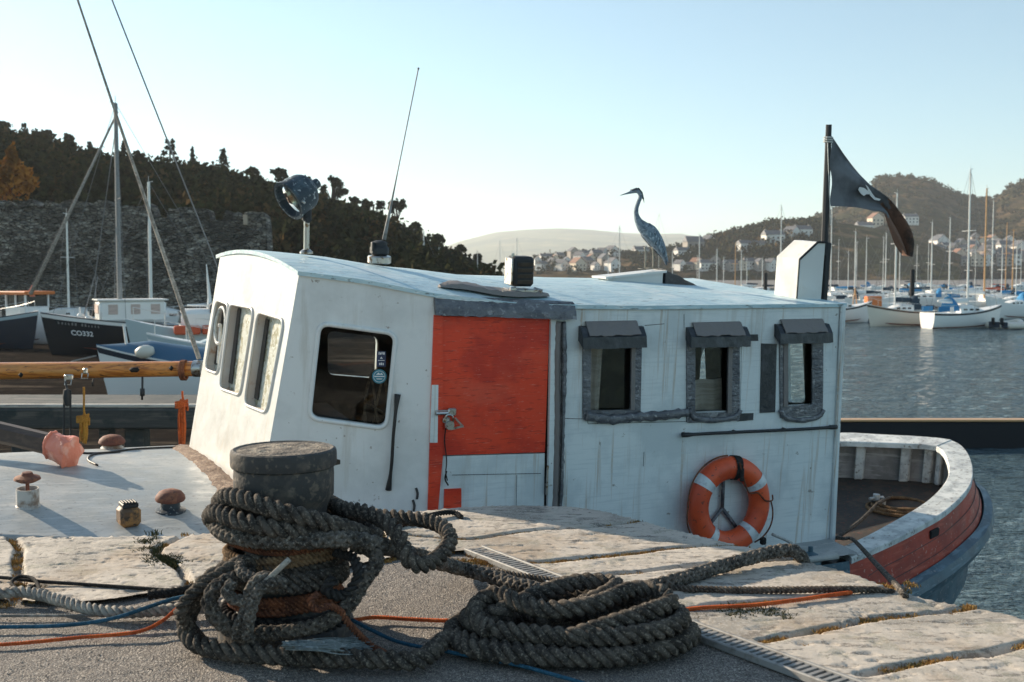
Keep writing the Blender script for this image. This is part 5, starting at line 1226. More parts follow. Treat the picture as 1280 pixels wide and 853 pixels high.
# ground lines to the left
rope('laid_warp', [G(-60, 742, .03), G(0, 742, .04), G(30, 740, .045), G(62, 747, .04), G(95, 757, .035), G(130, 764, .03), G(170, 765, .03), G(215, 762, .03), G(260, 757, .04), G(300, 757, .05)], .026, M['rope_pale'], 'pale thick laid rope on the ground leading left from the bollard')
mb = MB(); rope_mb(mb, [G(-60, 771, .008), G(0, 770, .008), G(80, 769.5, .008), G(160, 769, .008), G(230, 767, .01), G(280, 764, .02)], .007, pitch=.03); mb.build('thin_cord', M['rope_pale'], smooth=True, label='thin pale cord lying straight across the asphalt at the lower left', category='cord')
mb = MB(); mb.tube(spline([G(-60, 786, .01), G(0, 784, .01), G(60, 783, .012), G(110, 779, .02), G(150, 771, .04), G(185, 759, .06), G(225, 747, .08), G(270, 742, .1)], .03), .0085, 8); mb.build('blue_cord', M['rope_blue'], smooth=True, label='dark blue cord curving up from the left edge to the bollard', category='cord')
mb = MB(); rope_mb(mb, [G(-60, 808, .008), G(0, 806, .008), G(50, 802, .009), G(100, 797, .012), G(150, 793, .014), G(180, 788, .02), G(205, 775, .04), G(228, 757, .08), G(262, 750, .1)], .008, pitch=.03); mb.build('orange_cord', M['rope_orange'], smooth=True, label='orange cord curving from the lower left edge up to the bollard', category='cord')
mb = MB(); mb.tube(spline([G(-60, 720, .02), G(0, 722, .02), G(50, 727, .02), G(110, 731, .015), G(170, 735, .015), G(225, 738, .02), G(290, 735, .05)], .04), .0085, 7); mb.tube(spline([G(48, 730, .02), G(30, 738, .02), G(14, 730, .03), G(24, 721, .04), G(42, 724, .04), G(50, 740, .03), G(46, 752, .015)], .02), .008, 7); mb.build('black_cable', M['rope_black'], smooth=True, label='black line with a small loop lying across the white stone at the left', category='line')
rope('laid_warp', [G(185, 744, .02), G(230, 738, .03), G(270, 725, .05), G(300, 712, .08), G(330, 700, .12)], .022, M['rope_black'], 'black rope leaving the bollard over the stone joint to the left')
mb = MB(); rope_mb(mb, [G(440, 776, .02), G(470, 772, .012), G(510, 774, .01), G(560, 776, .01), G(620, 774, .012)], .009, pitch=.033); mb.build('orange_cord', M['rope_orange'], smooth=True, label='short orange cord on the asphalt between bollard and rope heap', category='cord')
mb = MB(); rope_mb(mb, [G(790, 768, .02), G(830, 765, .012), G(880, 760, .02), G(940, 757, .02), G(1000, 750, .022), G(1040, 744, .025), G(1064, 741, .02)], .010, pitch=.036); mb.build('orange_cord', M['rope_orange'], smooth=True, label='orange cord across the quay stones to the right of the rope heap', category='cord')
mb = MB(); mb.tube(spline([G(440, 775, .06), G(465, 788, .04), G(500, 803, .02), G(560, 815, .01), G(640, 830, .01), G(690, 843, .01), G(735, 856, .01), G(780, 872, .01)], .03), .0075, 7); mb.build('blue_cord', M['rope_blue'], smooth=True, label='blue cord running from the bollard foot under the rope heap to the lower edge', category='cord')
# ================================================================== SPAR, BEAM, BAG
bg = empty('boom_spar', 'varnished orange wooden spar with metal fittings reaching in from the left', 'spar', loc=at(250, 462, 11))
A = at(-260, 467, 11.6); B = at(251, 461, 11.0); Pp = [A.lerp(B, k / 20) for k in range(21)]
mb = MB(); mb.tube(Pp, [.092 - .016 * max(0, (k - 8) / 12) for k in range(21)], 16); mb.build('spar', M['varnish'], bg, world=True, smooth='auto')
mb = MB(); mb.tube([A.lerp(B, .985), A.lerp(B, 1.006)], .084, 14); mb.build('end_band', M['chrome'], bg, world=True, smooth='auto')
for f_, w_ in ((at(86, 472, 10.88), .09), (at(107, 464, 10.9), .045)):
    mb = MB(); mb.bbox(f_ + V((0, -.0, 0)), (w_, .03, .06), .01); mb.tube([f_ + V((-.03, -.01, -.02)), f_ + V((-.03, -.03, -.07)), f_ + V((.03, -.03, -.07)), f_ + V((.03, -.01, -.02))], .006, 5); mb.build('spar_fitting', M['chrome'], bg, world=True)
for q in ((26, 469), (168, 462.5), (214, 460.5)):
    mb = MB(); c_ = at(*q, 10.93); mb.bbox(c_, (.10 if q[0] == 168 else .04, .05, .05), .02); mb.build('spar_slot', M['black_void'], bg, world=True, smooth='auto')
mb = MB(); c_ = at(230, 463, 11.0)
for k in range(4): mb.tube([c_ + V((.012 * k - .02, .092 * math.cos(a * PI / 8), .092 * math.sin(a * PI / 8))) for a in range(16)], .014, 6, closed=True)
mb.build('spar_lashing', M['rope_rust'], bg, world=True, smooth=True)
mb = MB(); c_ = at(84, 500, 10.7)
for dx in (-.03, .03): mb.tube([at(84, 488, 10.7) + V((dx, 0, 0)), at(84, 549, 10.7) + V((dx * 1.1, 0, 0))], .011, 6)
mb.tube([at(82, 477, 10.75), at(84, 490, 10.7)], .01, 6); mb.lathe([(.002, -.09), (.03, -.075), (.042, 0), (.03, .075), (.002, .09)], 12, at(84, 497, 10.7), rot('X', 0)); mb.build('rigging_block', M['black_metal'], smooth='auto', label='black pulley block with doubled strops hanging from the varnished spar', category='pulley')
def bundle(px, top, bot, w, m, lab, D=10.7, cat='rope'):
    mb = MB(); rope_mb(mb, [at(px, top - 28 if top > 500 else top - 5, D), at(px, top, D), at(px + 1, top + 6, D)], .011, pitch=.05); L = []
    n = 9
    for k in range(n):
        ox = random.uniform(-1, 1) * w; L += [at(px + ox * .6, top + 6 + random.uniform(0, 5), D - random.uniform(0, .06)), at(px + ox, (top + bot) / 2, D - random.uniform(0, .08)), at(px + ox * .7, bot - random.uniform(0, 8), D - random.uniform(0, .06)), at(px + ox * .8 + 1, (top + bot) / 2 + 4, D - random.uniform(0, .08))]
    rope_mb(mb, L, .013, pitch=.05)
    for k in range(4): rope_mb(mb, [at(px, top + 12 + k * 2.2, D) + V((.055 * math.cos(a * PI / 6), .05 * math.sin(a * PI / 6) - .02, .004 * a)) for a in range(13)], .011, pitch=.05)
    mb.build('hanked_rope', m, smooth=True, label=lab, category=cat)
bundle(105, 512, 556, 4.5, M['rope_yellow'], 'ochre yellow rope hank hanging from the varnished spar')
bundle(228, 494, 557, 4.5, M['rope_orange'], 'bright orange rope hank hanging near the end of the varnished spar', 10.6)
mb = MB(); mb.tube([at(117, 474, 10.9), at(115.5, 479, 10.9), at(116, 483, 10.9)], .008, 5); mb.tube([at(178, 471, 10.9), at(178, 484, 10.9), at(177.5, 500, 10.9)], .011, 6); mb.tube([at(178, 486, 10.9), at(178, 495, 10.9)], .024, 8); mb.build('shackle_strop', M['black_metal'], label='short dark strop hanging below the middle of the varnished spar', category='strop', smooth=True)
# tarred beam end on the foredeck
Aw = BM @ (deckpt(84, 582) + V((0, 0, .02))); tip = at(73, 558, Aw.y); A = at(-120, 512, 8.6)
def flatbeam(a, b, w, h, m, n=14):
    t = (b - a).normalized(); s_ = t.cross(Z).normalized(); u_ = s_.cross(t); Mx_ = Matrix((t, s_, u_)).transposed(); mb = MB(); mb.bbox((a + b) / 2, ((b - a).length, w, h), .03, Mx_); return mb
o = flatbeam(A, tip, .12, .15, None).build('bowsprit', M['brown_spar'], label='dark brown tarred beam end resting over the grey foredeck', category='beam')
rows = []; t_ = (tip - A).normalized(); s_ = t_.cross(Z).normalized(); u_ = s_.cross(t_)
for i in range(15):
    f_ = i / 14; row = []
    for k in range(25):
        a = 2 * PI * k / 24; pl = 1 + .05 * math.sin(a * 11 + f_ * 4) + .16 * math.sin(a * 5 + f_ * 5) * f_ + random.uniform(-.02, .02) if k < 24 else None
        if k == 24: row.append(row[0]); continue
        q = tip - t_ * (.07 - .17 * f_) ; q = q + V((0.0 + .02 * f_, 0, -.035 * f_))
        row.append(q + s_ * math.cos(a) * (.085 + .025 * f_) * pl + u_ * math.sin(a) * (.095 + .02 * f_) * pl)
    rows.append(row)
mb = MB(); mb.grid(rows); e_ = rows[-1][:24]; c_ = sum(e_, V((0, 0, 0))) / 24; mb.add(e_ + [c_ + t_ * .03], [(k, (k + 1) % 24, 24) for k in range(24)])
mb.tube([rows[1][k] for k in range(24)], .012, 6, closed=True); mb.build('plastic_bag', M['pink_plastic'], smooth=True, label='pink plastic bag tied over the end of the dark beam', category='bag')
# ================================================================== BACKGROUND
WZ = -2.53; MZ = -2.32
M['mud'] = mat('tidal_mud', (.026, .022, .019), .85, spec=0, layers=(((.12, .5, 1), (.09, .072, .055), .60, .68, 5), ((.3, 2.2, 1), (.022, .02, .019), .50, .62, 5), (2.5, (.04, .034, .028), .55, .75)), bump=(((.6, 2.2, 1), .6, .12), (5, .5, .04)), roughvar=.2)  # pale streak layer colours in the sunlit wet channels
M['stonewall'] = mat('rubble_town_wall', (.21, .185, .155), .95, layers=(((2.3, .6, 5.6), (.58, .52, .43), .45, 1.0, 2, 'cell', .9), ((2.3, .6, 5.6), (.02, .02, .018), .11, .0, 2, 'edge', 1.0), ((.35, .35, .5), (.05, .047, .04), .45, .65, 5, 'noise', .7)), bump=(((2.3, .6, 5.6), 1.0, .5, 'edge'), (8, .6, .05)))
M['water'] = mat('harbour_water', (.10, .16, .19), .05, bump=(((.3, .8, 1), 1.0, 1.6), ((1.2, 3.4, 1), 1.0, .55), ((5, 12, 1), 1.0, .12)), ior=1.33)
M['leaf1'] = mat('evergreen_foliage', (.028, .033, .018), 1.0, spec=0, layers=((.25, (.045, .048, .021), .45, .6, 3), (.6, (.016, .02, .013), .5, .65, 3)))
M['leaf2'] = mat('olive_foliage', (.042, .042, .02), 1.0, spec=0, layers=((.2, (.09, .058, .028), .5, .62, 3),))
M['leaf3'] = mat('autumn_foliage', (.42, .17, .035), 1.0, spec=0, layers=((.4, (.20, .09, .025), .45, .6, 3),))
M['bark'] = mat('dark_bark', (.05, .04, .033), .9)
M['hillside'] = mat('wooded_hillside', (.035, .034, .02), .95, layers=((.05, (.06, .05, .028), .45, .6),))
M['moor'] = mat('bracken_hillside', (.075, .052, .032), .95, spec=0, layers=((.006, (.032, .036, .018), .40, .60, 8), (.02, (.14, .095, .055), .55, .68, 8), (.05, (.02, .022, .013), .5, .62, 6)), bump=((.02, 1.0, 22), (.1, .8, 4)))
M['farmoor'] = mat('distant_fields', (.16, .17, .10), .95, layers=((.003, (.09, .11, .07), .45, .6, 6), (.008, (.24, .22, .13), .55, .7, 6)))
M['render_white'] = mat('white_render', (.72, .70, .66), .8, layers=((.5, (.6, .57, .52), .5, .7),))
M['render_cream'] = mat('cream_render', (.62, .52, .40), .8)
M['render_stone'] = mat('grey_stone_house', (.30, .27, .24), .85)
M['slate'] = mat('slate_roof', (.10, .10, .11), .6)
M['tile'] = mat('brown_tile_roof', (.22, .11, .07), .7)
M['quaywall'] = mat('tan_wall_stone', (.46, .36, .27), .9, layers=((.3, (.6, .5, .4), .5, .7), ((1, 1, .3), (.3, .22, .16), .55, .7)))  # tan stone with paler and browner patches
M['tideband'] = mat('weedy_tide_band', (.13, .075, .05), .9, layers=(((.8, .8, .2), (.05, .035, .03), .45, .6),))
M['gel'] = mat('white_gelcoat', (.80, .79, .76), .3)
M['gelcream'] = mat('cream_gelcoat', (.72, .66, .56), .35)
M['hull_black'] = mat('black_hull_paint', (.012, .014, .018), .6, spec=.25)
M['hull_navy'] = mat('navy_hull_paint', (.018, .028, .045), .35)
M['hull_teal'] = mat('pale_teal_hull', (.40, .50, .53), .45)
M['antifoul'] = mat('red_antifouling', (.20, .06, .04), .7)
M['canvas_blue'] = mat('blue_canvas', (.03, .22, .45), .8)
M['canvas_navy'] = mat('navy_canvas', (.012, .035, .06), .8)
M['canvas_red'] = mat('red_canvas', (.55, .10, .04), .8)
M['alu'] = mat('mast_aluminium', (.72, .71, .68), .35, .2)
M['mastwood'] = mat('varnished_mast', (.52, .30, .14), .4)
M['wire'] = mat('rigging_wire', (.22, .22, .22), .8, spec=.1)
M['deck_tan'] = mat('tan_deck', (.45, .38, .28), .7)
M['blue_deck'] = mat('blue_painted_deck', (.035, .11, .19), .5)
M['roof_orange'] = mat('orange_painted_roof', (.62, .17, .035), .5)
def struct_grid(name, P, m, **k):
    mb = MB(); mb.grid(P); o = mb.build(name, m, smooth=True, kind='structure', origin=(0, 0, 0)); return o
# water and mud
mb = MB(); xs_ = [-2800, -400, -100, -30, 0, 15, 40, 120, 500, 4000]; ys_ = [-150, -20, 0, 5, 12, 30, 60, 120, 300, 900, 2500, 6480]
mb.grid([[V((x, y, WZ)) for y in ys_] for x in xs_]); mb.build('harbour_water', M['water'], kind='structure', origin=(0, 0, 0))
for o_ in [bpy.data.objects['harbour_water']]: o_.location.z = -.07
n1, n2 = 300, 620
pxw = np.linspace(560, 1420, n1)[:, None]; Yw = (7.0 * (130 / 7.0) ** np.linspace(0, 1, n2))[None, :]
Xw = (pxw - 640) / FPX * Yw; Yw = np.repeat(Yw, n1, 0)
def rip(x, y, s_): n_ = fbm(x, y, 3, s_); return 1 - np.abs(2 * n_ - .875) * 2
Zw = .10 * (fbm(Xw * .22, Yw * .38, 2, 51) - .4) + .075 * (fbm(Xw * .75 + Yw * .2, Yw * 1.25, 2, 52) - .4) * (.5 + fbm(Xw * .08, Yw * .16, 2, 57)) + .032 * (fbm(Xw * 2.3 - Yw * .5, Yw * 3.6, 2, 53) - .4) + .016 * (fbm(Xw * 7, Yw * 10, 2, 54) - .4) * np.clip(40 / Yw, 0, 1)
Zw = WZ + Zw
v_ = np.stack([Xw, Yw, Zw], 2).reshape(-1, 3); ix = np.arange(n1 * n2).reshape(n1, n2); f_ = np.stack([ix[:-1, :-1].ravel(), ix[1:, :-1].ravel(), ix[1:, 1:].ravel(), ix[:-1, 1:].ravel()], 1)
me = bpy.data.meshes.new('rippled_water'); me.from_pydata(v_.tolist(), [], f_.tolist()); me.materials.append(M['water']); me.polygons.foreach_set('use_smooth', [True] * len(f_)); me.update()
wo = bpy.data.objects.new('water', me); COL.objects.link(wo); wo['kind'] = 'structure'
rows = []
for i in range(90):
    row = []
    for j in range(110):
        y = 4.5 + (j / 109) ** 2.2 * 95; s_ = i / 89; x1 = -.3 - .035 * y + .8 * math.sin(y * .3); x0 = -(30 + 1.4 * y); x = x0 + (x1 - x0) * (1 - (1 - s_) ** 1.8)
        e = min(1, (x1 - x) / 4); z = WZ - .12 + (MZ - WZ + .12) * smoothstep(e) + .10 * (float(fbm(x * .35, y * .9, 4, 8)) - .5) * e
        row.append(V((x, y, z)))
    rows.append(row)
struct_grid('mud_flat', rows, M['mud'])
rows = [[V((x, y, WZ + .03 + .05 * math.sin(x * .1 + y * .03))) for y in (290, 330, 400, 520, 700, 790)] for x in range(-60, 701, 40)]
struct_grid('sand_bank', rows, mat('grey_sandbank', (.17, .155, .145), .8))
# hills
def hill(name, prof, y0, y1, zb, m, nx=160, ny=26, amp=1.0, fs=.02, shape=1.0, back=1.6, jag=0):
    pxs0, pxs1 = prof[0][0], prof[-1][0]
    def surf(px, t):
        Y = y0 + (y1 - y0) * t; X = (px - 640) / FPX * Y
        top_ = CAMH + y1 * (HOR - interp(prof, px)) / FPX
        if t <= 1: z = zb + (top_ - zb) * (math.sin(t * PI / 2) ** shape)
        else: z = zb + (top_ - zb) * max(0, 1 - (t - 1) / (back - 1)) ** 1.2
        z += amp * (float(fbm(X * fs, Y * fs, 4, 11)) - .5) * 2 * min(1, t * 3) * (1 if t <= 1 else max(0, 1 - (t - 1) * 2)) * (.35 if abs(t - 1) < .05 else 1)
        if jag and abs(t - 1) < .3: z += jag * (float(fbm(X * fs * 6, Y * fs * 6, 3, 23)) - .5)
        return V((X, Y, z))
    ts = [k / ny for k in range(ny + 1)] + [1 + (back - 1) * k / 5 for k in range(1, 6)]
    struct_grid(name, [[surf(pxs0 + (pxs1 - pxs0) * i / nx, t) for t in ts] for i in range(nx + 1)], m)
    def ground(px, py):
        for k in range(0, 201):
            p = surf(px, k / 200)
            if HOR - FPX * (p.z - CAMH) / p.y <= py: return p
        return surf(px, 1)
    return surf, ground
LPROF = [(-260, 150), (-100, 158), (0, 172), (60, 182), (130, 196), (200, 208), (260, 212), (300, 222), (380, 240), (450, 256), (500, 280), (550, 300), (590, 318), (612, 334), (630, 341)]
lsurf, lground = hill('wooded_hill', [(a, b + 27) for a, b in LPROF], 92, 215, -2.4, M['hillside'], amp=1.5, fs=.03, shape=.9)
fsurf, fground = hill('distant_hills', [(430, 340), (520, 322), (575, 302), (620, 291), (660, 287.5), (700, 286), (740, 287.5), (780, 291), (820, 292.5), (850, 292), (880, 297), (910, 301), (960, 312), (1040, 330)], 3800, 6000, -2.6, M['farmoor'], amp=24, fs=.0008)
hsurf, hground = hill('headland', [(640, 343), (660, 333), (680, 327), (740, 321), (800, 319), (850, 312), (880, 305), (900, 300), (940, 292), (960, 286), (1000, 284), (1040, 281), (1100, 290), (1160, 306), (1200, 320)], 640, 860, -2.6, M['moor'], amp=3, fs=.008, shape=.8)
rsurf, rground = hill('bracken_hills', [(960, 300), (1000, 282), (1035, 268), (1060, 257), (1085, 238), (1098, 229), (1118, 226), (1140, 228), (1160, 231), (1185, 243), (1205, 250), (1225, 252), (1240, 251), (1258, 238), (1280, 227), (1310, 218), (1400, 200), (1500, 210)], 900, 1450, -2.6, M['moor'], nx=200, ny=40, amp=9, fs=.006, shape=.75, jag=9)
tsurf, tground = hill('town_slope', [(980, 336), (1040, 318), (1100, 308), (1150, 300), (1200, 302), (1280, 296), (1400, 290)], 775, 1010, 2.0, M['moor'], amp=2, fs=.01)
mb = MB(); mb.box((525, 6500, 0), (6800, 20, 6)) ; mb.build('far_shore', M['farmoor'], kind='structure')
# trees
def leafcloud(mb, c, rx, ry, rz, n, size, seed=None, shell=.55):
    d = rng.normal(size=(n, 3)); d /= np.linalg.norm(d, axis=1)[:, None]
    r_ = shell + (1 - shell) * rng.random(n) ** .6
    lob = .78 + .32 * np.sin(d[:, 0] * 5 + c[0]) * np.cos(d[:, 1] * 4 + c[1] * 2) + .18 * np.sin(d[:, 2] * 7 + c[0] * 3)
    P = np.array(c)[None, :] + d * (r_ * lob)[:, None] * np.array([rx, ry, rz])[None, :]
    a = rng.normal(size=(n, 3)); a /= np.linalg.norm(a, axis=1)[:, None]; b = np.cross(a, rng.normal(size=(n, 3))); b /= np.linalg.norm(b, axis=1)[:, None]
    s_ = size * (.55 + .9 * rng.random(n))[:, None]
    Q = np.stack([P - a * s_ - b * s_ * .5, P + a * s_ * .7 - b * s_ * .6, P + a * s_ * 1.1 + b * s_ * .4, P - a * s_ * .5 + b * s_ * .6], 1).reshape(-1, 3)
    o = len(mb.v); mb.v.extend(map(tuple, Q.tolist())); f = (np.arange(n * 4).reshape(n, 4) + o).tolist(); mb.f.extend(map(tuple, f)); mb.mi.extend([mb.m] * n)
mb = MB(); mb2 = MB()
for _ in range(1300):
    px = random.uniform(-120, 615); t = random.random() ** .7; p = lsurf(px, min(1.0, t))
    if px > 560 and random.random() < .5: continue
    s_ = random.uniform(1.5, 3.0) * (1.05 - .5 * min(1, t) ** 3); m_ = mb if random.random() < .72 else mb2
    for k in range(3):
        leafcloud(m_, (p.x + random.uniform(-1, 1) * s_ * .5, p.y + random.uniform(-1, 1) * s_ * .5, p.z + s_ * random.uniform(.2, .9)), s_ * .8, s_ * .8, s_ * .75, 46, .34)
mb.build('woodland', M['leaf1'], label='dark evergreen woodland covering the hill behind the town wall', category='woodland', kind='stuff')
mb2.build('undergrowth', M['leaf2'], label='olive brown undergrowth between the dark trees on the wooded hill', category='woodland', kind='stuff')
def tree(px, ytop, wpx, shape, label, m='leaf1', surf=lsurf, t=1.0, name='pine_tree', group='trees standing on the skyline of the wooded hill'):
    g = surf(px, t); Y = g.y; H_ = CAMH + Y * (HOR - ytop) / FPX - g.z + 0.0; w = wpx * Y / FPX / 2
    H_ = max(H_, 2.0); r_ = empty(name, label, 'tree', loc=g, group=group)
    mb = MB(); top_ = V((random.uniform(-.3, .3), 0, H_ * .9)); mb.tube(spline([V((0, 0, -1.0)), V((random.uniform(-.4, .4), 0, H_ * .4)), top_], .8), [.30 - .02 * k for k in range(len(spline([V((0, 0, -1.0)), V((0, 0, H_ * .4)), top_], .8)))] if False else .18, 6)
    mb2_ = MB()
    if shape == 'flat':
        for k in range(7):
            a = random.uniform(0, 6.28); q = V((math.cos(a) * w * .7, math.sin(a) * w * .5, H_ * random.uniform(.8, .93))); mb.tube([V((0, 0, H_ * .5)), q], [.10, .05], 5); leafcloud(mb2_, q, w * .45, w * .45, H_ * .10 + .3, 90, .26)
    elif shape == 'round':
        for k in range(16):
            a = random.uniform(0, 6.28); e = random.uniform(.1, 1.5); q = V((math.cos(a) * w * .72 * math.cos(e), math.sin(a) * w * .7, H_ * (.50 + .40 * math.sin(e)))); mb.tube([V((0, 0, H_ * .3)), q.lerp(V((0, 0, H_ * .5)), .4), q], [.13, .09, .04], 5); leafcloud(mb2_, q, w * .27, w * .27, w * .22, 80, .24)
    elif shape == 'layer':
        for k in range(6):
            z = H_ * (.35 + .12 * k); ww = w * (1 - .13 * k)
            for sg in (-1, 1): q = V((sg * ww * random.uniform(.35, .7), random.uniform(-.5, .5), z)); mb.tube([V((0, 0, z - .3)), q], [.08, .04], 4); leafcloud(mb2_, q, ww * .45, ww * .4, H_ * .045 + .15, 60, .22)
    else:
        for k in range(7): z = H_ * (.25 + .11 * k); ww = w * (1.05 - .13 * k); leafcloud(mb2_, V((random.uniform(-.2, .2), 0, z)), ww, ww, H_ * .11, 90, .24)
    mb.build('trunk', M['bark'], r_, smooth=True); mb2_.build('crown', M[m], r_)
TL = [(12, 152, 26, 'round', 'leftmost rounded pine on the wooded skyline'), (37, 157, 12, 'layer', 'tall thin layered pine beside the twin round pines at the far left'), (58, 166, 24, 'flat', 'small flat topped pine standing clear of the ridge at the left'), (90, 167, 22, 'round', 'low round tree on the ridge left of the tall grey mast'), (118, 178, 16, 'cone', 'little dark conifer just left of the tall grey mast head'), (158, 178, 16, 'cone', 'small dark conifer just right of the tall grey mast'), (178, 188, 18, 'round', 'round ridge tree between tall grey mast and layered cedar'), (216, 176, 34, 'layer', 'wide layered cedar crossed by the long thin stay'), (244, 186, 14, 'cone', 'spiky small conifer right of the layered cedar'), (283, 187, 34, 'cone', 'broad cone shaped tree above the end of the town wall'), (318, 208, 26, 'round', 'round tree on the ridge behind the searchlight lens'), (350, 209, 34, 'round', 'tree with ragged crown directly above the searchlight'), (385, 218, 24, 'round', 'tree hidden partly by the searchlight drum'), (418, 221, 40, 'round', 'big umbrella pine with airy rounded crown right of the searchlight'), (445, 246, 20, 'round', 'low tree between umbrella pine and the whip aerial'), (467, 252, 28, 'flat', 'flat topped pine left of the whip aerial'), (497, 251, 22, 'flat', 'small umbrella pine right beside the whip aerial'), (520, 276, 20, 'round', 'round tree on the falling ridge right of the whip aerial'), (548, 292, 22, 'round', 'round tree above the small white mast on the falling ridge'), (575, 305, 22, 'round', 'second last round tree at the low end of the wooded ridge'), (597, 316, 18, 'round', 'last small tree at the low right end of the wooded ridge')]
for a in TL: tree(*a)
# autumn tree clump
g = lsurf(18, .10); r_ = empty('autumn_tree', 'orange autumn tree with pointed top at the far left above the town wall', 'tree', loc=g)
def pz(px, py, Y=None): q = at(px, py, Y or g.y); return q - g
mb = MB(); mb.tube([V((0, 0, -1)), pz(16, 215)], [.3, .1], 6); mb.build('trunk', M['bark'], r_)
mb = MB()
for px, py, r0, r1 in ((15, 192, .45, .9), (16, 200, .7, .9), (13, 208, .9, 1), (20, 212, 1.1, 1), (6, 218, 1.4, 1.2), (28, 218, 1.1, 1), (14, 225, 1.8, 1.4), (-6, 222, 1.6, 1.3), (36, 230, 1.0, 1), (24, 236, 1.8, 1.3), (2, 238, 2, 1.5), (-16, 234, 2, 1.6)): leafcloud(mb, pz(px, py), r0, r0, r1, 150, .22)
mb.build('crown', M['leaf3'], r_)
# town wall
prof = [(-140, 252), (-60, 250), (0, 250), (20, 253), (45, 250), (50, 258), (58, 258), (62, 252), (75, 255), (95, 250), (118, 256), (126, 251), (140, 252), (150, 262), (158, 258), (176, 258), (190, 254), (196, 272), (210, 273), (213, 262), (235, 260), (262, 262), (265, 276), (280, 276), (284, 264), (300, 266), (304, 272), (308, 266), (330, 265), (334, 270), (335.5, 300)]
YW = 76
cols = [-140 + 475.5 * i / 420 for i in range(421)]
rows = []; 
for px in cols:
    X = (px - 640) / FPX * YW; zt_ = CAMH + YW * (HOR - interp(prof, px)) / FPX + .12 * (float(noise2(X * 3, 0, 5)) - .5); row = []
    for j in range(64):
        z = -2.6 + (zt_ + 2.6) * j / 63; row.append(V((X, YW + .35 * (float(fbm(X * 1.1, z * 2.6, 4, 6)) - .5) + .05 * (zt_ - z) * -1 * .3, z)))
    row.append(V((X, YW + .9, zt_ - .05))); row.append(V((X, YW + 1.6, zt_ - .1))); row.append(V((X, YW + 1.7, -2.6)))
    rows.append(row)
mb = MB(); mb.grid(rows); n_ = len(rows[-1]); mb.add(rows[-1], [tuple(range(n_))]); o = mb.build('town_wall', M['stonewall'], label='ruined dark rubble stone town wall with broken top at the left behind the boats', category='wall')
mb = MB(); mb.bbox(at(307, 275, YW - .3), (.28, .3, .7), .03); mb.build('arrow_slit', M['quaywall'], o, world=True)
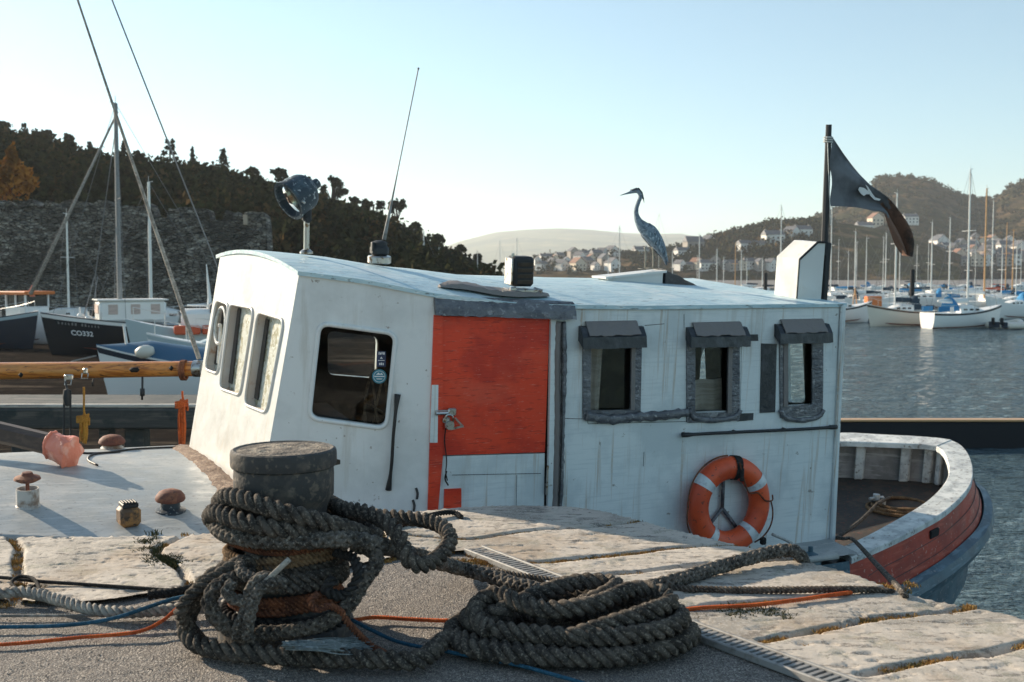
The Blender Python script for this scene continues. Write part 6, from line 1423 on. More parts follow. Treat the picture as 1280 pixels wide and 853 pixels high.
# ---------------------------------------------------------------- boats
def sect(L, Bm, D_, sheerA, n=22, tr=.75, bowrake=.12, m=9):
    rows = []
    for i in range(n + 1):
        s_ = i / n; x = -L / 2 + L * s_
        b = Bm / 2 * (tr + (1 - tr) * math.sin(min(1, s_ * 1.7) * PI / 2)) * (1 - max(0, (s_ - .45) / .55) ** 2.2)
        zt_ = D_ * (.82 + sheerA * (s_ * 1.15 - .35) ** 2 + .12 * s_); row = []
        for k in range(m):
            q = k / (m - 1); yy = b * (math.sin(q * PI / 2) ** .55); zz = -.25 * (1 - .6 * s_) + (zt_ + .25 * (1 - .6 * s_)) * (1 - math.cos(q * PI / 2)) ** .9
            row.append(V((x + bowrake * D_ * q * s_ ** 3 * 3, yy, zz)))
        rows.append(row)
    return rows
def sailboat(px, py, L, heading, mast_top=None, mast_px=None, label='', hull='gel', mastm='alu', hood=None, cover='canvas_navy', cover_hull=None, stripe=None, group=None, z0=None, Bm=None, depth=1.3, lean=0, Y=None, cabin=True, ywl=None, name='sailing_boat', cat='sailing boat', rails=True, mast_w=.075, cabinm='gel', deckm='gel', furl=False):
    z0 = WZ if z0 is None else z0
    Y = Y or (CAMH - z0) * FPX / (py - HOR)
    c = V(((px - 640) / FPX * Y, Y, z0)); Mh = Matrix.Translation(c) @ Matrix.Rotation(math.radians(heading), 4, 'Z')
    r_ = empty(name, label, cat, M=Mh, group=group); Bm = Bm or L * .33
    rs = sect(L, Bm, depth, .55); mb = MB(); mb.grid(rs); mb.grid([[V((p.x, -p.y, p.z)) for p in r] for r in rs]); t0 = rs[0]
    mb.add([V((p.x, p.y, p.z)) for p in t0] + [V((p.x, -p.y, p.z)) for p in t0[::-1]], [tuple(range(2 * len(t0)))])
    mb.build('hull', M[hull], r_, smooth='auto')
    mb = MB(); mb.grid([[V((r[-1].x, r[-1].y * k / 3 * .98, r[-1].z - .02 + .05 * (1 - abs(k) / 3))) for k in range(-3, 4)] for r in rs]); mb.build('deck', M[deckm], r_, smooth=True)
    if stripe:
        mb = MB()
        for sg in (-1, 1): mb.grid([[V((r[-2].x, sg * (r[-2].y + .012), r[-2].z * .5 + r[-1].z * .5 - .05)), V((r[-1].x, sg * (r[-1].y + .012), r[-1].z - .05))] for r in rs])
        mb.build('sheer_stripe', M[stripe], r_)
    mb = MB(); q = [[V((r[k].x, r[k].y + .008, r[k].z)) for k in (3, 4)] for r in rs]; 
    for sg in (-1, 1): mb.grid([[V((p.x, sg * p.y, p.z)) for p in rr] for rr in [[V((r[0].x, r[3].y + .01, r[3].z - .02)), V((r[0].x, r[4].y + .01, r[4].z * .4 + r[3].z * .6))] for r in rs]])
    mb.build('boot_top', M['antifoul'], r_)
    dz = depth * .85
    if cabin:
        mb = MB(); rws = []
        for i in range(9):
            s_ = i / 8; x = -L * .12 + L * .36 * s_; hh = .64 * (1 - .55 * max(0, s_ - .55) / .45) * (L / 8) ** .5; ww = Bm * .31 * (1 - .4 * s_ ** 2)
            rws.append([V((x, -ww * 1.12, dz)), V((x, -ww, dz + hh * .85)), V((x, -ww * .5, dz + hh)), V((x, ww * .5, dz + hh)), V((x, ww, dz + hh * .85)), V((x, ww * 1.12, dz))])
        mb.grid(rws); mb.add(rws[0], [tuple(range(6))]); mb.add(rws[-1], [tuple(range(6))[::-1]]); cb_ = fixn(mb.build('coachroof', M[cabinm], r_, smooth='auto'))
        mb = MB()
        for sg in (-1, 1):
            for k in range(3): x = -L * .05 + L * .09 * k; mb.bbox((x, sg * Bm * .322 * (1 - .03 * k), dz + .24), (L * .055, .05, .13), .02)
        mb.build('cabin_window', M['black_window'], cb_)
    if hood:
        mb = MB(); rws = []
        for i in range(6):
            a = PI * .5 * i / 5; x = -L * .13 - .9 * (1 - math.cos(a)) * .6; hh = dz + .45 + .75 * math.sin(a) ** .7 if i else dz + .45
            rws.append([V((x, Bm * .33 * math.cos(b), dz + .15 + (hh - dz - .15) * math.sin(b))) for b in [PI * k / 8 for k in range(9)]])
        mb.grid(rws); mb.build('spray_hood', M[hood], r_, smooth=True)
        for sg in (-1, 1): mb = MB(); mb.bbox((-L * .38, sg * Bm * .42, dz + .3), (L * .16, .03, .36), .01); mb.build('dodger', M[hood], r_)
    if mast_top is not None:
        mx = .06 * L if mast_px is None else None
        top_w = V((((mast_px or px) - 640) / FPX * Y, Y, CAMH + Y * (HOR - mast_top) / FPX)); tl = Mh.inverted() @ top_w
        if mast_px is None or abs(tl.x) > L * .45: tl.x = max(-L * .3, min(L * .3, tl.x))
        tl.y = 0; foot = V((tl.x - math.sin(math.radians(lean)) * (tl.z - dz) * math.cos(math.radians(heading)), 0, dz + .3))
        mb = MB(); mb.tube([foot, tl], [mast_w, mast_w * .72], 8); h_ = tl.z - foot.z
        sp1 = foot.lerp(tl, .56)
        mb.tube([sp1 + V((0, -Bm * .33, 0)), sp1 + V((0, Bm * .33, 0))], .025, 5); mb.tube([tl + V((-.05, 0, 0)), tl + V((.25, 0, .05))], .02, 4); mb.tube([tl, tl + V((0, 0, .35))], .012, 4); mst = mb.build('mast', M[mastm], r_, smooth='auto')
        mb = MB()
        for sg in (-1, 1): mb.tube([V((foot.x - .1, sg * Bm * .42, dz)), sp1 + V((0, sg * Bm * .33, 0)), tl], .011, 4)
        mb.tube([V((-L * .48, 0, dz)), tl], .011, 4)
        mb.tube([V((L * .5 + .1, 0, depth * 1.05)), tl], .011 if not furl else .07, 5); mb.build('rigging', M['wire'] if not furl else M['rope_grey'], mst)
        if cover:
            mb = MB(); bl_ = min(L * .42, h_ * .4); P = [foot + V((-bl_ * k / 8, 0, .55)) for k in range(9)]; mb.tube(P, [.20, .21, .20, .19, .17, .16, .14, .12, .08], 8, flat=.7); mb.build('boom_cover', M[cover], r_, smooth=True)
    if rails:
        mb = MB()
        for sg in (-1, 1):
            for k in (1, 5, 9, 13, 17, 21): r = rs[k]; mb.tube([V((r[-1].x, sg * r[-1].y * .96, r[-1].z)), V((r[-1].x, sg * r[-1].y * .96, r[-1].z + .55))], .014, 4)
            mb.tube([V((rs[k][-1].x, sg * rs[k][-1].y * .96, rs[k][-1].z + .55)) for k in range(1, 23, 2)], .01, 4)
        mb.build('guard_rail', M['alu'], r_)
    return r_, Mh, rs, dz
GR = 'boats moored across the water on the right'
sailboat(1127, 407.5, 5.4, 200, 243, 1116, 'cream yacht with brown stripe, moored left of the large yacht with blue canopy', hull='gelcream', stripe='tideband', hood='canvas_navy', cover='canvas_navy', group=GR)
sailboat(1203, 410, 6.3, 20, 213, 1211, 'large white yacht with bright blue canopy and the tallest white mast', hull='gel', stripe='hull_black', hood='canvas_blue', cover='gel', group=GR)
sailboat(1048, 403, 5.6, 20, None, None, 'white boat with black stripe half hidden behind the cabin corner', hull='gel', stripe='hull_black', group=GR)
sailboat(1072, 388, 6.5, 170, 290, 1068, 'white yacht with short mast just right of the flag pole', group=GR, cover='canvas_navy')
sailboat(1042, 384, 7.0, 15, 259, 1037, 'white yacht whose mast stands close behind the flag', group=GR, cover=None)
sailboat(1103, 379, 6.5, 200, 292, 1107, 'white yacht with short mast behind the cream yacht bow', group=GR, hood='canvas_navy', cover=None)
sailboat(1158, 385, 7.5, 165, 279, 1163, 'white yacht with pale blue hood beside the black harbour pile', group=GR, hood='canvas_blue', cover='gel')
sailboat(1188, 381, 7.5, 190, 273, 1185, 'white yacht with long blue boom cover behind the blue canopy yacht', group=GR, cover='canvas_blue')
sailboat(1242, 390, 9.0, 12, 237, 1228, 'long white yacht with tall tan wooden mast', group=GR, mastm='mastwood', cover='gel', mast_w=.10)
sailboat(1222, 371, 7.0, 175, 252, 1238, 'small boat under a red orange cover with slanting mast', group=GR, hull='gelcream', cover='canvas_red')
sailboat(1262, 379, 7.5, 14, 279, 1255, 'yacht with tan mast left of the rightmost mast', group=GR, mastm='mastwood', hood='canvas_navy', cover='canvas_red')
sailboat(1276, 388, 8.0, 160, 288, 1265, 'yacht with dark mast gear at the right picture edge', group=GR, mastm='mastwood', hull='gel', hood='canvas_navy', cover='gel')
sailboat(1065, 372, 6.0, 10, None, None, 'motor boat with low white cabin behind the short masted yacht', group=GR, name='motor_boat', cat='motor boat')
sailboat(1205, 366, 6.5, 185, None, None, 'open white boat lying farthest out in front of the sand bank', group=GR, name='motor_boat', cat='motor boat', hood='canvas_navy')
# small work boat with orange gear, dinghies
r_, Mh, rs, dz = sailboat(1082, 401, 5.0, 178, None, None, 'small dark work boat with orange deck gear between the stripe boat and the cream yacht', hull='hull_black', cabin=False, name='work_boat', cat='work boat', group=GR, rails=False)
mb = MB(); mb.bbox((-.6, 0, dz + .5), (1.2, 1.1, .9), .06); mb.build('deck_box', M['roof_orange'], r_); mb = MB(); mb.tube([V((.6, -.4, dz)), V((.9, 0, dz + 1.6)), V((1.2, .4, dz))], .05, 6); mb.build('gallows', M['mastwood'], r_)
for px, py, hd, lb_ in ((1258, 410.5, 30, 'pale inflatable dinghy at the bow of the blue canopy yacht'), (1276, 411.5, 10, 'second inflatable dinghy cut by the right picture edge')):
    Y = 3.95 * FPX / (py - HOR); c = V(((px - 640) / FPX * Y, Y, WZ)); r_ = empty('inflatable_dinghy', lb_, 'dinghy', M=Matrix.Translation(c) @ Matrix.Rotation(math.radians(hd), 4, 'Z'))
    mb = MB(); P = [V((-1.3, -.55, .25)), V((0, -.6, .25)), V((.9, -.5, .3)), V((1.45, 0, .45)), V((.9, .5, .3)), V((0, .6, .25)), V((-1.3, .55, .25))]; mb.tube(spline(P, .2), .22, 8); mb.build('tube_collar', M['gelcream'], r_, smooth=True)
    mb = MB(); mb.bbox((-.1, 0, .12), (2.3, .9, .08), .02); mb.bbox((-1.3, 0, .3), (.06, .9, .4), .02); mb.build('floor', M['canvas_navy'], r_); mb = MB(); mb.bbox((-1.45, 0, .55), (.22, .2, .5), .05); mb.build('outboard_motor', M['hull_black'], r_)
for px, wl_, hd, nm_, lab in ((1090, 366, 10, 'gel', 'distant white motor boat left of the slanting flag tail'), (1130, 370, 190, 'gelcream', 'distant cream motor boat left of the black pile'), (1150, 366, 5, 'hull_navy', 'distant navy motor boat right of the black pile'), (1172, 374, 200, 'gel', 'white motor boat between the two blue covered yachts'), (1222, 378, 15, 'gel', 'white motor boat in front of the red covered boat'), (1250, 372, 170, 'gel', 'white motor boat far out between the tan masts'), (1268, 398, 205, 'gel', 'white motor boat with dark outboards beside the dinghies'), (1092, 394, 190, 'gel', 'white motor boat touching the bow of the cream yacht'), (1060, 380, 350, 'gel', 'white motor boat just right of the cabin corner')):
    sailboat(px, wl_, 5.0, hd, None, None, lab, hull=nm_, name='motor_boat', cat='motor boat', group=GR, hood=random.choice(['canvas_navy', 'canvas_blue', None]))
for k in range(14):
    px = 1052 + k * 17 + random.uniform(-5, 5); wl_ = random.uniform(371, 394)
    sailboat(px, wl_, random.uniform(5.5, 7.5), random.choice([10, 168, 195, 350]), random.uniform(296, 322), px + random.uniform(-6, 6), 'white moored yacht among the crowded far moorings right of the cabin', group='crowded far moorings', cover=random.choice(['canvas_navy', 'gel', 'canvas_blue']), mast_w=.05, hood=random.choice([None, 'canvas_navy']))
# black pile
Y = 97; p = at(1140, 372, Y); r_ = None
mb = MB(); mb.tube([V((p.x, Y, -4)), V((p.x, Y, CAMH + Y * 5 / FPX))], .20, 10); mb.build('harbour_pile', M['hull_black'], smooth='auto', label='thick black mooring pile standing between the two nearest yachts', category='pile')
p = at(957, 340, 130); mb = MB(); mb.tube([V((p.x, 130, -4)), V((p.x, 130, CAMH + 130 * 0.5 / FPX))], .22, 10); mb.build('harbour_pile', M['hull_black'], smooth='auto', label='short black mooring pile left of the white roof locker', category='pile')
# boats whose masts show over the cabin roof
GM = 'yachts whose masts rise above the cabin roof'
for k, (px, yt, wl_, wood, w_, lab) in enumerate([
    (530, 290, 384, 0, .13, 'yacht with thick white mast above the roof right of the whip aerial'), (549, 310, 376, 0, .09, 'yacht with short mast second to the right of the whip aerial'), (581, 321, 372, 0, .09, 'yacht with lowest mast stump in front of the wood end'), (597, 314, 372, 0, .09, 'yacht with mast just left of the louvred roof lamp'),
    (625, 302, 360, 0, .10, 'hazy yacht mast left beside the louvred roof lamp'), (646, 298, 362, 0, .13, 'hazy yacht mast directly behind the louvred roof lamp'),
    (760, 315, 366, 0, .08, 'yacht with short mast left of the tall one near the heron'), (774, 284, 372, 0, .10, 'yacht with tall mast left of the heron'), (823, 268, 366, 0, .04, 'yacht with thin distant mast behind the heron back'), (840, 314, 370, 0, .08, 'yacht with short mast right behind the heron tail'),
    (871, 320, 366, 0, .07, 'yacht with thin short mast left of the tall mast beyond the tarpaulin ramp'), (873.5, 294, 376, 0, .10, 'yacht with tall mast and slanting stay right of the heron'), (895.5, 312, 374, 0, .10, 'yacht with white mast and crosstree in the middle of the row'), (904, 322, 372, 0, .08, 'yacht with stubby mast right of the crosstree mast'), (918.5, 304, 374, 1, .09, 'yacht with tan wooden mast in the middle of the row'), (926, 314, 372, 0, .09, 'yacht with mast just right of the tan wooden one'), (933, 324, 368, 0, .08, 'yacht with the lowest thin mast right of the tan one'), (952.5, 324, 372, 0, .09, 'yacht with short white mast next to the short black pile'), (975, 258, 380, 0, .09, 'yacht with tall thin mast rising behind the white roof locker'),
    (1047, 300, 372, 0, .05, 'distant yacht with thin mast between flag pole and first houses'), (1145, 310, 362, 0, .06, 'distant yacht with faint mast above the black pile'), (1275, 300, 366, 0, .06, 'distant yacht with faint mast at the right picture edge')]):
    sailboat(px, wl_, random.uniform(6.5, 8.5), random.choice([8, 172, 190, 350, 25, 160]), yt, px, lab, mastm='mastwood' if wood else 'alu', cover='canvas_navy' if k % 3 else 'gel', group=GM, mast_w=w_ * .9, rails=False)
# left: black hulled boat with registration
def leftboat(*a, **k): return sailboat(*a, z0=MZ - .05, **k)
r_, Mh, rs, dz = leftboat(193, 0, 9.0, 207, 135, 147, 'black hulled boat with registration CO332 and tall grey mast grounded on the mud', hull='hull_black', Y=53, depth=1.55, cabin=False, cover=None, lean=0, mastm='galv', name='fishing_boat', cat='fishing boat', mast_w=.13, stripe='gel', deckm='deck', rails=False)
mb = MB(); tl = Mh.inverted() @ at(147, 140, 53); a_ = Mh.inverted() @ at(38, 368, 49)
mb.tube([a_, tl], [.09, .05], 7); mb.build('furled_foresail', M['rope_pale'], r_, smooth=True)
mb = MB(); mb.tube([Mh.inverted() @ at(121, 402, 52.5), Mh.inverted() @ at(119, 345, 52.7), Mh.inverted() @ at(146, 150, 53)], .02, 4); mb.tube([Mh.inverted() @ at(104, 398, 52), Mh.inverted() @ at(118, 346, 52.7)], .025, 4); mb.tube([Mh.inverted() @ at(114, 398, 52), Mh.inverted() @ at(122, 346, 52.7)], .025, 4); mb.tube([Mh.inverted() @ at(143, 398, 54), Mh.inverted() @ at(146, 150, 53)], .02, 4); mb.build('shroud', M['wire'], r_)
mb = MB(); mb.bbox((1.1, 0, dz + .7), (3.0, 1.9, 1.0), .12); wh = mb.build('wheelhouse', M['gel'], r_, smooth='auto')
for sg in (-1, 1):
    for x in (.1, 1.0, 2.0): mb = MB(); mb.bbox((x, sg * .96, dz + .80), (.42, .03, .46), .01); mb.build('window', M['curtain'], wh)
mb = MB(); mb.bbox((2.62, 0, dz + .8), (.03, 1.3, .4), .01); mb.build('windscreen', M['curtain'], wh)
mb = MB(); mb.bbox((1.1, 0, dz + 1.23), (3.2, 2.05, .07), .02); mb.build('roof', M['gel'], wh)
mb = MB()
for x, y, h_ in ((3.0, .3, .7), (3.3, -.2, .9), (2.9, -.5, .5), (3.7, 0, .4), (3.5, .4, .5)): mb.tube([V((x, y, dz)), V((x + .05, y, dz + h_))], .05, 6); mb.bbox((x, y, dz + h_ * .5), (.3, .25, .3), .06)
mb.build('deck_gear', M['gel'], r_, smooth='auto')
# registration on the bow side facing the camera
def hullside(rs, sg, s_, q):
    i = s_ * (len(rs) - 1); i0 = int(i); f_ = i - i0; a = rs[i0]; b = rs[min(i0 + 1, len(rs) - 1)]; k = q * (len(a) - 1); k0 = int(k); g_ = k - k0
    p = (a[k0].lerp(a[min(k0 + 1, len(a) - 1)], g_)).lerp(b[k0].lerp(b[min(k0 + 1, len(a) - 1)], g_), f_); return V((p.x, sg * p.y, p.z))
sg_ = 1 if (Mh.to_3x3() @ V((0, 1, 0))).y < 0 else -1
def onhull(s0, q0, size_s, size_q): 
    def f(x, y):
        s_ = s0 - x * size_s; q = q0 + y * size_q; p = hullside(rs, sg_, s_, q); return p + V((0, sg_ * .03, 0))
    return f
text_mesh('CO332', 1.0, onhull(.845, .68, .031, .125), M['white_vinyl'], r_, 'registration', .02)
fh_ = onhull(.85, .85, .022, .065); mb = MB()
for k in range(13):
    if k == 6: continue
    x = (k - 6.5) * .62; h_ = random.uniform(.55, .72); mb.add([fh_(x, 0), fh_(x + .30, 0), fh_(x + random.uniform(.1, .4), h_), fh_(x + random.uniform(0, .15), h_)], [(0, 1, 2, 3)])
mb.build('boat_name', M['wire'], r_)
# cabin boat with orange roof, far left
r_, Mh, rs, dz = leftboat(26, 0, 6.4, 330, None, None, 'small white boat with orange roofed cabin grounded at the far left', Y=60, depth=1.5, cabin=False, hull='gel', name='cabin_cruiser', cat='cabin boat', rails=False)
c0 = Mh.inverted() @ at(41, 395, 60); mb = MB(); mb.bbox((c0.x, 0, dz + .35), (1.7, 1.5, .8), .06); w0 = mb.build('wheelhouse', M['gel'], r_)
mb = MB()
for dx in (-.8, 0, .8):
    for dy in (-.7, .7): mb.bbox((c0.x + dx, dy, dz + 1.05), (.09, .09, .7), .01)
mb.build('window_post', M['gel'], w0); mb = MB(); mb.bbox((c0.x, 0, dz + 1.05), (1.5, 1.3, .62), .02); mb.build('cabin_glass', M['black_window'], w0)
mb = MB(); mb.bbox((c0.x, 0, dz + 1.47), (2.2, 1.9, .18), .04); mb.build('cabin_roof', M['roof_orange'], w0)
mb = MB(); mb.add([Mh.inverted() @ at(*q, 59) for q in ((32, 371), (44, 371), (40, 356))] + [Mh.inverted() @ at(*q, 59.05) for q in ((32, 371), (44, 371), (40, 356))], [(0, 1, 2), (5, 4, 3)]); mb.build('burgee', M['pink_plastic'], r_)
leftboat(-36, 0, 7.5, 340, None, None, 'dark hulled boat with pale blue rail cut by the left picture edge', Y=56, depth=1.5, hull='hull_navy', stripe='hull_teal', cabin=False, name='fishing_boat', cat='fishing boat', rails=True)
# sloop behind with navy boom cover, small mast
leftboat(196, 0, 8.0, 10, 229, 189, 'sloop with white mast and long navy boom cover in front of the town wall', Y=66, depth=1.3, cover='canvas_navy', mast_w=.11)
leftboat(86, 0, 7.0, 170, 268, 86, 'small yacht with thin grey mast between the furled foresail and the tall mast', Y=70, depth=1.2, cover=None, mast_w=.08)
r_, Mh, rs, dz = leftboat(262, 0, 5.6, 200, None, None, 'white motor boat with navy canopy and red deck crates behind the blue decked boat', Y=46, depth=1.5, cabin=False, hull='hull_teal', name='motor_boat', cat='motor boat')
mb = MB(); mb.bbox((.2, 0, dz + .55), (2.0, 1.7, 1.0), .2); wh = mb.build('wheelhouse', M['gel'], r_, smooth='auto'); mb = MB(); mb.bbox((-.6, 0, dz + .95), (1.3, 1.85, .7), .1); mb.build('canopy', M['canvas_navy'], r_); mb = MB(); mb.bbox((1.22, 0, dz + .7), (.05, 1.3, .5), .02); mb.build('windscreen', M['black_window'], wh)
mb = MB()
for k in range(4): mb.bbox((-.4 + k * .55, 1.0, dz + .22), (.48, .4, .36), .05)
mb.build('deck_crate', M['canvas_red'], r_)
mb = MB(); a_ = V((0, 0, dz + 1.0)); mb.tube([a_, a_ + V((0, 0, .5)), a_ + V((.1, 0, 1.9))], [.13, .08, .02], 6); mb.tube([a_ + V((-.9, 0, .15)), a_ + V((.9, 0, .2))], .05, 5); mb.build('radar_post', M['gel'], r_)
leftboat(290, 0, 5.0, 200, None, None, 'pale dinghy shaped boat with teal stripe just left of the cabin front', Y=40, depth=1.3, hull='gel', stripe='hull_teal', name='motor_boat', cat='motor boat', cabinm='hull_teal')
# near grounded boat with blue foredeck
r_, Mh, rs, dz = leftboat(268, 0, 5.4, 188, None, None, 'grounded white open boat with blue foredeck nearest behind the varnished spar', Y=31, depth=1.4, cabin=False, hull='gel', deckm='blue_deck', stripe='hull_navy', name='open_boat', cat='open boat', rails=False)
mb = MB(); mb.grid([[V((rs[i][-1].x, rs[i][-1].y * k / 4, rs[i][-1].z + .42 * (1 - (k / 4) ** 2) * min(1, (22 - i) / 5, (i - 7) / 2 if i > 8 else .2))) for k in range(-4, 5)] for i in range(8, 23)]); mb.build('bow_cover', M['blue_deck'], r_, smooth=True)
mb = MB(); p = Mh.inverted() @ at(161, 440, 30.6); mb.tube([p + V((0, 0, -.25)), p + V((.12, 0, .75))], [.05, .035], 6); mb.build('samson_post', M['gel'], r_)
p = at(181, 440, 30.2); mb = MB(); mb.lathe([(.01, -.26), (.10, -.24), (.17, -.12), (.19, 0), (.17, .12), (.10, .24), (.01, .26)], 18, p, rot('Y', 80)); mb.build('mooring_buoy', M['gelcream'], smooth=True, label='cream and orange mooring buoy on the deck of the blue decked boat', category='buoy')
mb = MB(); mb.tube([at(120, 445, 29), at(90, 452, 27), at(60, 470, 24)], .02, 5); mb.build('bow_line', M['rope_pale'], label='thin pale line running from the bow of the blue decked boat into the mud', category='rope')
# stays of the vessel the spar belongs to
mb = MB(); mb.tube([at(249, 449, 11.0), at(196, 292, 11.15), at(143, 137, 11.3), at(97, 0, 11.5), at(40, -170, 11.8)], [.024, .020, .014, .011, .011], 6); mb.build('topping_lift', M['rope_pale'], label='long line rising from the end of the varnished spar past the tall grey mast head', category='line')
mb = MB(); mb.tube([at(278, 350, 12.5), at(205, 165, 12.5), at(140, 0, 12.5), at(90, -125, 12.5)], .0085, 5); mb.build('wire_stay', M['wire'], label='thin wire crossing the sky and the layered cedar at the upper left', category='wire')
# jetty on the left
Yj = 14.0; a = at(-140, 506, Yj); b = at(300, 506, Yj); r_ = empty('timber_jetty', 'dark wet timber jetty beam with pale top edge behind the foredeck', 'jetty', loc=V(((a.x + b.x) / 2, Yj, MZ)))
L_ = b.x - a.x; zt_ = a.z
mb = MB(); mb.bbox(((a.x + b.x) / 2, Yj, zt_ - .17), (L_, .22, .26), .02); mb.build('fender_beam', M['old_timber'], r_, world=True)
mb = MB(); mb.bbox(((a.x + b.x) / 2, Yj - .03, zt_ - .012), (L_, .10, .045), .012); mb.build('pale_capping', M['pale_edge'], r_, world=True); mb = MB(); mb.bbox(((a.x + b.x) / 2, Yj + .75, zt_ - .05), (L_, 1.3, .05), .01); mb.build('deck_boards', M['old_timber'], r_, world=True)
for px in (20, 130, 168, 255):
    p = at(px, 560, Yj); mb = MB(); mb.bbox((p.x, Yj + .12, (zt_ - .3 + MZ - .3) / 2), (.26 if px == 168 else .14, .24, zt_ - .3 - MZ + .3), .02); mb.build('pile', M['old_timber'], r_, world=True)
# floating pontoon on the right
Yp = 25.0; a = at(930, 526, Yp); b = at(1340, 531, Yp); L_ = b.x - a.x; r_ = empty('floating_pontoon', 'long dark low pontoon floating behind the boat stern', 'pontoon', loc=V(((a.x + b.x) / 2, Yp, WZ)))
mb = MB(); mb.bbox(((a.x + b.x) / 2, Yp + .12, (a.z + WZ) / 2 - .2), (L_, .30, a.z - WZ + .36), .04); mb.build('float', M['hull_black'], r_, world=True); mb = MB(); mb.bbox(((a.x + b.x) / 2, Yp + .10, a.z - .0), (L_ + .05, .3, .05), .015); mb.build('decking', M['mastwood'], r_, world=True)
# harbour wall across the water
Yh = 772; a = at(1030, 336.5, Yh); b = at(1196, 336.5, Yh); r_ = empty('harbour_wall', 'tan stone harbour wall across the water below the white houses', 'wall', loc=V(((a.x + b.x) / 2, Yh, WZ)))
mb = MB(); mb.box(((a.x + b.x) / 2, Yh + 4, (a.z + 1.2) / 2), (b.x - a.x, 8, a.z - 1.2)); mb.build('stone_face', M['quaywall'], r_, world=True); mb = MB(); mb.box(((a.x + b.x) / 2, Yh + 4, (1.2 + WZ - 1) / 2), (b.x - a.x + .2, 8.4, 1.2 - WZ + 1)); mb.build('tide_band', M['tideband'], r_, world=True)
a = at(1196, 338, 820); b = at(1400, 338, 820); mb = MB(); mb.box(((a.x + b.x) / 2, 824, (a.z + WZ) / 2), (b.x - a.x, 8, a.z - WZ + 1)); mb.build('promenade_wall', M['tideband'], label='dark brown harbour wall continuing to the right picture edge', category='wall')
# houses
def house_proto(w, d, h, rh, wm, rm, gable=True, chim=1):
    r_ = bpy.data.objects.new('house', None); COL.objects.link(r_); ROOTM[r_.name] = Matrix.Identity(4)
    mb = MB(); mb.box((0, 0, h / 2 - 1.5), (w, d, h + 3))
    if gable: mb.add([V((-w / 2, -d / 2, h)), V((w / 2, -d / 2, h)), V((0, -d / 2, h + rh)), V((-w / 2, d / 2, h)), V((w / 2, d / 2, h)), V((0, d / 2, h + rh))], [(0, 1, 2), (5, 4, 3)])
    mb.build('wall', M[wm], r_); mb = MB(); e = .35
    if gable:
        for sg in (-1, 1): A_ = [V((sg * (w / 2 + e), -d / 2 - e, h - e * .8)), V((0, -d / 2 - e, h + rh + .1)), V((0, d / 2 + e, h + rh + .1)), V((sg * (w / 2 + e), d / 2 + e, h - e * .8))]; mb.add(A_ + [p + V((0, 0, .25)) for p in A_], [(0, 1, 2, 3), (7, 6, 5, 4), (0, 4, 5, 1), (2, 6, 7, 3), (3, 7, 4, 0)])
    else:
        A_ = [V((-w / 2 - e, -d / 2 - e, h)), V((w / 2 + e, -d / 2 - e, h)), V((w / 2 + e, d / 2 + e, h)), V((-w / 2 - e, d / 2 + e, h)), V((-w / 2 + (0 if w > d else 0), 0, h + rh)), V((w / 2, 0, h + rh))]; mb.add(A_, [(0, 1, 5, 4), (2, 3, 4, 5), (1, 2, 5), (3, 0, 4)])
    rf = mb.build('roof', M[rm], r_)
    for k in range(chim): mb = MB(); mb.box((w * (.28 if k == 0 else -.3) * (0.3 if gable else 1.4), d * .25 * (1 if gable else 0), h + rh * .9), (.9, .9, 1.8)); mb.build('chimney', M['render_stone'], rf)
    for fl_ in range(max(1, int(h // 2.7))):
        for k in range(max(2, int(w // 2.8))):
            x = -w / 2 + w * (k + .5) / max(2, int(w // 2.8)); mb = MB(); mb.box((x, -d / 2 - .02, 1.3 + fl_ * 2.7), (1.15, .12, 1.3)); mb.build('window', M['black_window'], r_)
    return r_
protos = {'gable': house_proto(8, 10, 6, 3.4, 'render_white', 'slate'), 'wide': house_proto(13, 8, 6, 3, 'render_white', 'slate', False, 2), 'cream': house_proto(9, 9, 6, 3.6, 'render_cream', 'tile'), 'stone': house_proto(10, 8, 6, 3.2, 'render_stone', 'slate', False), 'terrace': house_proto(26, 8, 6.5, 3, 'render_white', 'slate', False, 2), 'villa': house_proto(8, 8, 8.4, 3.2, 'render_stone', 'slate')}
used = set()
def house(kind, px, py, gfun, label, sc_=1.0, rz=0, group='houses on the far shore'):
    g = gfun(px, py); o = protos[kind]
    if kind in used: o = copy_tree(o)
    used.add(kind); M_ = (sc_,) * 3; o.location = g; o.rotation_euler = (0, 0, math.radians(rz + 26) - math.atan2(g.x, g.y)); o.scale = M_
    o['label'] = label; o['category'] = 'house'; o['group'] = group; return o
HG = 'small pale houses scattered on the hazy headland'; HLb = 'small pale house among the scattered houses on the hazy headland left of the heron'
for i, (px, py) in enumerate([(672, 331), (682, 328), (693, 330), (699, 326), (708, 331), (716, 326), (724, 327), (731, 324), (738, 328), (745, 325), (752, 322), (690, 337), (701, 338), (712, 336), (722, 339), (733, 335), (744, 338), (755, 337), (765, 339), (678, 338)]):
    house(['gable', 'wide', 'cream', 'stone', 'gable', 'villa'][i % 6], px, py, hground, HLb, random.uniform(.5, .85), random.uniform(-30, 30), HG)
house('wide', 800, 321, hground, 'wide white house on the headland brow directly behind the heron legs', .8, 0)
house('gable', 764, 321, hground, 'white gabled house on the headland between the two masts left of the heron', .8, 10)
house('wide', 852, 322, hground, 'pale wide house on the headland right of the heron tail', .75, 5)
house('stone', 866, 316, hground, 'grey stone house on the headland just left of the tall mast right of the heron', 1.2, -5)
house('gable', 884, 308, hground, 'little white house among trees high on the headland', .8, 15)
house('terrace', 938, 315, hground, 'long white terrace among the trees on the headland slope', .75, 8)
house('wide', 965, 306, hground, 'pale house beside the tall thin mast on the headland', 1.0, 0)
house('gable', 988, 300, hground, 'white house alone among trees above the white roof locker', .9, 20)
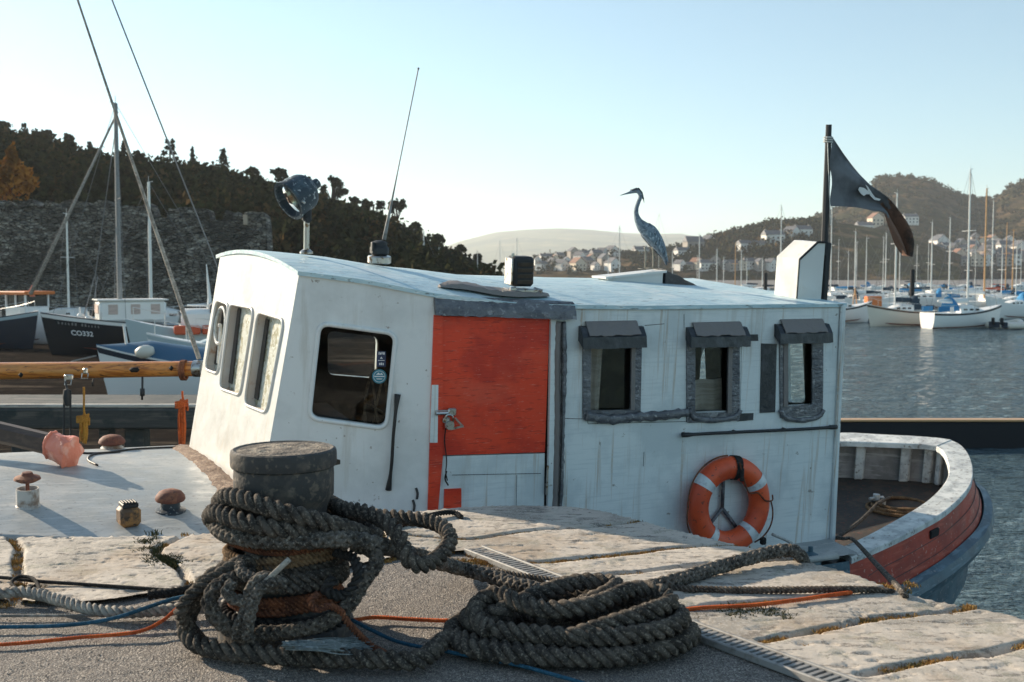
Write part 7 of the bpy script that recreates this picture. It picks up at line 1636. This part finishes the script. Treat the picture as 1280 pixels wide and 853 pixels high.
house('wide', 1001, 298, hground, 'white building among trees left of the flag pole', .9, 0)
HG2 = 'pale houses low on the headland shore behind the mast row'; L2 = 'pale house low on the shore behind the row of masts right of the heron'
for i, px in enumerate(range(850, 1035, 11)): house(['gable', 'wide', 'stone', 'villa', 'cream'][i * 7 % 5], px + random.uniform(-2, 2), 338 - (i % 3), hground, L2, random.uniform(.5, .75), random.uniform(-25, 25), HG2)
house('gable', 1049, 334, tground, 'large white gabled house on the harbour wall just right of the flag pole', 1.5, 5)
house('gable', 1041, 335, tground, 'white gabled house touching the flag pole base line', 1.3, -5)
house('cream', 1071, 334, tground, 'cream gabled house with brown roof above the harbour wall', 1.25, 0)
house('cream', 1084, 334, tground, 'second cream gabled house with brown roof, right of its twin', 1.1, 10)
house('villa', 1101, 334, tground, 'tall grey house below the drooping flag tail', 1.2, 0)
house('villa', 1118, 334, tground, 'tall pale grey house left of the black pile', 1.3, -8)
house('wide', 1127, 336, tground, 'low white house right below the flag tip', .9, 0)
house('wide', 1158, 334, tground, 'low white house right of the black pile on the harbour wall', 1.0, 5)
house('gable', 1173, 312, tground, 'white gabled house standing highest in the middle of the town', 1.2, 0)
house('wide', 1257, 331, tground, 'large white building on the waterfront between the tan masts', 1.25, 0)
house('gable', 1236, 330, tground, 'white house left of the large waterfront building', 1.1, 0)
house('gable', 1272, 320, tground, 'white gabled house near the right picture edge', 1.2, 0)
house('wide', 1078, 292, rground, 'wide pale villa on the sunlit slope under the flag', 1.1, 0)
house('cream', 1092, 284, rground, 'cream house with red roof higher on the slope under the flag', 1.2, 0)
house('wide', 1135, 281, rground, 'solitary white house on the hillside right of the flag tail', 1.0, 0)
HG3 = 'white terraced houses in the row above the harbour front'; L3 = 'small white terraced house in the row above the harbour front houses'
for i in range(9): house('gable' if i % 3 else 'wide', 1036 + i * 6.4, 321 - i * .4, tground, L3, .75, 0, HG3)
HG4 = 'houses filling the middle of the hillside town'; L4 = 'small pale house in the jumble of the hillside town between the masts'
for i in range(75):
    px = random.uniform(1098, 1290); house(['gable', 'stone', 'wide', 'villa', 'stone', 'cream'][i % 6], px, random.uniform(309, 334) - (px - 1098) * .01, tground, L4, random.uniform(.6, 1.0), random.uniform(-30, 30), HG4)
# far woods on the headland and hills
mb = MB()
for _ in range(700):
    px = random.uniform(668, 1040); t = random.random() ** .6; p = hsurf(px, min(1, t)); 
    if px < 790 and t < .8 and random.random() < .8: continue
    s_ = random.uniform(2.5, 5.5); leafcloud(mb, (p.x, p.y, p.z + s_ * .5), s_, s_, s_ * .8, 40, 1.0)
mb.build('headland_wood', M['leaf1'], label='dark wood covering the headland behind the row of masts', category='woodland', kind='stuff')
mb = MB()
for _ in range(420):
    px = random.uniform(1030, 1300); t = random.uniform(.1, 1.0); p = tsurf(px, t); s_ = random.uniform(2.5, 5.0); leafcloud(mb, (p.x, p.y, p.z + s_ * .4), s_, s_, s_ * .8, 34, 1.0)
for _ in range(260):
    px = random.uniform(880, 1000); t = random.uniform(.2, 1.0); p = hsurf(px, t); s_ = random.uniform(3, 6.0); leafcloud(mb, (p.x, p.y, p.z + s_ * .5), s_, s_, s_, 30, 1.1)
for _ in range(420):
    px = random.uniform(1000, 1300); t = random.random() ** 1.6 * .8; p = rsurf(px, t); s_ = random.uniform(3, 6.5); leafcloud(mb, (p.x, p.y, p.z + s_ * .25), s_ * 1.3, s_, s_ * .6, 30, 1.2)
mb.build('town_greenery', M['leaf2'], label='olive trees and gardens between the town houses across the water', category='woodland', kind='stuff')
for px, yt, lab in ((944, 282, 'autumn coloured round tree on the headland left of the tall thin mast'), (922, 302, 'yellowish broad tree on the headland above the tan mast'), (955, 280, 'dark pine on the headland crest left of the tall thin mast'), (965, 279, 'dark pine on the headland crest touching the tall thin mast'), (1003, 280, 'dark pine on the crest right of the roof locker top')):
    tree(px, yt, 16, 'round', lab, 'leaf2' if 'autumn' in lab or 'yellow' in lab else 'leaf1', hsurf, .95, 'round_tree', 'trees on the headland crest')
# ================================================================== AIR, SKY, LIGHT, CAMERA
hz = MB(); hz.box((600, 3250, 170), (8600, 7300, 350)); hzo = hz.build('haze', bpy.data.materials.new('haze_air'), kind='stuff', label='thin evening haze over the whole harbour', category='haze')
hm = hzo.data.materials[0]; hm.use_nodes = True; nt = hm.node_tree; nt.nodes.clear(); vo = nt.nodes.new('ShaderNodeVolumePrincipled'); ou = nt.nodes.new('ShaderNodeOutputMaterial'); nt.links.new(vo.outputs[0], ou.inputs['Volume'])
vo.inputs['Color'].default_value = (.93, .97, 1, 1); vo.inputs['Density'].default_value = HAZE; vo.inputs['Anisotropy'].default_value = .25
w = bpy.data.worlds.new('World'); sc.world = w; w.use_nodes = True; nt = w.node_tree; N = nt.nodes; K = nt.links
bgn = N['Background']; sky = N.new('ShaderNodeTexSky'); sky.sky_type = 'NISHITA'; sky.sun_disc = False
SEL = math.radians(SUN_EL); SAZ = math.radians(SUN_AZ)   # azimuth left of the view axis
sky.sun_elevation = SEL; sky.sun_rotation = -SAZ; sky.air_density = 1.0; sky.dust_density = .25; sky.ozone_density = 2.0; sky.altitude = 0
tint = N.new('ShaderNodeMix'); tint.data_type = 'RGBA'; tint.blend_type = 'MULTIPLY'; tint.inputs[0].default_value = 1; hs_ = N.new('ShaderNodeHueSaturation'); hs_.inputs['Saturation'].default_value = .72; K.new(sky.outputs[0], hs_.inputs['Color']); K.new(hs_.outputs[0], tint.inputs[6]); tint.inputs[7].default_value = (*SKYTINT, 1)
tc = N.new('ShaderNodeTexCoord'); mp = N.new('ShaderNodeMapping'); mp.inputs['Scale'].default_value = (2.0, 1.2, 11); mp.inputs['Rotation'].default_value = (0, .22, 0); K.new(tc.outputs['Generated'], mp.inputs[0])
nz = N.new('ShaderNodeTexNoise'); nz.inputs['Scale'].default_value = 2.2; nz.inputs['Detail'].default_value = 6; K.new(mp.outputs[0], nz.inputs[0]); mr = N.new('ShaderNodeMapRange'); mr.inputs[1].default_value = .60; mr.inputs[2].default_value = .80; mr.inputs[4].default_value = .35; K.new(nz.outputs[0], mr.inputs[0])
sx = N.new('ShaderNodeSeparateXYZ'); K.new(tc.outputs['Generated'], sx.inputs[0]); m2 = N.new('ShaderNodeMapRange'); m2.inputs[1].default_value = -.12; m2.inputs[2].default_value = -.35; K.new(sx.outputs[0], m2.inputs[0]); mm = N.new('ShaderNodeMath'); mm.operation = 'MULTIPLY'; K.new(mr.outputs[0], mm.inputs[0]); K.new(m2.outputs[0], mm.inputs[1]); mr = mm
cl = N.new('ShaderNodeMix'); cl.data_type = 'RGBA'; K.new(mr.outputs[0], cl.inputs[0]); K.new(tint.outputs[2], cl.inputs[6]); cl.inputs[7].default_value = (9, 9.5, 9.5, 1)
K.new(cl.outputs[2], bgn.inputs[0]); bgn.inputs[1].default_value = SKYS
sd_ = V((-math.sin(SAZ) * math.cos(SEL), math.cos(SAZ) * math.cos(SEL), math.sin(SEL)))
sl_ = bpy.data.lights.new('sun', 'SUN'); sl_.energy = SUNE; sl_.angle = math.radians(.6); sl_.color = SUNC; so = bpy.data.objects.new('sun', sl_); COL.objects.link(so); so.rotation_euler = sd_.to_track_quat('Z', 'Y').to_euler(); so.location = (-20, 20, 20)
cam = bpy.data.cameras.new('camera'); co = bpy.data.objects.new('camera', cam); COL.objects.link(co); co.location = CP; co.rotation_euler = (math.radians(90) - PITCH, 0, 0); cam.sensor_width = 36; cam.lens = FPX / 1280 * 36; cam.clip_end = 14000; cam.clip_start = .05
cam.dof.use_dof = True; cam.dof.focus_distance = 6.6; cam.dof.aperture_fstop = 4.5; sc.camera = co
sc.view_settings.view_transform = 'Standard'; sc.view_settings.look = 'None'; sc.view_settings.exposure = EXPO; sc.view_settings.gamma = 1
sc.render.engine = 'CYCLES'; sc.cycles.max_bounces = 8; sc.cycles.transparent_max_bounces = 12; sc.cycles.volume_bounces = 1; sc.cycles.use_denoising = True
try: sc.cycles.caustics_reflective = False; sc.cycles.caustics_refractive = False
except Exception: pass
